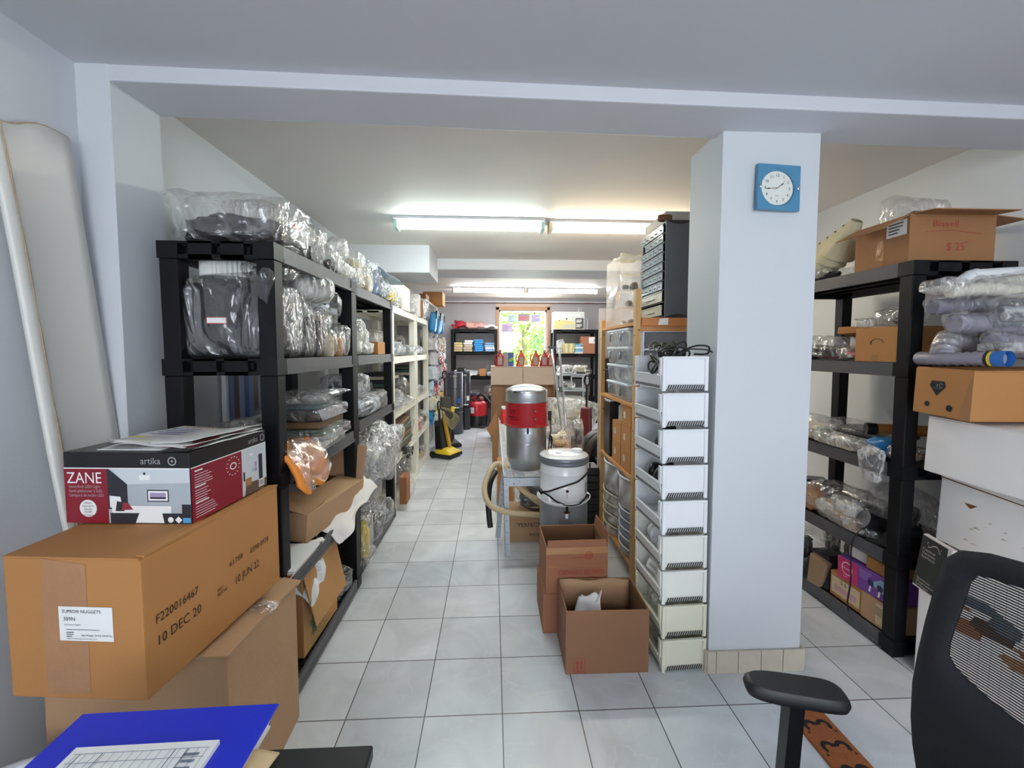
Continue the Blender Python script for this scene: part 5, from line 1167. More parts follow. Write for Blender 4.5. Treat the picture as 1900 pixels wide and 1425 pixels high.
t = thing('black_case', 'tall black case behind the tan cartons on the pine shelf', 'case', (.935, 3.07, .662)); m = MB(); m.box(-.09,.1,-.08,.08,0,.40); m.build('body', BLACKP, t, .006); m = MB(); m.box(-.09,.1,-.08,.08,.401,.412); m.build('top', WHT, t)
# clear bins and drawers on the lower pine shelf
def curved(m, x, y0, y1, z0, z1, bow, n=10, mi=0, thick=.004):
    sheet(lambda u, v: (x-bow*math.sin(PI*u), y0+(y1-y0)*u, z0+(z1-z0)*v), n, 2, thick, mi, m)
for i, (ya, yb, za, zb, x, lb) in enumerate(((2.50,2.80,.43,.655,.865,'near clear tote of red and white packets, lower pine shelf'), (2.84,3.16,.43,.655,.865,'far clear tote, lower pine shelf'))):
    t = thing('clear_tote', lb, 'tote', (x, (ya+yb)/2, za)); L_ = (yb-ya)/2; hh = .19
    m = MB(); curved(m, 0, -L_, L_, 0, hh, .035); m.box(0,.19,-L_,-L_+.004,0,hh); m.box(0,.19,L_-.004,L_,0,hh); m.box(.186,.19,-L_,L_,0,hh); m.box(0,.19,-L_,L_,0,.004); m.build('body', FROST, t)
    m = MB(); sheet(lambda u, v: (-.04*math.sin(PI*u)-.004, -L_+2*L_*u, hh-.004+.014*v), 12, 1, .008, 0, m); m.box(0,.19,-L_-.003,-L_+.006,hh-.004,hh+.01); m.box(0,.19,L_-.006,L_+.003,hh-.004,hh+.01); m.build('rim', mat('tote_rim', S(226,228,230), .3), t)
    m = MB(); rr = random.Random(i)
    for q in range(9): crumple(700+q+20*i, .035, .045, .09, 2, .2, 2, .6, 0, mb=m, off=(.09+rr.uniform(-.05,.05), rr.uniform(-L_*.65,L_*.65), .004+rr.uniform(0,.10)), m=q % 4)
    m.build('contents', [REDM, WHC, WHC, BLACKP], t)
t = thing('drawer_tower', 'cream tower of four see-through drawers at the foot of the pine shelf', 'drawer unit', (.865, 3.0, .123))
m = MB(); m.box(0,.2,-.17,-.165,0,.30); m.box(0,.2,.165,.17,0,.30); m.box(.0,.2,-.17,.17,.296,.302); m.box(.195,.2,-.17,.17,0,.30); m.build('frame', mat('cream_plastic', S(226,220,200), .4), t)
for i in range(4):
    m = MB(); curved(m, -.002, -.165, .165, .004+.074*i, .068+.074*i, .04); m.build('drawer', FROSTY, t)
    m = MB(); sheet(lambda u, v, i=i: (-.006-.042*math.sin(PI*u), -.168+.336*u, .062+.074*i+.008*v), 12, 1, .006, 0, m); m.build('drawer_rim', mat('cream_plastic', S(226,220,200)), t)
    m = MB(); crumple(900+i, .06, .12, .05, 2, .2, 2, .6, 0, mb=m, off=(.08,0,.006+.074*i)); m.build('contents', (REDM, LGR, WHC, LGR)[i], t)
t = thing('drawer_tower', 'grey-blue tower of five bowed drawers next to the near pine post', 'drawer unit', (.875, 2.645, .123))
m = MB(); m.box(0,.2,-.15,-.146,0,.30); m.box(0,.2,.146,.15,0,.30); m.box(0,.2,-.15,.15,.297,.302); m.build('frame', LGR, t)
for i in range(5):
    m = MB(); curved(m, -.002, -.145, .145, .003+.059*i, .052+.059*i, .035); m.build('drawer', mat('drawer_bluegrey', S(160,168,182), .3), t)
    m = MB(); sheet(lambda u, v, i=i: (-.008-.037*math.sin(PI*u), -.148+.296*u, .050+.059*i+.008*v), 12, 1, .008, 0, m); m.build('drawer_rim', mat('drawer_rim_white', S(214,220,228), .3), t)
# drawer unit below the orange rail (beside the bins)
t = thing('drawer_unit', 'white drawer unit with smoky drawers under the orange rail of the pine shelf', 'drawer unit', (1.03, 2.535, 1.107));
m = MB(); W2, D2, H2 = .145, .07, .455
m.box(-W2,-W2+.012,-D2,D2,.0,H2); m.box(W2-.012,W2,-D2,D2,0,H2); m.box(-W2+.012,W2-.012,D2-.006,D2,0,H2)
for i in range(5): m.box(-W2+.012,W2-.012,-D2,D2-.006,.108*i,.012+.108*i)
m.build('frame', mat('bluish_white', S(222,230,244), .35), t)
for i in range(4):
    m = MB(); m.box(-W2+.014,W2-.014,-D2-.004,-D2,.016+.108*i,.104+.108*i); m.build('drawer', mat('smoky_drawer', S(112,112,120), .15, var=.25, vs=12), t)
# ================================================================ BEYOND: floor clutter right of the aisle
def upright(label, x, y, h, mt, acc, rot=0, lean=.10, base=True, w=.14):
    t = thing('upright_vacuum', label, 'vacuum', (x, y, 0), rot)
    m = MB()
    if base:
        m.frus((-w,w,-.18,.13),(-w,w,-.17,.12),.015,.06); m.build('base', BLACKP, t, .012, 2)
        m = MB(); m.hexa([(-w*.95,-.17,.06),(w*.95,-.17,.06),(-w*.9,.10,.06),(w*.9,.10,.06),(-w*.7,-.15,.085),(w*.7,-.15,.085),(-w*.6,.04,.15),(w*.6,.04,.15)]); m.build('cleaning_head', acc, t, .008, 2)
    for s in (-1, 1):
        m = MB(); m.cyl((s*(w+.0)-.012,.10,.045),(s*(w+.0)+.012,.10,.045),.045,n=18); m.build('wheel', BLACKP, t)
    m = MB(); hh = h*.66
    m.hexa([(-w*.75,-.03,.10),(w*.75,-.03,.10),(-w*.75,.09,.10),(w*.75,.09,.10),(-w*.55,lean*.6-.02,hh),(w*.55,lean*.6-.02,hh),(-w*.55,lean*.6+.07,hh),(w*.55,lean*.6+.07,hh)]); m.build('body', mt, t, .02, 2)
    m = MB(); m.tube([(0,lean*.6+.03,hh-.02),(0,lean,h-.12)], .014, 8); m.tube(smooth_path([(0,lean,h-.12),(.03,lean,h-.09),(.03,lean,h-.02),(0,lean,h),(-.03,lean,h-.02),(-.03,lean,h-.09),(0,lean,h-.12)]), .011, 8); m.build('handle', acc if not base else BLACKP, t)
    return t
t = upright('yellow and black upright vacuum standing at the end of the white racks', -.64, 5.66, .74, mat('black_glossy', S(28,28,30), .25), YEL, math.radians(60), w=.15)
m = MB(); m.hexa([(.02,-.06,.12),(.07,-.06,.12),(.02,-.02,.12),(.07,-.02,.12),(-.01,.03,.60),(.03,.03,.60),(-.01,.06,.60),(.03,.06,.60)]); m.build('trim', mat('amber_trim', S(190,150,40), .35), t, .004)
m = MB(); m.tube(dense(smooth_path([(.10,.06,.10),(.17,.02,.18),(.17,0,.30),(.12,.02,.36),(.05,.05,.38)]), .02), .02, 8, ribs=.06); m.build('hose', RUB, t)
m = MB(); rr = random.Random(3)
for i in range(6): m.tube(smooth_path([(-.02,.05,.66),(.07+.02*i,-.05-.01*i,.62-.02*i),(.10,-.06,.52-.03*i),(.04,-.04,.50-.02*i),(-.05,.02,.62)]), .006, 6)
m.build('cord', mat('khaki_cord', S(140,130,100), .6), t); m = MB(); m.box(.05,.10,-.09,-.05,.60,.67); m.build('plug', YEL, t, .01)
upright('dark grey upright vacuum behind the yellow one, below the hanging packets', -.66, 6.22, 1.12, mat('smoke_body', S(74,70,62), .3), DGREY, math.radians(35), w=.13)
def canister(label, x, y, r, h, mt, rot=0, badge=None):
    t = thing('central_vacuum', label, 'vacuum', (x, y, 0), rot)
    m = MB(); m.lathe([(0,0),(r*.96,0),(r,.01),(r,h*.42)], n=32); m.build('lower_drum', mt, t)
    m = MB(); m.lathe([(r,h*.42),(r*1.04,h*.425),(r*1.04,h*.44),(r,h*.445),(r,h*.97),(r*.95,h*.99),(0,h)], n=32); m.build('upper_drum', mt, t)
    m = MB(); m.lathe([(r*1.01,h*.34),(r*1.05,h*.345),(r*1.05,h*.355),(r*1.01,h*.36)], n=32, close=True); m.lathe([(r*1.003,h*.73),(r*1.01,h*.735),(r*1.003,h*.74)], n=32, close=True); m.build('band', DGREY, t)
    m = MB()
    for a in (-1.9, -1.55, -1.3): m.disc(surf(r*1.005, a), 0, h*.93, .017 if a == -1.55 else .011, 0, .003, 14)
    m.build('gauge', LGR, t)
    if badge: m = MB(); m.rect(surf(r*1.005, -1.0), -.025, h*.50, .025, h*.58, 0, .003); m.build('badge', badge, t)
    m = MB(); m.tube([Vector((r*1.15*math.cos(a), r*1.15*math.sin(a), h*.43)) for a in (-2.0,-1.8,-1.5,-1.2,-1.0)], .008, 6); m.build('handle', CHROME, t)
    return t
GM = mat('gunmetal', S(74,76,84), .28, metal=.5)
canister('tall dark grey central vacuum drum behind the yellow vacuum', -.655, 7.25, .145, 1.07, GM, badge=BLUE)
canister('slimmer black central vacuum just behind the dark grey drum', -.50, 7.62, .10, 1.06, mat('black_enamel', S(34,36,44), .25), badge=PAPER)
t = thing('central_vacuum_box', 'black and white carton with a red emblem behind the two drums', 'carton', (-.58, 7.97, 0)); m = MB(); m.box(-.09,.07,-.08,.08,0,1.10); m.build('body', BLACKP, t, .003); m = MB(); F = FRONT(0,-.08,0); m.ring(F, -.01, .97, .018, .032, 0); m.rect(F, .055, .0, .068, 1.09, 1); m.text('VAC', .05, F, -.05, .80, 1); m.build('printing', [REDM, WHT], t)
# red canister
t = thing('drum_vacuum', 'red drum vacuum on a black base below the far left rack', 'vacuum', (-.30, 7.90, 0), 0)
m = MB(); m.lathe([(0,0),(.19,0),(.20,.02),(.20,.20),(.19,.22)], n=32); m.build('base', BLACKP, t)
m = MB(); m.lathe([(.19,.22),(.188,.40),(.17,.46),(.10,.50),(0,.51)], n=32); m.build('body', RED, t)
m = MB(); m.lathe([(.13,.49),(.12,.55),(.06,.58),(0,.585)], n=24); m.build('cap', mat('dark_red', S(110,24,32), .35), t)
m = MB(); m.rect(surf(.19, -1.9), -.05, .27, .02, .38, 0, .004); m.build('label', PAPER, t)
m = MB(); m.tube(dense(smooth_path([(.0,-.12,.56),(.10,-.15,.62),(.22,-.16,.50),(.32,-.18,.36),(.34,-.2,.2),(.26,-.24,.08),(.12,-.26,.03),(.05,-.26,.03)]), .02), .022, 8, ribs=.05); m.build('hose', RUB, t)
t = thing('black_case', 'black curved case standing right of the red drum vacuum', 'case', (.10, 8.0, 0)); m = MB(); m.lathe([(0,-.07),(.18,-.07),(.20,-.04),(.20,.04),(.18,.07),(0,.07)], n=28, M=Matrix.Translation((0,0,.40)) @ Matrix.Rotation(PI/2,4,'X')); m.box(-.19,.19,-.065,.065,0,.40); m.build('shell', DGREY, t)
# far racks
rack('black rack at the left of the back window', -.80, .09, 8.12, 8.54, (1.83, 1.40, .93, .50), BLK, BLK, 'black racks by the back wall', post=.06)
rack('black rack at the right of the back window', 1.17, 2.05, 8.12, 8.54, (1.83, 1.36, .93, .50), BLK, BLK, 'black racks by the back wall', post=.06)
# things on the far left rack
z = 1.832
crumpled_sheet('red cloth on the far left rack top', [(-.76,8.16,z+.04),(-.52,8.16,z+.04),(-.52,8.4,z+.12),(-.76,8.4,z+.12)], 'folded_cloth', 'cloth', mat('red_cloth', S(178,40,52), .8), .07, 51, 9, 14, th=.03)
crumpled_sheet('pinkish patterned cloth on the far left rack top', [(-.5,8.16,z+.04),(-.15,8.16,z+.04),(-.15,8.4,z+.12),(-.5,8.4,z+.12)], 'folded_cloth', 'cloth', mat('pink_cloth', S(196,150,140), .8, var=.3, vs=20), .06, 53, 9, 14, th=.03)
crumpled_sheet('white cloth at the right end of the far left rack top', [(-.16,8.16,z+.03),(.08,8.16,z+.03),(.08,8.4,z+.06),(-.16,8.4,z+.06)], 'folded_cloth', 'cloth', WHC, .05, 55, 9, 12, th=.03)
K = dict(y=mat('pale_yellow_pack', S(222,206,140), .6), b=mat('beige_pack', S(206,190,166), .6), w=PAPER, u=mat('bright_blue_pack', S(60,150,220), .5), l=mat('light_blue_pack', S(150,186,224), .5), d=mat('dusty_blue', S(120,150,190), .6))
for i, (x, n, cs, col) in enumerate(((-.66, 4, 'ybyy', 'yellow'), (-.47, 5, 'bbbww', 'beige'), (-.27, 6, 'uuuuuu', 'bright blue'), (-.06, 4, 'lwld', 'pale blue'))):
    hs = .045 if i != 2 else .04
    for j in range(n):
        tag(MB().box(-.085,.085,-.13,.13,0,hs*.88).build('paper_bag_pack', K[cs[j % len(cs)]], None, .008, 1, loc=(x+random.uniform(-.01,.01), 8.30, 1.402+hs*j), rot=(0,0,random.uniform(-.06,.06))), 'folded %s packet, %s of its pile on the far left rack' % (col, ORD(j, n)), 'packet', '%s packets on the far left rack' % col)
crumpled_sheet('white papers on the third shelf of the far left rack', [(-.78,8.14,.945),(-.3,8.14,.945),(-.3,8.4,1.0),(-.78,8.4,1.02)], 'loose_papers', 'papers', PAPER, .05, 61, 7, 14, th=.02)
bag('blue-white packet bag on the third shelf of the far left rack', -.38, 8.28, .95, .12, .1, .09, 'lumps', 'wl', FILMB, 2)
carton('small tan carton on the third shelf of the far left rack', -.20, 8.24, .931, .12, .12, .13, CARD2, tape=False)
bag('lilac packet pile at the right of the small tan carton', -.03, 8.25, .931, .09, .12, .08, 'slabs', 'pw', FILMB, 2)
bag('dark bag on the lowest far left shelf', -.40, 8.3, .501, .16, .12, .16, 'lumps', 'nk', FILM, 2)
bag('pink and white packets in a clear bag on the lowest far left shelf', -.05, 8.3, .501, .14, .12, .24, 'lumps', 'wrp', FILM2, 2)
# counter with pale doors
t = thing('counter', 'pale laminate counter with jugs on top, in front of the back window', 'counter', (.47, 6.75, 0))
m = MB(); m.box(-.50,.50,-.22,.22,1.165,1.18); m.build('worktop', LAM, t, .002)
for x0, x1 in ((-.50,-.003),(.003,.50)): m = MB(); m.box(x0,x1,-.235,-.22,.895,1.163); m.build('front_panel', LAM, t, .002)
m = MB(); m.box(-.49,.49,-.218,.2,.88,1.163); m.box(-.50,-.47,-.22,.22,0,.88); m.box(.47,.50,-.22,.22,0,.88); m.box(-.47,.47,-.15,-.14,0,.88); m.box(-.47,-.30,-.225,-.2,0,.87); m.build('carcass', OAK, t, .002)
for i, (px, col, lb, hh) in enumerate(((926, RED, 'red jug at the left end of the counter', .25), (965, mat('orange_red', S(214,84,44), .35), 'orange-topped jug left of the window middle', .25), (992, mat('orange_red', S(196,60,40)), 'orange-topped jug right of the window middle', .25), (1008, RED, 'red jug right of the two orange-topped jugs', .25), (1021, RED, 'red jug at the right end of the counter, behind the chrome wands', .25))):
    p = at(px, 678, z=1.18); jug(lb, at(px, 660, y=6.62).x, 6.62, 1.18, hh, col, 'cleaner jugs on the counter', lab=('orange' in lb))
for px, c, lb in ((938, mat('tin_grey', S(170,166,156), .4), 'grey tin next to the leftmost red jug'), (948, mat('tin_blue', S(60,84,190), .4), 'blue and green tin on the counter')):
    t = thing('tin', lb, 'tin', (at(px, 660, y=6.66).x, 6.66, 1.181)); m = MB(); m.box(-.042,.042,-.03,.03,0,.21); m.build('body', c, t, .004); m = MB(); m.box(-.043,.043,-.031,.031,.20,.213); m.build('lid', DGREY, t)
    if px == 948: m = MB(); m.poly(FRONT(0,-.03,0), [(-.04,.1),(.04,.15),(.04,.09),(-.03,.06)], 0, .001); m.build('printing', mat('lime', S(150,190,60), .5), t)
for px, lb, sx in ((930, 'thin grey cable arching up by the window, left side', 1), (1010, 'thin grey cable arching up by the window, right side', -1)):
    t = thing('cable', lb, 'cable', (at(px, 660, y=7.0).x, 7.0, 1.18)); m = MB(); m.tube(smooth_path([(0,0,.0),(-.01*sx,0,.12),(-.04*sx,0,.2),(-.10*sx,0,.27)]) if sx > 0 else smooth_path([(0,0,0),(.0,0,.14),(.05,0,.22),(.12,0,.27)]), .008, 6); m.build('cable', DGREY, t)
# box 'ensemble' and rest on the far right rack
z = 1.832
t = thing('product_box', 'white printed box reading ensemble on the far right rack', 'box', (1.48, 8.30, z)); m = MB(); m.box(-.30,.30,-.12,.12,0,.34); m.build('body', WBOX, t, .003)
m = MB(); F = FRONT(0,-.12,0); m.rect(F, -.29,.01,.29,.33,0); m.poly(F, [(-.29,.01),(.12,.01),(.12,.15),(-.1,.18),(-.29,.16)], 1, .001); m.poly(F, [(-.2,.03),(.1,.02),(.12,.1),(-.05,.1)], 2, .0014); m.rect(F, .13,.01,.29,.22,3,.001); m.text('ensemble', .09, F, -.10, .25, 4, .002, sx=.95); m.text('L\u2019', .05, F, -.15, .25, 4, .002)
m.lines(F, .145,.18,.12,3,.022,4,.5,off=.002); m.lines(F, .145,.09,.12,3,.022,4,.5,off=.002); m.rect(F, -.06,.19,-.03,.22,3,.0016); m.rect(F,-.2,.16,-.18,.18,3,.0016)
m.build('printing', [mat('sky_print', S(190,200,190), .5), mat('sand_print', S(206,184,120), .5), mat('river_print', S(176,180,160), .5), mat('dark_print', S(70,68,60), .5), PAPER], t)
for i in range(5):
    t = thing('hose_bundle' if False else 'grey_pipe', ['leftmost upright', 'second upright', 'third, slightly leaning', 'fourth, leaning', 'fifth, most leaning'][i]+' grey pipe on the far right rack', 'pipe', (1.72+.035*i, 8.26+.02*(i%2), z), 0, 'grey pipes on the far right rack'); m = MB(); m.tube([(0,0,.0),(.0-.02+.005*i,0,.2),(-.05+.0*i-.02*i,0,.42-.03*i)] if i > 1 else [(0,0,0),(-.02,0,.2),(-.03,0,.43)], .02, 10); m.build('pipe', mat('pipe_grey', S(176,178,184), .4), t)
z = 1.362
bag('pale papers in a bag on the second far right shelf', 1.30, 8.3, z, .1, .12, .26, 'slabs', 'wlw', FILMW, 2)
for i in range(5): tag(MB().box(-.028,.028,-.10,.10,0,.20).build('filter_packet', [mat('olive_packet', S(176,168,110), .6), mat('cream_packet', S(206,200,160), .6)][i % 2], None, .006, loc=(1.40+.05*i*.8, 8.28, z), rot=(0,.06*(i-2),0)), 'standing olive or cream packet, %s from the window, on the far right rack' % ('first','second','third','fourth','fifth')[i], 'packet', 'olive packets on the second far right shelf')
stack('paper_bag_pack', 'packet', 1.68, 8.28, z, .08, .12, .033, 6, [K['w'], K['l'], mat('teal_pack', S(90,170,180), .5)], 'white or teal packet, %s of the far right rack pile', 'white and teal packets on the far right rack', 9)
def prw(m, w, d, h): F = FRONT(0,-d/2,0); m.rect(F, .0, h-.13, w/2-.01, h-.01, 0, .001); m.rect(F, .1, h-.10, .115, h-.05, 1, .0016); return [PAPER, INK]
carton('brown carton with a white label on the second far right shelf', 1.87, 8.28, z, .30, .24, .33, CARD4, prints=prw, tape=False)
z = .931
bag('white clutter bag at the left of the third far right shelf', 1.40, 8.3, z, .16, .12, .18, 'lumps', 'wlk', FILMW, 2)
bag('stacked cream filters at the right of the third far right shelf', 1.80, 8.3, z, .16, .12, .15, 'slabs', 'cwk', FILM2, 2)
# chrome shelf in front of it
t = thing('chrome_shelf', 'narrow chrome shelf unit with clutter in front of the far right rack', 'shelf unit', (1.30, 6.85, 0))
for sx in (-1, 1):
    for sy in (-1, 1): m = MB(); m.box(sx*.22-.014, sx*.22+.014, sy*.14-.012, sy*.14+.012, 0, 1.05); m.build('post', GALV, t)
for z in (1.05, .80, .48, .2): m = MB(); m.box(-.235,.235,-.155,.155,z-.03,z); m.build('shelf', GALV, t, .003)
t = thing('window_blind_frame', 'small white frame propped in the chrome shelf', 'frame', (1.36, 6.74, .812)); m = MB(); m.box(-.10,-.085,0,.01,0,.2); m.box(.085,.10,0,.01,0,.2); m.box(-.085,.085,0,.01,.185,.2); m.build('frame', WHT, t)
bag('white brushes and fittings on top of the chrome shelf', 1.20, 6.83, 1.051, .12, .12, .14, 'lumps', 'wlk', FILMW, 2)
bag('cream filters leaning on top of the chrome shelf', 1.42, 6.83, 1.051, .10, .12, .14, 'slabs', 'cwk', FILM2, 2)
bag('white caps and black parts on the second chrome shelf', 1.22, 6.83, .801, .12, .11, .12, 'lumps', 'wwk', FILM2, 2)
bag('white fabric mound on the third chrome shelf', 1.28, 6.82, .481, .20, .13, .20, None, fm=mat('off_white_cloth', S(214,216,208), .8, bump=.3, bs=20), sub=3, amp=.12, cat='cloth', name='cloth_heap')
bag('black parts on the lowest chrome shelf', 1.28, 6.82, .201, .18, .12, .18, 'lumps', 'kdr', FILM2, 2)
# wands
t = thing('vacuum_wand', 'chrome vacuum wand leaning in front of the counter, left of the pair', 'wand', (.70, 5.0, 0)); m = MB(); m.tube([(.10,-.35,.35),(.0,.0,1.44)], .014, 12); m.build('tube', CHROME, t); m = MB(); m.cyl((.0,0,1.40),(-.01,.01,1.47),.02,n=12); m.box(-.05,.05,-.02,.02,1.455,1.48); m.box(.05,.2,-.42,-.34,.32,.36); m.tube([(.10,-.35,.0),(.10,-.35,.36)],.016,8); m.build('fitting', DGREY, t)
t = thing('vacuum_wand', 'chrome vacuum wand leaning in front of the counter, right of the pair', 'wand', (.73, 4.98, 0)); m = MB(); m.tube([(.10,-.30,.0),(.12,-.30,.30),(.06,0,1.43)], .013, 12); m.build('tube', CHROME, t); m = MB(); m.tube([(.06,-.12,.95),(.055,-.1,1.0)], .02, 10); m.build('collar', DGREY, t)
# mounds and vacuums right of aisle
bag('large pale printed plastic sack behind the wands', 1.05, 5.6, .35, .30, .22, .42, 'lumps', 'wcl', film('sack_film', .5, col=(.86,.86,.80,1), scale=5), 3, amp=.12, ears=3)
carton('brown carton under the pale printed sack', 1.02, 5.55, .0, .55, .5, .345, CARD2, tape=False)
carton('long low brown carton with cords on top, behind the white canister', .70, 4.25, .0, .32, .7, .44, CARD2, tape=False)
bag('cream and green parts heap on the long low carton', .66, 4.3, .444, .16, .28, .18, 'lumps', 'ctkg', FILM, 3, amp=.16)
bag('black valves heap near the arched black hose', .80, 4.0, .442, .07, .12, .3, 'lumps', 'klk', FILM2, 2)
t = thing('canister_cleaner', 'black rounded cleaner with a thick arched hose by the pine post', 'vacuum', (1.12, 4.12, 0)); m = MB(); m.lathe([(0,-.12),(.19,-.12),(.22,-.08),(.22,.08),(.19,.12),(0,.12)], n=28, M=Matrix.Translation((0,.1,.40)) @ Matrix.Rotation(PI/2,4,'X')); m.box(-.19,.19,-.02,.2,0,.36); m.build('body', RUB, t, 0)
m = MB(); m.tube(dense(smooth_path([(-.19,-.05,.06),(-.21,-.06,.3),(-.16,-.06,.50),(-.03,-.06,.60),(.10,-.06,.56),(.16,-.06,.44)]), .02), .034, 12, ribs=.03); m.tube(dense(smooth_path([(-.12,-.12,.36),(-.05,-.12,.40),(.02,-.12,.36),(.06,-.12,.22),(.06,-.12,.05)]), .02), .030, 12, ribs=.03); m.build('hose', mat('olive_black_hose', S(60,58,48), .45), t)
upright('black and dark red upright vacuum behind the arched hose', 1.10, 5.0, 1.12, mat('dark_red_body', S(96,24,30), .35), mat('dark_red_trim', S(120,44,40), .35), math.radians(-30), base=True, w=.11)
upright('slim black upright vacuum beside the dark red one', 1.45, 5.2, 1.0, BLACKP, RED, math.radians(-10), w=.1)
carton('red carton at the foot of the far pine post', 1.03, 3.62, .0, .16, .2, .62, RED, tape=False)
for i in range(9): tag(MB().frus((-.09,.09,-.09,.09),(-.085,.085,-.085,.085),0,.056).build('black_tray', BLACKP, None, .004, loc=(.74, 3.28, .0+.058*i)), 'black stacked tray, %s of the pile by the far pine post' % ORD(i, 9), 'tray', 'black trays beside the white canister')
# clutter along the right, behind the pine shelf (seen over it)
carton('tall white carton standing by the right wall, behind the pine shelf', 2.2, 6.9, 0, .4, .4, 1.75, WBOX, tape=False)
# ================================================================ tall cream shelving with hanging packets
t = thing('display_stand', 'tall cream display stand for hanging packets past the white racks', 'display stand', (-1.10, 6.35, 0))
for y_ in (-.58, .58):
    m = MB(); m.box(.15,.20,y_-.025,y_+.025,0,2.10); m.build('post', BEIGE, t, .003)
m = MB(); m.box(-.24,.12,-.6,.6,0,2.10); m.build('back', GREYW, t, .003)
m = MB(); m.box(-.24,.20,-.6,.6,2.101,2.12); m.build('top', BEIGE, t)
dst = t
carton('dark brown carton on the display stand, below the bulkhead', -1.03, 6.0, 2.122, .24, .3, .075, mat('dark_brown_carton', S(140,92,50), .7), tape=False)
carton('orange carton on the far end of the display stand', -.92, 6.75, 2.122, .30, .34, .20, CARD2, tape=False)
PK = [('bright blue and black packet', mat('pack_blue', S(50,140,200), .35, var=.2, vs=20), BLACKP), ('grey-white packet of wires', mat('pack_white', S(206,200,204), .4, var=.25, vs=30), DGREY), ('red and white packet', REDM, PAPER), ('pale packet with yellow card', mat('pack_pale', S(220,214,200), .4, var=.2, vs=20), YEL), ('clear packet with a blue card', mat('pack_clear', S(200,214,226), .3, var=.2, vs=20), NAVY)]
rowsP = [(1.98, 0, .30), (1.62, 1, .20), (1.42, 1, .20), (1.22, 2, .20), (1.02, 4, .22), (.80, 3, .2), (.60, 3, .2)]
rn = ['top', 'second', 'third', 'fourth', 'fifth', 'sixth', 'lowest']
for zt, pk, hh in rowsP:
    m = MB()
    for j in range(6): m.cyl((.11, 5.86+.19*j-6.35, zt-.012), (.30, 5.86+.19*j-6.35, zt-.006), .004, n=6)
    m.build('peg_row', CHROME, dst)
for ri, (zt, pk, hh) in enumerate(rowsP):
    for j in range(6):
        y_ = 5.86+.19*j; nm, c1, c2 = PK[pk if (j+ri) % 3 or ri == 0 else (pk+2) % 5]; rr = random.Random(ri*10+j)
        t = thing('hanging_packet', '%s, %s row, %s from the display stand\'s near end' % (nm, rn[ri], ['first','second','third','fourth','fifth','last'][j]), 'packet', (-.86+rr.uniform(-.02,.05), y_, zt-hh), 0, 'packets hanging on the display stand', rot=(0, rr.uniform(-.15,.15), rr.uniform(-.3,.3)))
        m = MB(); crumple(300+ri*10+j, .045+.02*(ri in (1,2,3)), .08, hh*.9, 2, .10 if ri == 0 else .34, 2.8, .5, 3, mb=m); m.build('bag', c1, t)
        if ri:
            m = MB()
            for q in range(5):
                c1_, c2_, c3_ = rr.uniform(.04,.075), rr.uniform(-.05,.05), hh*rr.uniform(.2,.8); ph = rr.uniform(0,3)
                m.tube(smooth_path([(c1_+.02*math.cos(a*2+ph), c2_+.035*math.cos(a), c3_+.05*math.sin(a+ph)) for a in [2*PI*k/7 for k in range(7)]], 3), .0045, 5, caps=False)
            m.build('wire', [WHC, WHC, DGREY, WHC, REDM][(ri+j) % 5], t)
        m = MB(); m.box(.03, .052, -.05, .05, hh*.62, hh*.98); m.build('card', c2, t)
# ================================================================ wall clock
t = thing('wall_clock', 'square blue wall clock hanging on the white column', 'clock', (1.184, 1.762, 2.105), 0, rot=(math.radians(-2.5), math.radians(1.6), math.radians(2.5)))
CB = mat('clock_blue', S(84,144,180), .35, var=.03)
m = MB(); w2 = .093; F = FM((0,-.024,0),(1,0,0),(0,0,1)); n = 48
# frame with round recess
outer = []
for i in range(n):
    a = 2*PI*i/n+PI/4; c, s = math.cos(a), math.sin(a); k = w2/max(abs(c), abs(s)); outer.append((c*k, s*k))
rin = [(math.cos(2*PI*i/n+PI/4)*.078, math.sin(2*PI*i/n+PI/4)*.078) for i in range(n)]
rin2 = [(a*.92, b*.92) for a, b in rin]
vs = [(a,-.028,b) for a,b in outer]+[(a,-.028,b) for a,b in rin]+[(a,-.018,b) for a,b in rin2]+[(a,-.014,b) for a,b in outer]
fs = []
for i in range(n):
    j = (i+1) % n; fs += [(i,j,n+j,n+i), (n+i,n+j,2*n+j,2*n+i), (3*n+i,3*n+j,j,i)]
m.add(vs, fs); m.add([(a,-.014,b) for a,b in outer], [tuple(range(n))]); m.build('frame', CB, t)
m = MB(); m.box(-.03,.03,-.014,.003,-.03,.03); m.build('movement', BLACKP, t)
m = MB(); F = FM((0,-.0185,0),(1,0,0),(0,0,1)); m.disc(F, -.002, 0, .0705, 0, 0, 48); m.build('dial', mat('dial_white', S(232,234,226), .5, var=.01), t)
m = MB()
for h in range(1, 13):
    a = PI/2-h*PI/6; m.text(str(h), .0165, F, -.002+.053*math.cos(a), .053*math.sin(a)-.006, align=.5, off=.001)
    m.disc(F, -.002+.066*math.cos(a), .066*math.sin(a), .0011, 0, .001, 8)
m.rect(F, -.011, -.033, .005, -.0315, 0, .001); m.build('numerals', INK, t)
def hand(ang, ln, tail, w, off, nm, mt_):
    a = math.radians(90-ang); d = Vector((math.cos(a), math.sin(a))); q = Vector((-d.y, d.x)); m = MB()
    pts = [-d*tail-q*w*.4, d*ln*.55-q*w*.35, d*ln*.68-q*w, d*ln, d*ln*.68+q*w, d*ln*.55+q*w*.35, -d*tail+q*w*.4]
    m.poly(F, [(p.x-.002, p.y) for p in pts], 0, off); m.build(nm, mt_, t)
hand(53, .038, .006, .0026, .002, 'hour_hand', INK); hand(264, .055, .006, .0024, .003, 'minute_hand', INK); hand(45, .056, .02, .0005, .004, 'second_hand', INKR)
m = MB(); m.disc(F, -.002, 0, .0022, 0, .005, 12); m.build('hub', YEL, t)
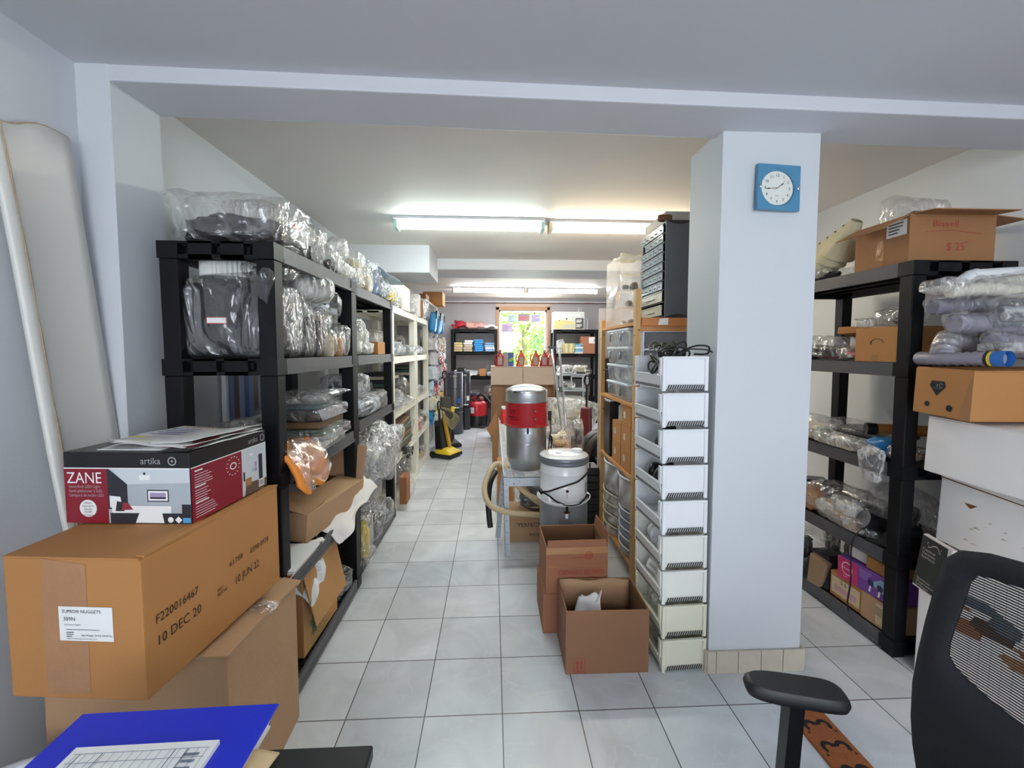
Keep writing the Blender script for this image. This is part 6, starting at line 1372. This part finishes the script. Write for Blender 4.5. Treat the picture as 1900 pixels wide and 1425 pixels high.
for s in (-1, 1):
    m = MB(); crumple(3, .0052, .003, .019, 2, 0, 1, 1, 0, mb=m, off=(s*.0825, -.031, -.008), flat=False); m.build('stud', CHROME, t)
# ================================================================ RIGHT RACK CONTENTS, thinner darker film stands in for dim light  x 1.86..2.33, y 1.8..2.72
z = 1.831
t = open_carton('open brown carton marked $25 on top of the right rack', 2.085, 1.995, z, .41, .285, .215, {'l': (118, .13), 'f': (96, .10), 'r': (95, .16)}, CARD, prints=None)
m = MB(); F = FRONT(0, -.1432, 0); m.text('$ 25', .05, F, -.03, .055, 0, .001, sx=1.0); m.rect(F, .055, .09, .075, .094, 0, .001); m.text('Bissell', .04, F, -.10, .16, 0, .001, sx=1.3); m.poly(F, [(-.13,.135),(.0,.142),(.14,.128),(.14,.131),(.0,.146),(-.13,.138)], 0, .001); m.build('handwriting', mat('marker_red', S(176,70,60), .7), t)
m = MB(); F = LEFTF(-.205, 0, 0); m.rect(F, .03, .13, .13, .2, 0, .001); m.lines(F, .04, .185, .08, 4, .014, 1, .35); m.build('label', [PAPER, INK], t)
m = MB(); m.rect(F, -.02, 0, .02, .15, 0, .0008); m.build('tape', TAPE, t)
bag('clear bag of dark fittings poking out of the $25 carton', 2.06, 2.01, z+.03, .13, .10, .29, 'lumps', 'kbw', FILM2, 3, amp=.16, ears=3)
t = thing('filter_cone', 'stack of nested pale yellow paper cones beside the $25 carton', 'filter', (1.93, 2.42, z+.01), 0)
for i in range(5):
    m = MB(); M_ = Matrix.Translation((-.02+.012*i, .09-.04*i, .04+.022*i)) @ Matrix.Rotation(math.radians(38), 4, 'X') @ Matrix.Rotation(.15*i, 4, 'Z')
    m.lathe([(.085,0),(.088,.004),(.03,.20),(.028,.203)], n=20, M=M_, close=True); m.build('cone', mat('pale_yellow_paper', S(214,206,172), .7), t)
bag('black bin-bag bundle beneath the pale yellow cones', 1.95, 2.45, z, .09, .15, .075, 'lumps', 'kb', film('dark_film', .05, gloss=.2), 3)
z = 1.376
def prh(m, w, d, h): F = LEFTF(-w/2, 0, 0); m.ring(F, .0, .09, .020, .024, 0, .001, 20, sx=1.5, a0=0, a1=PI); m.rect(F, -.035, -.0+.084, -.03, .10, 0, .001); m.rect(F, -.03,.002,.01,.035,1,.0008); return [CARDIN, TAPE]
carton('orange-brown carton with a hand slot on the second right shelf', 1.975, 1.965, z, .23, .245, .165, CARD2, prints=prh, tape=False)
bag('clear bag with a dark blue part lying on the hand-slot carton', 1.95, 1.95, z+.170, .06, .11, .09, 'lumps', 'nkl', FILM2, 3, amp=.12)
bag('small white lump bag at the edge of the hand-slot carton', 1.91, 2.09, z+.170, .035, .045, .05, None, fm=FILMW, sub=3, amp=.1)
t = carton('opened small yellow-brown carton above the black parts pile', 2.0, 2.21, z+.135, .16, .14, .035, CARD2, name='small_carton', tape=False, tilt=(0,.15,.2))
bag('clear bag of black wheels and red parts on the second right shelf', 1.96, 2.30, z, .10, .12, .13, 'tubes', 'kbrk', FILM2, 3, ears=2)
bag('clear bag of red and white parts beside the hand-slot carton', 1.93, 2.16, z, .07, .06, .08, 'lumps', 'krw', FILM2, 3)
bag('black roller parts in film at the far end of the second right shelf', 1.96, 2.55, z, .10, .12, .14, 'tubes', 'kbk', FILM2, 2)
carton('brown carton deep on the second right shelf, behind the hoses', 2.24, 1.93, z, .16, .2, .17, CARD3, tape=False)
z = .906
t = bag('bundle of cream rollers in film on the third right shelf', 1.96, 2.46, z, .11, .13, .13, None, fm=FILM2, sub=2, amp=.08)
for i in range(7):
    m = MB(); xx = -.07+.045*(i % 4); zz = .028+.042*(i//4); m.cyl((xx,-.12,zz),(xx-.01,.1,zz),.021,n=14); m.cyl((xx,-.124,zz),(xx,-.12,zz),.013,n=12,m=1); m.build('roller', [mat('roller_cream', S(216,208,180), .5), LGR], t)
bag('long milky bag lying along the third right shelf', 1.90, 2.20, z, .055, .19, .07, 'slabs', 'wlc', FILMW, 3, amp=.1)
bag('dark film-wrapped bundle at the back of the third right shelf', 2.12, 2.25, z, .13, .25, .11, 'slabs', 'kdk', FILM2, 3)
bag('clear bag hanging over the near edge of the third right shelf', 1.845, 1.945, z-.115, .022, .055, .17, None, fm=film('hanging_film', .4, scale=14), sub=3, amp=.16, ears=3)
bag('clear crumpled bag of small parts near the hanging bag', 1.90, 2.03, z, .06, .07, .06, 'lumps', 'wkc', FILM2, 3, amp=.15)
bag('bright blue plastic bag on the third right shelf', 1.97, 1.99, z+.0, .07, .07, .085, None, fm=mat('blue_bag', S(20,120,190), .35, bump=.4, bs=20), sub=3, amp=.2)
bag('grey and yellow wrapped part near the front right post', 1.95, 1.885, z, .07, .045, .07, 'lumps', 'yk', FILM2, 2)
t = thing('roller_tube', 'black and orange roller tube behind the blue bag', 'tube', (2.10, 2.05, z+.115)); m = MB(); m.cyl((-.1,.06,0),(.12,-.03,0),.028,n=16,m=1); m.cyl((-.13,.072,0),(-.09,.055,0),.03,n=16,m=0); m.build('tube', [BLACKP, mat('orange_tube', S(186,124,60), .5)], t)
z = .486
bag('heap of clear bags along the fourth right shelf', 1.95, 2.20, z, .10, .20, .19, 'lumps', 'wlt', FILM2, 4, amp=.17, ears=4)
bag('clear bag slumped over the fourth right shelf edge', 1.90, 2.10, z, .055, .14, .09, 'lumps', 'wt', FILM2, 3, amp=.18)
bag('orange-brown cloth bundle at the fourth right shelf edge', 1.91, 2.42, z, .06, .09, .11, None, fm=mat('terracotta_cloth', S(176,124,84), .8, bump=.3, bs=20), sub=3, amp=.2, cat='cloth', name='cloth_bundle')
t = thing('floor_brush', 'black vacuum head with a chrome ring on the fourth right shelf', 'vacuum part', (1.96, 1.96, z), .3); m = MB(); m.tube(smooth_path([(-.09,.06,.10),(-.04,.03,.075),(.04,-.03,.05),(.1,-.06,.05)]), [.05]*25 if False else .048, 16); m.build('neck', BLACKP, t);  m = MB(); m.frus((-.1,.12,-.1,.05),(-.04,.08,-.06,.02),0,.08); m.build('shoe', mat('black_glossy', S(28,28,30), .25), t, .01, 2)
bag('glossy black bag above the vacuum head on the fourth right shelf', 2.12, 2.05, z, .11, .14, .24, 'lumps', 'kbk', film('dark_film', .05, gloss=.2), 3)
t = thing('floor_brush', 'black and tan vacuum head at the far end of the fourth right shelf', 'vacuum part', (2.0, 2.55, z), -.4); m = MB(); m.frus((-.14,.12,-.09,.09),(-.1,.1,-.05,.06),.03,.14); m.build('shell', BLACKP, t, .012, 2); m = MB(); m.frus((-.15,-.02,-.1,.1),(-.14,-.02,-.09,.09),0,.05); m.build('bumper', mat('tan_rubber', S(150,128,104), .5), t, .01, 2)
t = thing('cable', 'thin black cord hanging down the front of the right rack', 'cord', (1.83, 1.98, .0)); m = MB(); m.tube(smooth_path([(.18,-.06,.60),(.08,.02,.55),(.015,.03,.50),(.0,.04,.42),(.005,.04,.25),(-.002,.045,.14),(.01,.05,.083)]), .0042, 6); m.build('cord', INK, t)
z = .081
def prh1(m, w, d, h):
    F = LEFTF(-w/2, 0, 0); m.rect(F, -.09, .02, .09, h-.02, 0, .001); m.rect(F, -.07, .04, .07, .07, 1, .0014); m.text('5 6 1', .03, F, -.03, .085, 2, .0016); return [mat('box_cream', S(214,196,160), .6), mat('box_pink', S(206,160,170), .6), INK]
carton('orange-brown carton with a cream label at the bottom of the right rack', 1.965, 2.10, z, .17, .20, .13, CARD2, prints=prh1, tape=False, name='carton')
def prh3(m, w, d, h):
    F = LEFTF(-w/2, 0, 0); m.rect(F, -.0, .015, .09, .12, 0, .001)
    for i in range(5): m.rect(F, .0, .06+.009*i, .035, .063+.009*i, 1, .0016)
    m.rect(F, .045, .035, .06, .05, 1, .0016); return [mat('box_cream', S(214,196,160), .6), INK]
carton('cream-labelled carton below the pink and purple box', 1.965, 1.915, z, .18, .165, .13, CARD3, prints=prh3, tape=False)
t = thing('product_box', 'pink and purple product box with a white round emblem, bottom of the right rack', 'box', (1.965, 2.0, z+.134), 0, rot=(math.radians(-3), 0, 0))
m = MB(); m.box(-.09,.09,-.165,.145,0,.115); m.build('body', mat('box_purple', S(120,70,160), .45), t, .002)
m = MB(); F = LEFTF(-.09, 0, 0); m.rect(F, -.144, .001, -.02, .114, 0); m.ring(F, -.085, .065, .030, .034, 1, .0014); m.text('Hoover', .022, F, -.085, .058, 1, .0016, align=.5, sx=.9); m.lines(F, -.01, .10, .08, 5, .009, 2, .35, off=.0014)
m.poly(F, [(.05,.06),(.11,.10),(.164,.10),(.164,.04),(.12,.035)], 3, .0012)
for a, b in ((.055,.035),(.105,.03),(.15,.02)): m.disc(F, a, b+.025, .017, 4, .0016, 16); m.poly(F, [(a-.012,b-.02),(a-.002,b-.02),(a+.004,b+.01),(a-.006,b+.01)], 1, .002)
m.text('Odor', .012, F, -.11, .018, 1, .0016)
m.build('printing', [mat('box_magenta', S(206,40,110), .45), PAPER, mat('lilac_ink', S(180,150,210), .6), mat('box_sky', S(150,180,210), .5), mat('box_navy', S(50,50,90), .5)], t)
carton('small white and brown carton on the purple box', 1.99, 2.06, z+.255, .16, .12, .075, WBOX, tape=False, name='small_carton')
carton('tan carton on the purple box near the front post', 1.975, 1.93, z+.253, .17, .13, .06, CARD2, tape=False, name='small_carton')
t = thing('vacuum_part', 'black and grey machine part with a tan pedal, bottom of the right rack', 'vacuum part', (1.97, 2.33, z), .2); m = MB(); m.frus((-.11,.1,-.1,.1),(-.05,.06,-.05,.05),0,.16); m.build('shell', DGREY, t, .012, 2); m = MB(); m.hexa([(-.13,-.06,.0),(-.10,-.06,.0),(-.13,.02,0),(-.10,.02,0),(-.10,-.08,.14),(-.06,-.08,.14),(-.10,.03,.16),(-.06,.03,.16)]); m.build('pedal', mat('tan_plastic', S(150,124,98), .5), t, .008, 2)
bag('black tangle of parts at the far bottom of the right rack', 1.98, 2.56, z, .12, .11, .24, 'lumps', 'kdkg', film('dark_film', .05, gloss=.2), 3)
bag('brown and black parts heap at the bottom back of the right rack', 2.15, 2.35, z, .11, .14, .26, 'lumps', 'kmk', film('dark_film', .05, gloss=.2), 2)
# ================================================================ stacked white cartons, banana box, hoses at far right
WH = WBOX
sk = math.radians(-38)
def wcarton(label, cx, cy, z, w, d, h, rot, tilt=0, roll=0, mt=WBOX):
    t = thing('white_carton', label, 'carton', (cx, cy, z), 0, 'white cartons stacked at the right edge', rot=(roll, tilt, rot))
    m = MB(); m.box(0, w, 0, d, 0, h); m.build('body', mt, t, .006, 2)
    m = MB(); m.box(.002, w-.002, .002, d/2-.002, h, h+.004); m.box(.002, w-.002, d/2+.002, d-.002, h, h+.004); m.build('flap', mt, t)
    m = MB(); rr = random.Random(int(z*1000)); F = FRONT(0, 0, 0)
    for i in range(7):
        a, b = rr.uniform(.05, w*.8), rr.uniform(.02, h*.85); m.poly(F, [(a,b),(a+rr.uniform(.006,.03),b+.002),(a+.01,b+rr.uniform(.003,.008))], 0, .0012)
    m.build('scuff_mark', mat('scuff', S(176,164,150), .8), t)
    return t
wcarton('scuffed white carton on the floor, lowest of the right-edge stack', 1.875, 1.22, 0, .50, .50, .575, 0)
wcarton('stained white carton with a small tear, middle of the right-edge stack', 1.925, 1.18, .585, .46, .545, .29, math.radians(-2), 0, math.radians(2.2))
wcarton('clean white carton directly under the banana carton', 1.875, 1.16, .893, .50, .56, .235, math.radians(1), 0, math.radians(2.2))
tw = [o for o in C.objects if o.name.startswith('white_carton') and o.get('label','').startswith('stained')][0]
m = MB(); F = LEFTF(0,.545,0); m.poly(F, [(.10,.205),(.15,.208),(.125,.188)], 0, .0015); m.poly(F, [(.0,.278),(.54,.262),(.54,.266),(.0,.283)], 0, .0012); m.build('tear', mat('brown_tear', S(120,80,50), .8), tw)
for o_, hh in ((tw, .29),):
    m = MB(); rr = random.Random(8)
    for i in range(16): a, b = rr.uniform(.1,.5), rr.uniform(.01,.16); m.poly(F, [(a,b),(a+rr.uniform(.01,.04),b+.004),(a+.01,b+rr.uniform(.004,.012))], 0, .0012)
    m.build('stain', mat('pale_stain', S(206,196,180), .8), o_)
# banana carton
t = thing('banana_carton', 'orange-brown carton with round holes and a black triangle, under the hoses', 'carton', (1.80, 1.50, 1.162), 0, rot=(math.radians(2.0), 0, math.radians(-4)))
m = MB(); m.box(0,.46,0,.235,0,.19); m.build('body', CARD2, t, .004, 2)
m = MB(); m.box(.003,.228,.003,.232,.19,.194); m.box(.232,.457,.003,.232,.19,.194); m.build('flap', CARD2, t)
m = MB(); F = LEFTF(0, .235, 0)
m.disc(F, .063, .043, .0115, 0, .001, 20); m.disc(F, .155, .038, .013, 0, .001, 20); m.add([(0,0,0)]*3, [(0,1,2)]) if False else None
m.build('hand_hole', INK, t)
m = MB(); m.poly(F, [(.068,.122),(.075,.142),(.128,.142),(.135,.122),(.100,.080)], 0, .001); m.rect(F, .098,.116,.102,.130,1,.0016); m.ring(F, .116,.124,.006,.009,1,.0016,14,a0=.5,a1=5.5); m.rect(F, .085,.111,.118,.1122,1,.0016); m.build('printing', [INK, GREYM], t)
m = MB(); m.poly(F, [(.235,.0),(.235,.19),(.232,.19),(.19,.0)], 0, .0007); m.build('tape', TAPE, t)
# hoses in bags
HG = mat('ribbed_grey_hose', S(150,146,160), .4, var=.08); HC = mat('ribbed_cream_hose', S(214,208,192), .45, var=.06)
def hosebag(label, pts, r, mt_, ring=None, bagged=True, end=None):
    o = Vector(pts[0]); t = thing('vacuum_hose', label, 'hose', o, 0, 'hoses piled on the banana carton')
    P = dense(smooth_path([Vector(p)-o for p in pts], 8), .009)
    m = MB(); m.tube(P, r, 16, ribs=.10); m.build('hose', mt_, t)
    if ring: m = MB(); d = (P[1]-P[0]).normalized(); m.cyl(P[0]-d*.02, P[0]+d*.02, r*1.12, n=20, m=0, caps=False); m.cyl(P[0]+d*.02, P[0]+d*.03, r*1.1, n=20, m=1); m.cyl(P[0]+d*.03, P[0]+d*.04, r*1.1, n=20, m=2); m.build('cuff', [ring, YEL, INK], t)
    if end: m = MB(); d = (P[1]-P[0]).normalized(); m.tube([P[0]-d*.0+Vector((0,0,0)), P[0]-d*.05], r*.9, 14); m.build('cuff', end, t)
    if bagged:
        m = MB(); P2 = dense(smooth_path([Vector(p)-o for p in pts], 8), .03); m.tube([p+Vector((0,0,.004+.006*math.sin(i*1.7))) for i, p in enumerate(P2)], [r*1.28+.006*math.sin(i*2.3) for i in range(len(P2))], 12, smooth=False); m.build('wrap', film('hose_film', .10, gloss=.12, scale=8), t)
    return t
hosebag('thick grey ribbed hose bending down at the left bottom of the hose pile', [(1.84,1.64,1.41),(1.87,1.66,1.45),(1.93,1.68,1.475),(2.1,1.68,1.44),(2.42,1.66,1.42)], .033, HG)
hosebag('grey hose with a blue and yellow cuff at the front of the hose pile', [(1.862,1.46,1.402),(1.85,1.55,1.40),(1.835,1.66,1.398),(1.85,1.75,1.398)], .026, HG, BLUE, False)
hosebag('bagged grey hose lying above the blue-cuffed one', [(1.93,1.55,1.465),(2.05,1.56,1.465),(2.42,1.54,1.45)], .030, HG)
hosebag('grey ribbed hose in the middle of the hose pile', [(1.85,1.62,1.54),(1.98,1.62,1.535),(2.15,1.60,1.50),(2.42,1.58,1.50)], .036, HG)
hosebag('dark grey ribbed hose under the cream hose', [(1.80,1.66,1.61),(1.95,1.66,1.615),(2.1,1.66,1.62),(2.42,1.66,1.60)], .030, mat('dark_ribbed_hose', S(120,116,130), .35))
hosebag('cream ribbed hose running over the front of the hose pile', [(1.80,1.60,1.665),(1.92,1.59,1.675),(2.05,1.56,1.66),(2.2,1.5,1.61),(2.40,1.45,1.57)], .026, HC)
hosebag('cream ribbed hose at the back top of the pile', [(1.99,1.66,1.69),(2.15,1.66,1.715),(2.42,1.64,1.74)], .028, HC)
t = thing('white_pipe', 'white plastic pipe with a bent end on top of the hoses', 'pipe', (1.98, 1.70, 1.72)); m = MB(); m.tube(smooth_path([(-.03,0,-.03),(-.01,0,.0),(.03,0,.022),(.1,0,.03),(.45,-.02,.05)]), .026, 16); m.build('pipe', WHT, t); m = MB(); m.cyl((.02,0,.018),(.05,0,.026),.030,n=18); m.build('collar', WHT, t)
bag('clear bag with a white and chrome fitting bulging out of the hose pile', 2.02, 1.53, 1.515, .12, .07, .13, 'tubes', 'swl', FILM, 4, amp=.12, rot=math.radians(80), ears=2)
bag('empty flap of clear bag sticking out at the left of the hose pile', 1.80, 1.62, 1.655, .07, .05, .06, None, fm=FILM, sub=3, amp=.16, ears=3)
bag('milky plastic bag folded over the lower hoses', 1.98, 1.52, 1.42, .10, .06, .045, None, fm=FILMW, sub=3, amp=.16, ears=3)
lw_ = [o for o in C.objects if o.name.startswith('white_carton') and 'lowest' in o.get('label','')][0]
m = MB(); F = LEFTF(0, .5, 0)
for i, (a, b, c_, d_, mi) in enumerate(((.12,.30,.24,.37,0),(.20,.34,.34,.41,1),(.30,.28,.42,.33,2),(.10,.42,.30,.47,3),(.26,.38,.36,.45,3),(.16,.40,.20,.43,0),(.34,.34,.40,.37,0))): m.poly(F, [(a,b+.02),(a+.04,b),(c_,b+.01),(c_+.01,d_-.02),(c_-.04,d_),(a+.02,d_-.01)], mi, .001+.0002*i)
m.build('printing', [mat('brown_print', S(160,100,60), .7), mat('dark_brown_print', S(84,62,46), .7), mat('tan_print', S(180,130,84), .7), mat('slate_print', S(96,106,112), .7)], lw_)
# dark product box leaning at the white cartons
t = thing('product_box', 'dark green-black product box with a script logo, leaning on the white cartons', 'box', (0, 0, 0))
q = [at(1714, 990, x=1.82), at(1768, 1022, x=1.82), at(1734, 1108, x=1.83), at(1693, 1083, x=1.83)]
q[2] = q[1]+(q[3]-q[0])
o = q[3].copy(); t.location = o; q = [p-o for p in q]
nx = Vector((.018, 0, 0))
m = MB(); m.hexa([q[3], q[2], q[3]+nx, q[2]+nx, q[0], q[1], q[0]+nx, q[1]+nx]); m.build('body', [mat('dark_box_white_edge', S(220,210,205), .6)], t)
ex = (q[2]-q[3]).normalized(); ez = (q[0]-q[3]); ez = (ez-ex*ez.dot(ex)).normalized(); F = FM(q[3]-Vector((.0012,0,0)), ex, ez); W9 = (q[2]-q[3]).length; H9 = (q[0]-q[3]).length
m = MB(); m.poly(F, [(.002,.008),(W9-.002,.008),(W9-.012,H9-.004),(.002,H9-.004)], 0, .0)
S9 = FM(q[3]-Vector((.0012,0,0)), ex, ez)
pts = [(W9*(.16+.62*u)+.008*math.cos(9*u), H9-.032+.010*math.sin(14*u)-.004*u) for u in [k/40 for k in range(41)]]
for a, b in zip(pts, pts[1:]): m.poly(S9, [(a[0],a[1]-.002),(b[0],b[1]-.002),(b[0],b[1]+.002),(a[0],a[1]+.002)], 1, .001)
for i, s_ in enumerate(('Central', 'Vacuum', 'Systems')): m.text(s_, .017, F, .012, H9-.066-.0165*i, 1, .001)
for i, s_ in enumerate(('Syst\u00e8mes', "d'aspirateurs", 'centraux')): m.text(s_, .015, F, .012, .043-.0145*i, 1, .001)
m.build('printing', [mat('dark_olive_print', S(50,52,46), .5), mat('print_offwhite', S(210,196,184), .6)], t)
# ================================================================ office chair
t = thing('office_chair', 'black mesh-back office chair with padded armrest at the lower right', 'chair', (.78, .69, 0))
MESHB = mat('chair_fabric', S(22,24,30), .75, var=.15, vs=60, bump=.3, bs=400); CHP = mat('chair_plastic', S(20,20,22), .4, var=.1)
def bx(y, z): return .212+.03*(1-(y/.235)**2)+(z-.66)*.03+.012*math.sin((z-.45)*5)
outer = [(0,1.022),(.06,1.018),(.12,1.010),(.165,.995),(.192,.962),(.206,.89),(.219,.80),(.227,.72),(.231,.64),(.226,.56),(.216,.50),(.20,.44),(.17,.39),(.10,.37),(0,.365)]
inner = [(0,.972),(.055,.968),(.105,.962),(.137,.955),(.150,.93),(.160,.87),(.170,.82),(.177,.775),(.177,.745),(.165,.728),(.14,.716),(.11,.706),(.08,.70),(.04,.696),(0,.695)]
def mirror(P): return P+[(-y, z) for y, z in reversed(P[1:-1])]
O_, I_ = mirror(outer), mirror(inner); n = len(O_)
m = MB(); vs = []
for dx in (0, .014):
    for k in (0, .33, .66, 1):
        for (a, b), (c, d) in zip(O_, I_):
            y_, z_ = a+(c-a)*k, b+(d-b)*k; vs.append((bx(y_, z_)+dx*(1 if 0 < k < 1 else .7)-(.006*math.sin(PI*k) if dx == 0 else 0), y_, z_))
fs = []
for L_ in range(2):
    for k in range(3):
        for i in range(n):
            j = (i+1) % n; a = (L_*4+k)*n; f = (a+i, a+j, a+n+j, a+n+i); fs.append(f if L_ else tuple(reversed(f)))
for i in range(n):
    j = (i+1) % n; fs.append((i, j, 4*n+j, 4*n+i)); fs.append((3*n+i, 7*n+i, 7*n+j, 3*n+j))
m.add(vs, fs, 0, True); m.build('backrest_frame', MESHB, t)
m = MB()
def inspan(z):
    P = inner; 
    ys = [a[0]+(b[0]-a[0])*((z-a[1])/(b[1]-a[1])) for a, b in zip(P, P[1:]) if (a[1]-z)*(b[1]-z) <= 0 and abs(a[1]-b[1]) > 1e-6]
    return (min(ys), max(ys)) if ys else None
z = .698
while z < .97:
    s_ = inspan(z)
    if s_:
        hi = s_[1]; lo = -hi if z > .728 else -hi
        segs = [(-hi, hi)] if (z > .728 or len(s_) < 2) else [(-hi, hi)]
        for a, b in segs:
            N_ = 14; vv = []
            for i in range(N_+1):
                y_ = a+(b-a)*i/N_; x_ = bx(y_, z)+.005
                vv += [(x_, y_, z), (x_, y_, z+.0031)]
            m.add(vv, [(2*i, 2*i+2, 2*i+3, 2*i+1) for i in range(N_)])
    z += .0058
for k in range(-9, 10):
    y_ = k*.018; vv = []
    for i in range(15):
        z_ = .70+.262*i/14; vv += [(bx(y_, z_)+.0055, y_-.0002, z_), (bx(y_, z_)+.0055, y_+.0002, z_)]
    if abs(y_) < .15: m.add(vv, [(2*i, 2*i+1, 2*i+3, 2*i+2) for i in range(14)])
m.build('mesh', mat('chair_mesh', S(18,20,24), .5), t)
m = MB(); m.tube(smooth_path([(.31,0,.62),(.33,0,.5),(.28,0,.42),(.1,0,.40)]), .028, 10); m.build('back_support', CHP, t)
m = MB(); m.frus((-.24,.19,-.22,.22),(-.25,.20,-.235,.235),.35,.39); m.frus((-.25,.20,-.235,.235),(-.23,.18,-.21,.21),.39,.425); m.build('seat', MESHB, t, .012, 2)
for s in (1, -1):
    m = MB(); k = 28; top = []; ax, ay = .104, .037
    for zz, sc in ((.652,.80),(.656,.96),(.668,1.0),(.678,.97),(.684,.88)):
        for i in range(k):
            a = 2*PI*i/k; c, s2 = math.cos(a), math.sin(a)
            X = math.copysign(abs(c)**.5, c)*ax*sc; Y = math.copysign(abs(s2)**.55, s2)*ay*sc*(1+.12*c)
            top.append((X, Y, zz))
    M_ = Matrix.Translation((-.104, s*.185, 0)) @ Matrix.Rotation(math.radians(-15 if s > 0 else 15), 4, 'Z')
    m.add(top, [(j*k+i, j*k+(i+1)%k, (j+1)*k+(i+1)%k, (j+1)*k+i) for j in range(4) for i in range(k)], 0, True, M_)
    m.add(top[-k:], [tuple(range(k))], 0, False, M_); m.add(top[:k], [tuple(reversed(range(k)))], 0, False, M_)
    m.build('armrest_pad', mat('armrest_rubber', S(26,26,30), .5, var=.08), t)
    m = MB(); m.hexa([(-.118,s*.19-.014,.655),(-.083,s*.19-.014,.655),(-.118,s*.19+.014,.655),(-.083,s*.19+.014,.655),(-.104,s*.225-.014,.40),(-.066,s*.225-.014,.40),(-.104,s*.225+.014,.40),(-.066,s*.225+.014,.40)]) ; m.box(-.104,-.066,min(s*.18,s*.239),max(s*.18,s*.239),.33,.351); m.box(-.104,-.066,min(s*.236,s*.239),max(s*.236,s*.239),.33,.41); m.build('armrest_post', CHP, t)
m = MB(); m.cyl((0,0,.345),(0,0,.12),.028,n=16); m.build('gas_column', CHP, t)
for i in range(5):
    a = 2*PI*i/5+.6; c, s_ = math.cos(a), math.sin(a); m = MB(); m.tube([(0,0,.12),(.12*c,.12*s_,.105),(.25*c,.25*s_,.07)], [.03,.022,.018], 8); m.build('base_leg', CHP, t)
    m = MB(); m.cyl((.26*c-.02*s_,.26*s_+.02*c,.0295),(.26*c+.02*s_,.26*s_-.02*c,.0295),.029,n=16); m.cyl((.25*c,.25*s_,.05),(.25*c,.25*s_,.075),.01,n=8); m.build('caster', BLACKP, t)
# rusty door mat strip on the floor
t = thing('door_mat', 'rust-brown mat strip with black scroll cut-outs on the floor by the chair', 'door mat', (1.10, 1.60, .0), 0)
m = MB(); M_ = Matrix.Rotation(math.radians(0), 4, 'Z')
m.box(.055,.195,-1.10,.02,.001,.014); m.build('mat_body', mat('rust_rubber', S(160,92,48), .8, var=.2, vs=30, bump=.5, bs=90), t, .002)
m = MB(); F = TOP(.125, 0, .0142)
for i in range(10):
    y_ = -.05-.088*i; sg = 1 if i % 2 else 1
    m.ring(F, -.026, y_, .012, .026, 0, .0006, 16, sx=1.0, a0=PI*.05, a1=PI*1.25); m.ring(F, .026, y_, .012, .026, 0, .0006, 16, a0=-PI*.25, a1=PI*.95)
    m.disc(F, 0, y_+.008, .007, 0, .0008, 8)
    for sx in (-1, 1): m.poly(F, [(sx*.052-.006, y_-.03),(sx*.052+.006, y_-.03),(sx*.052, y_-.018)], 0, .0006)
m.build('scroll_hole', INK, t)
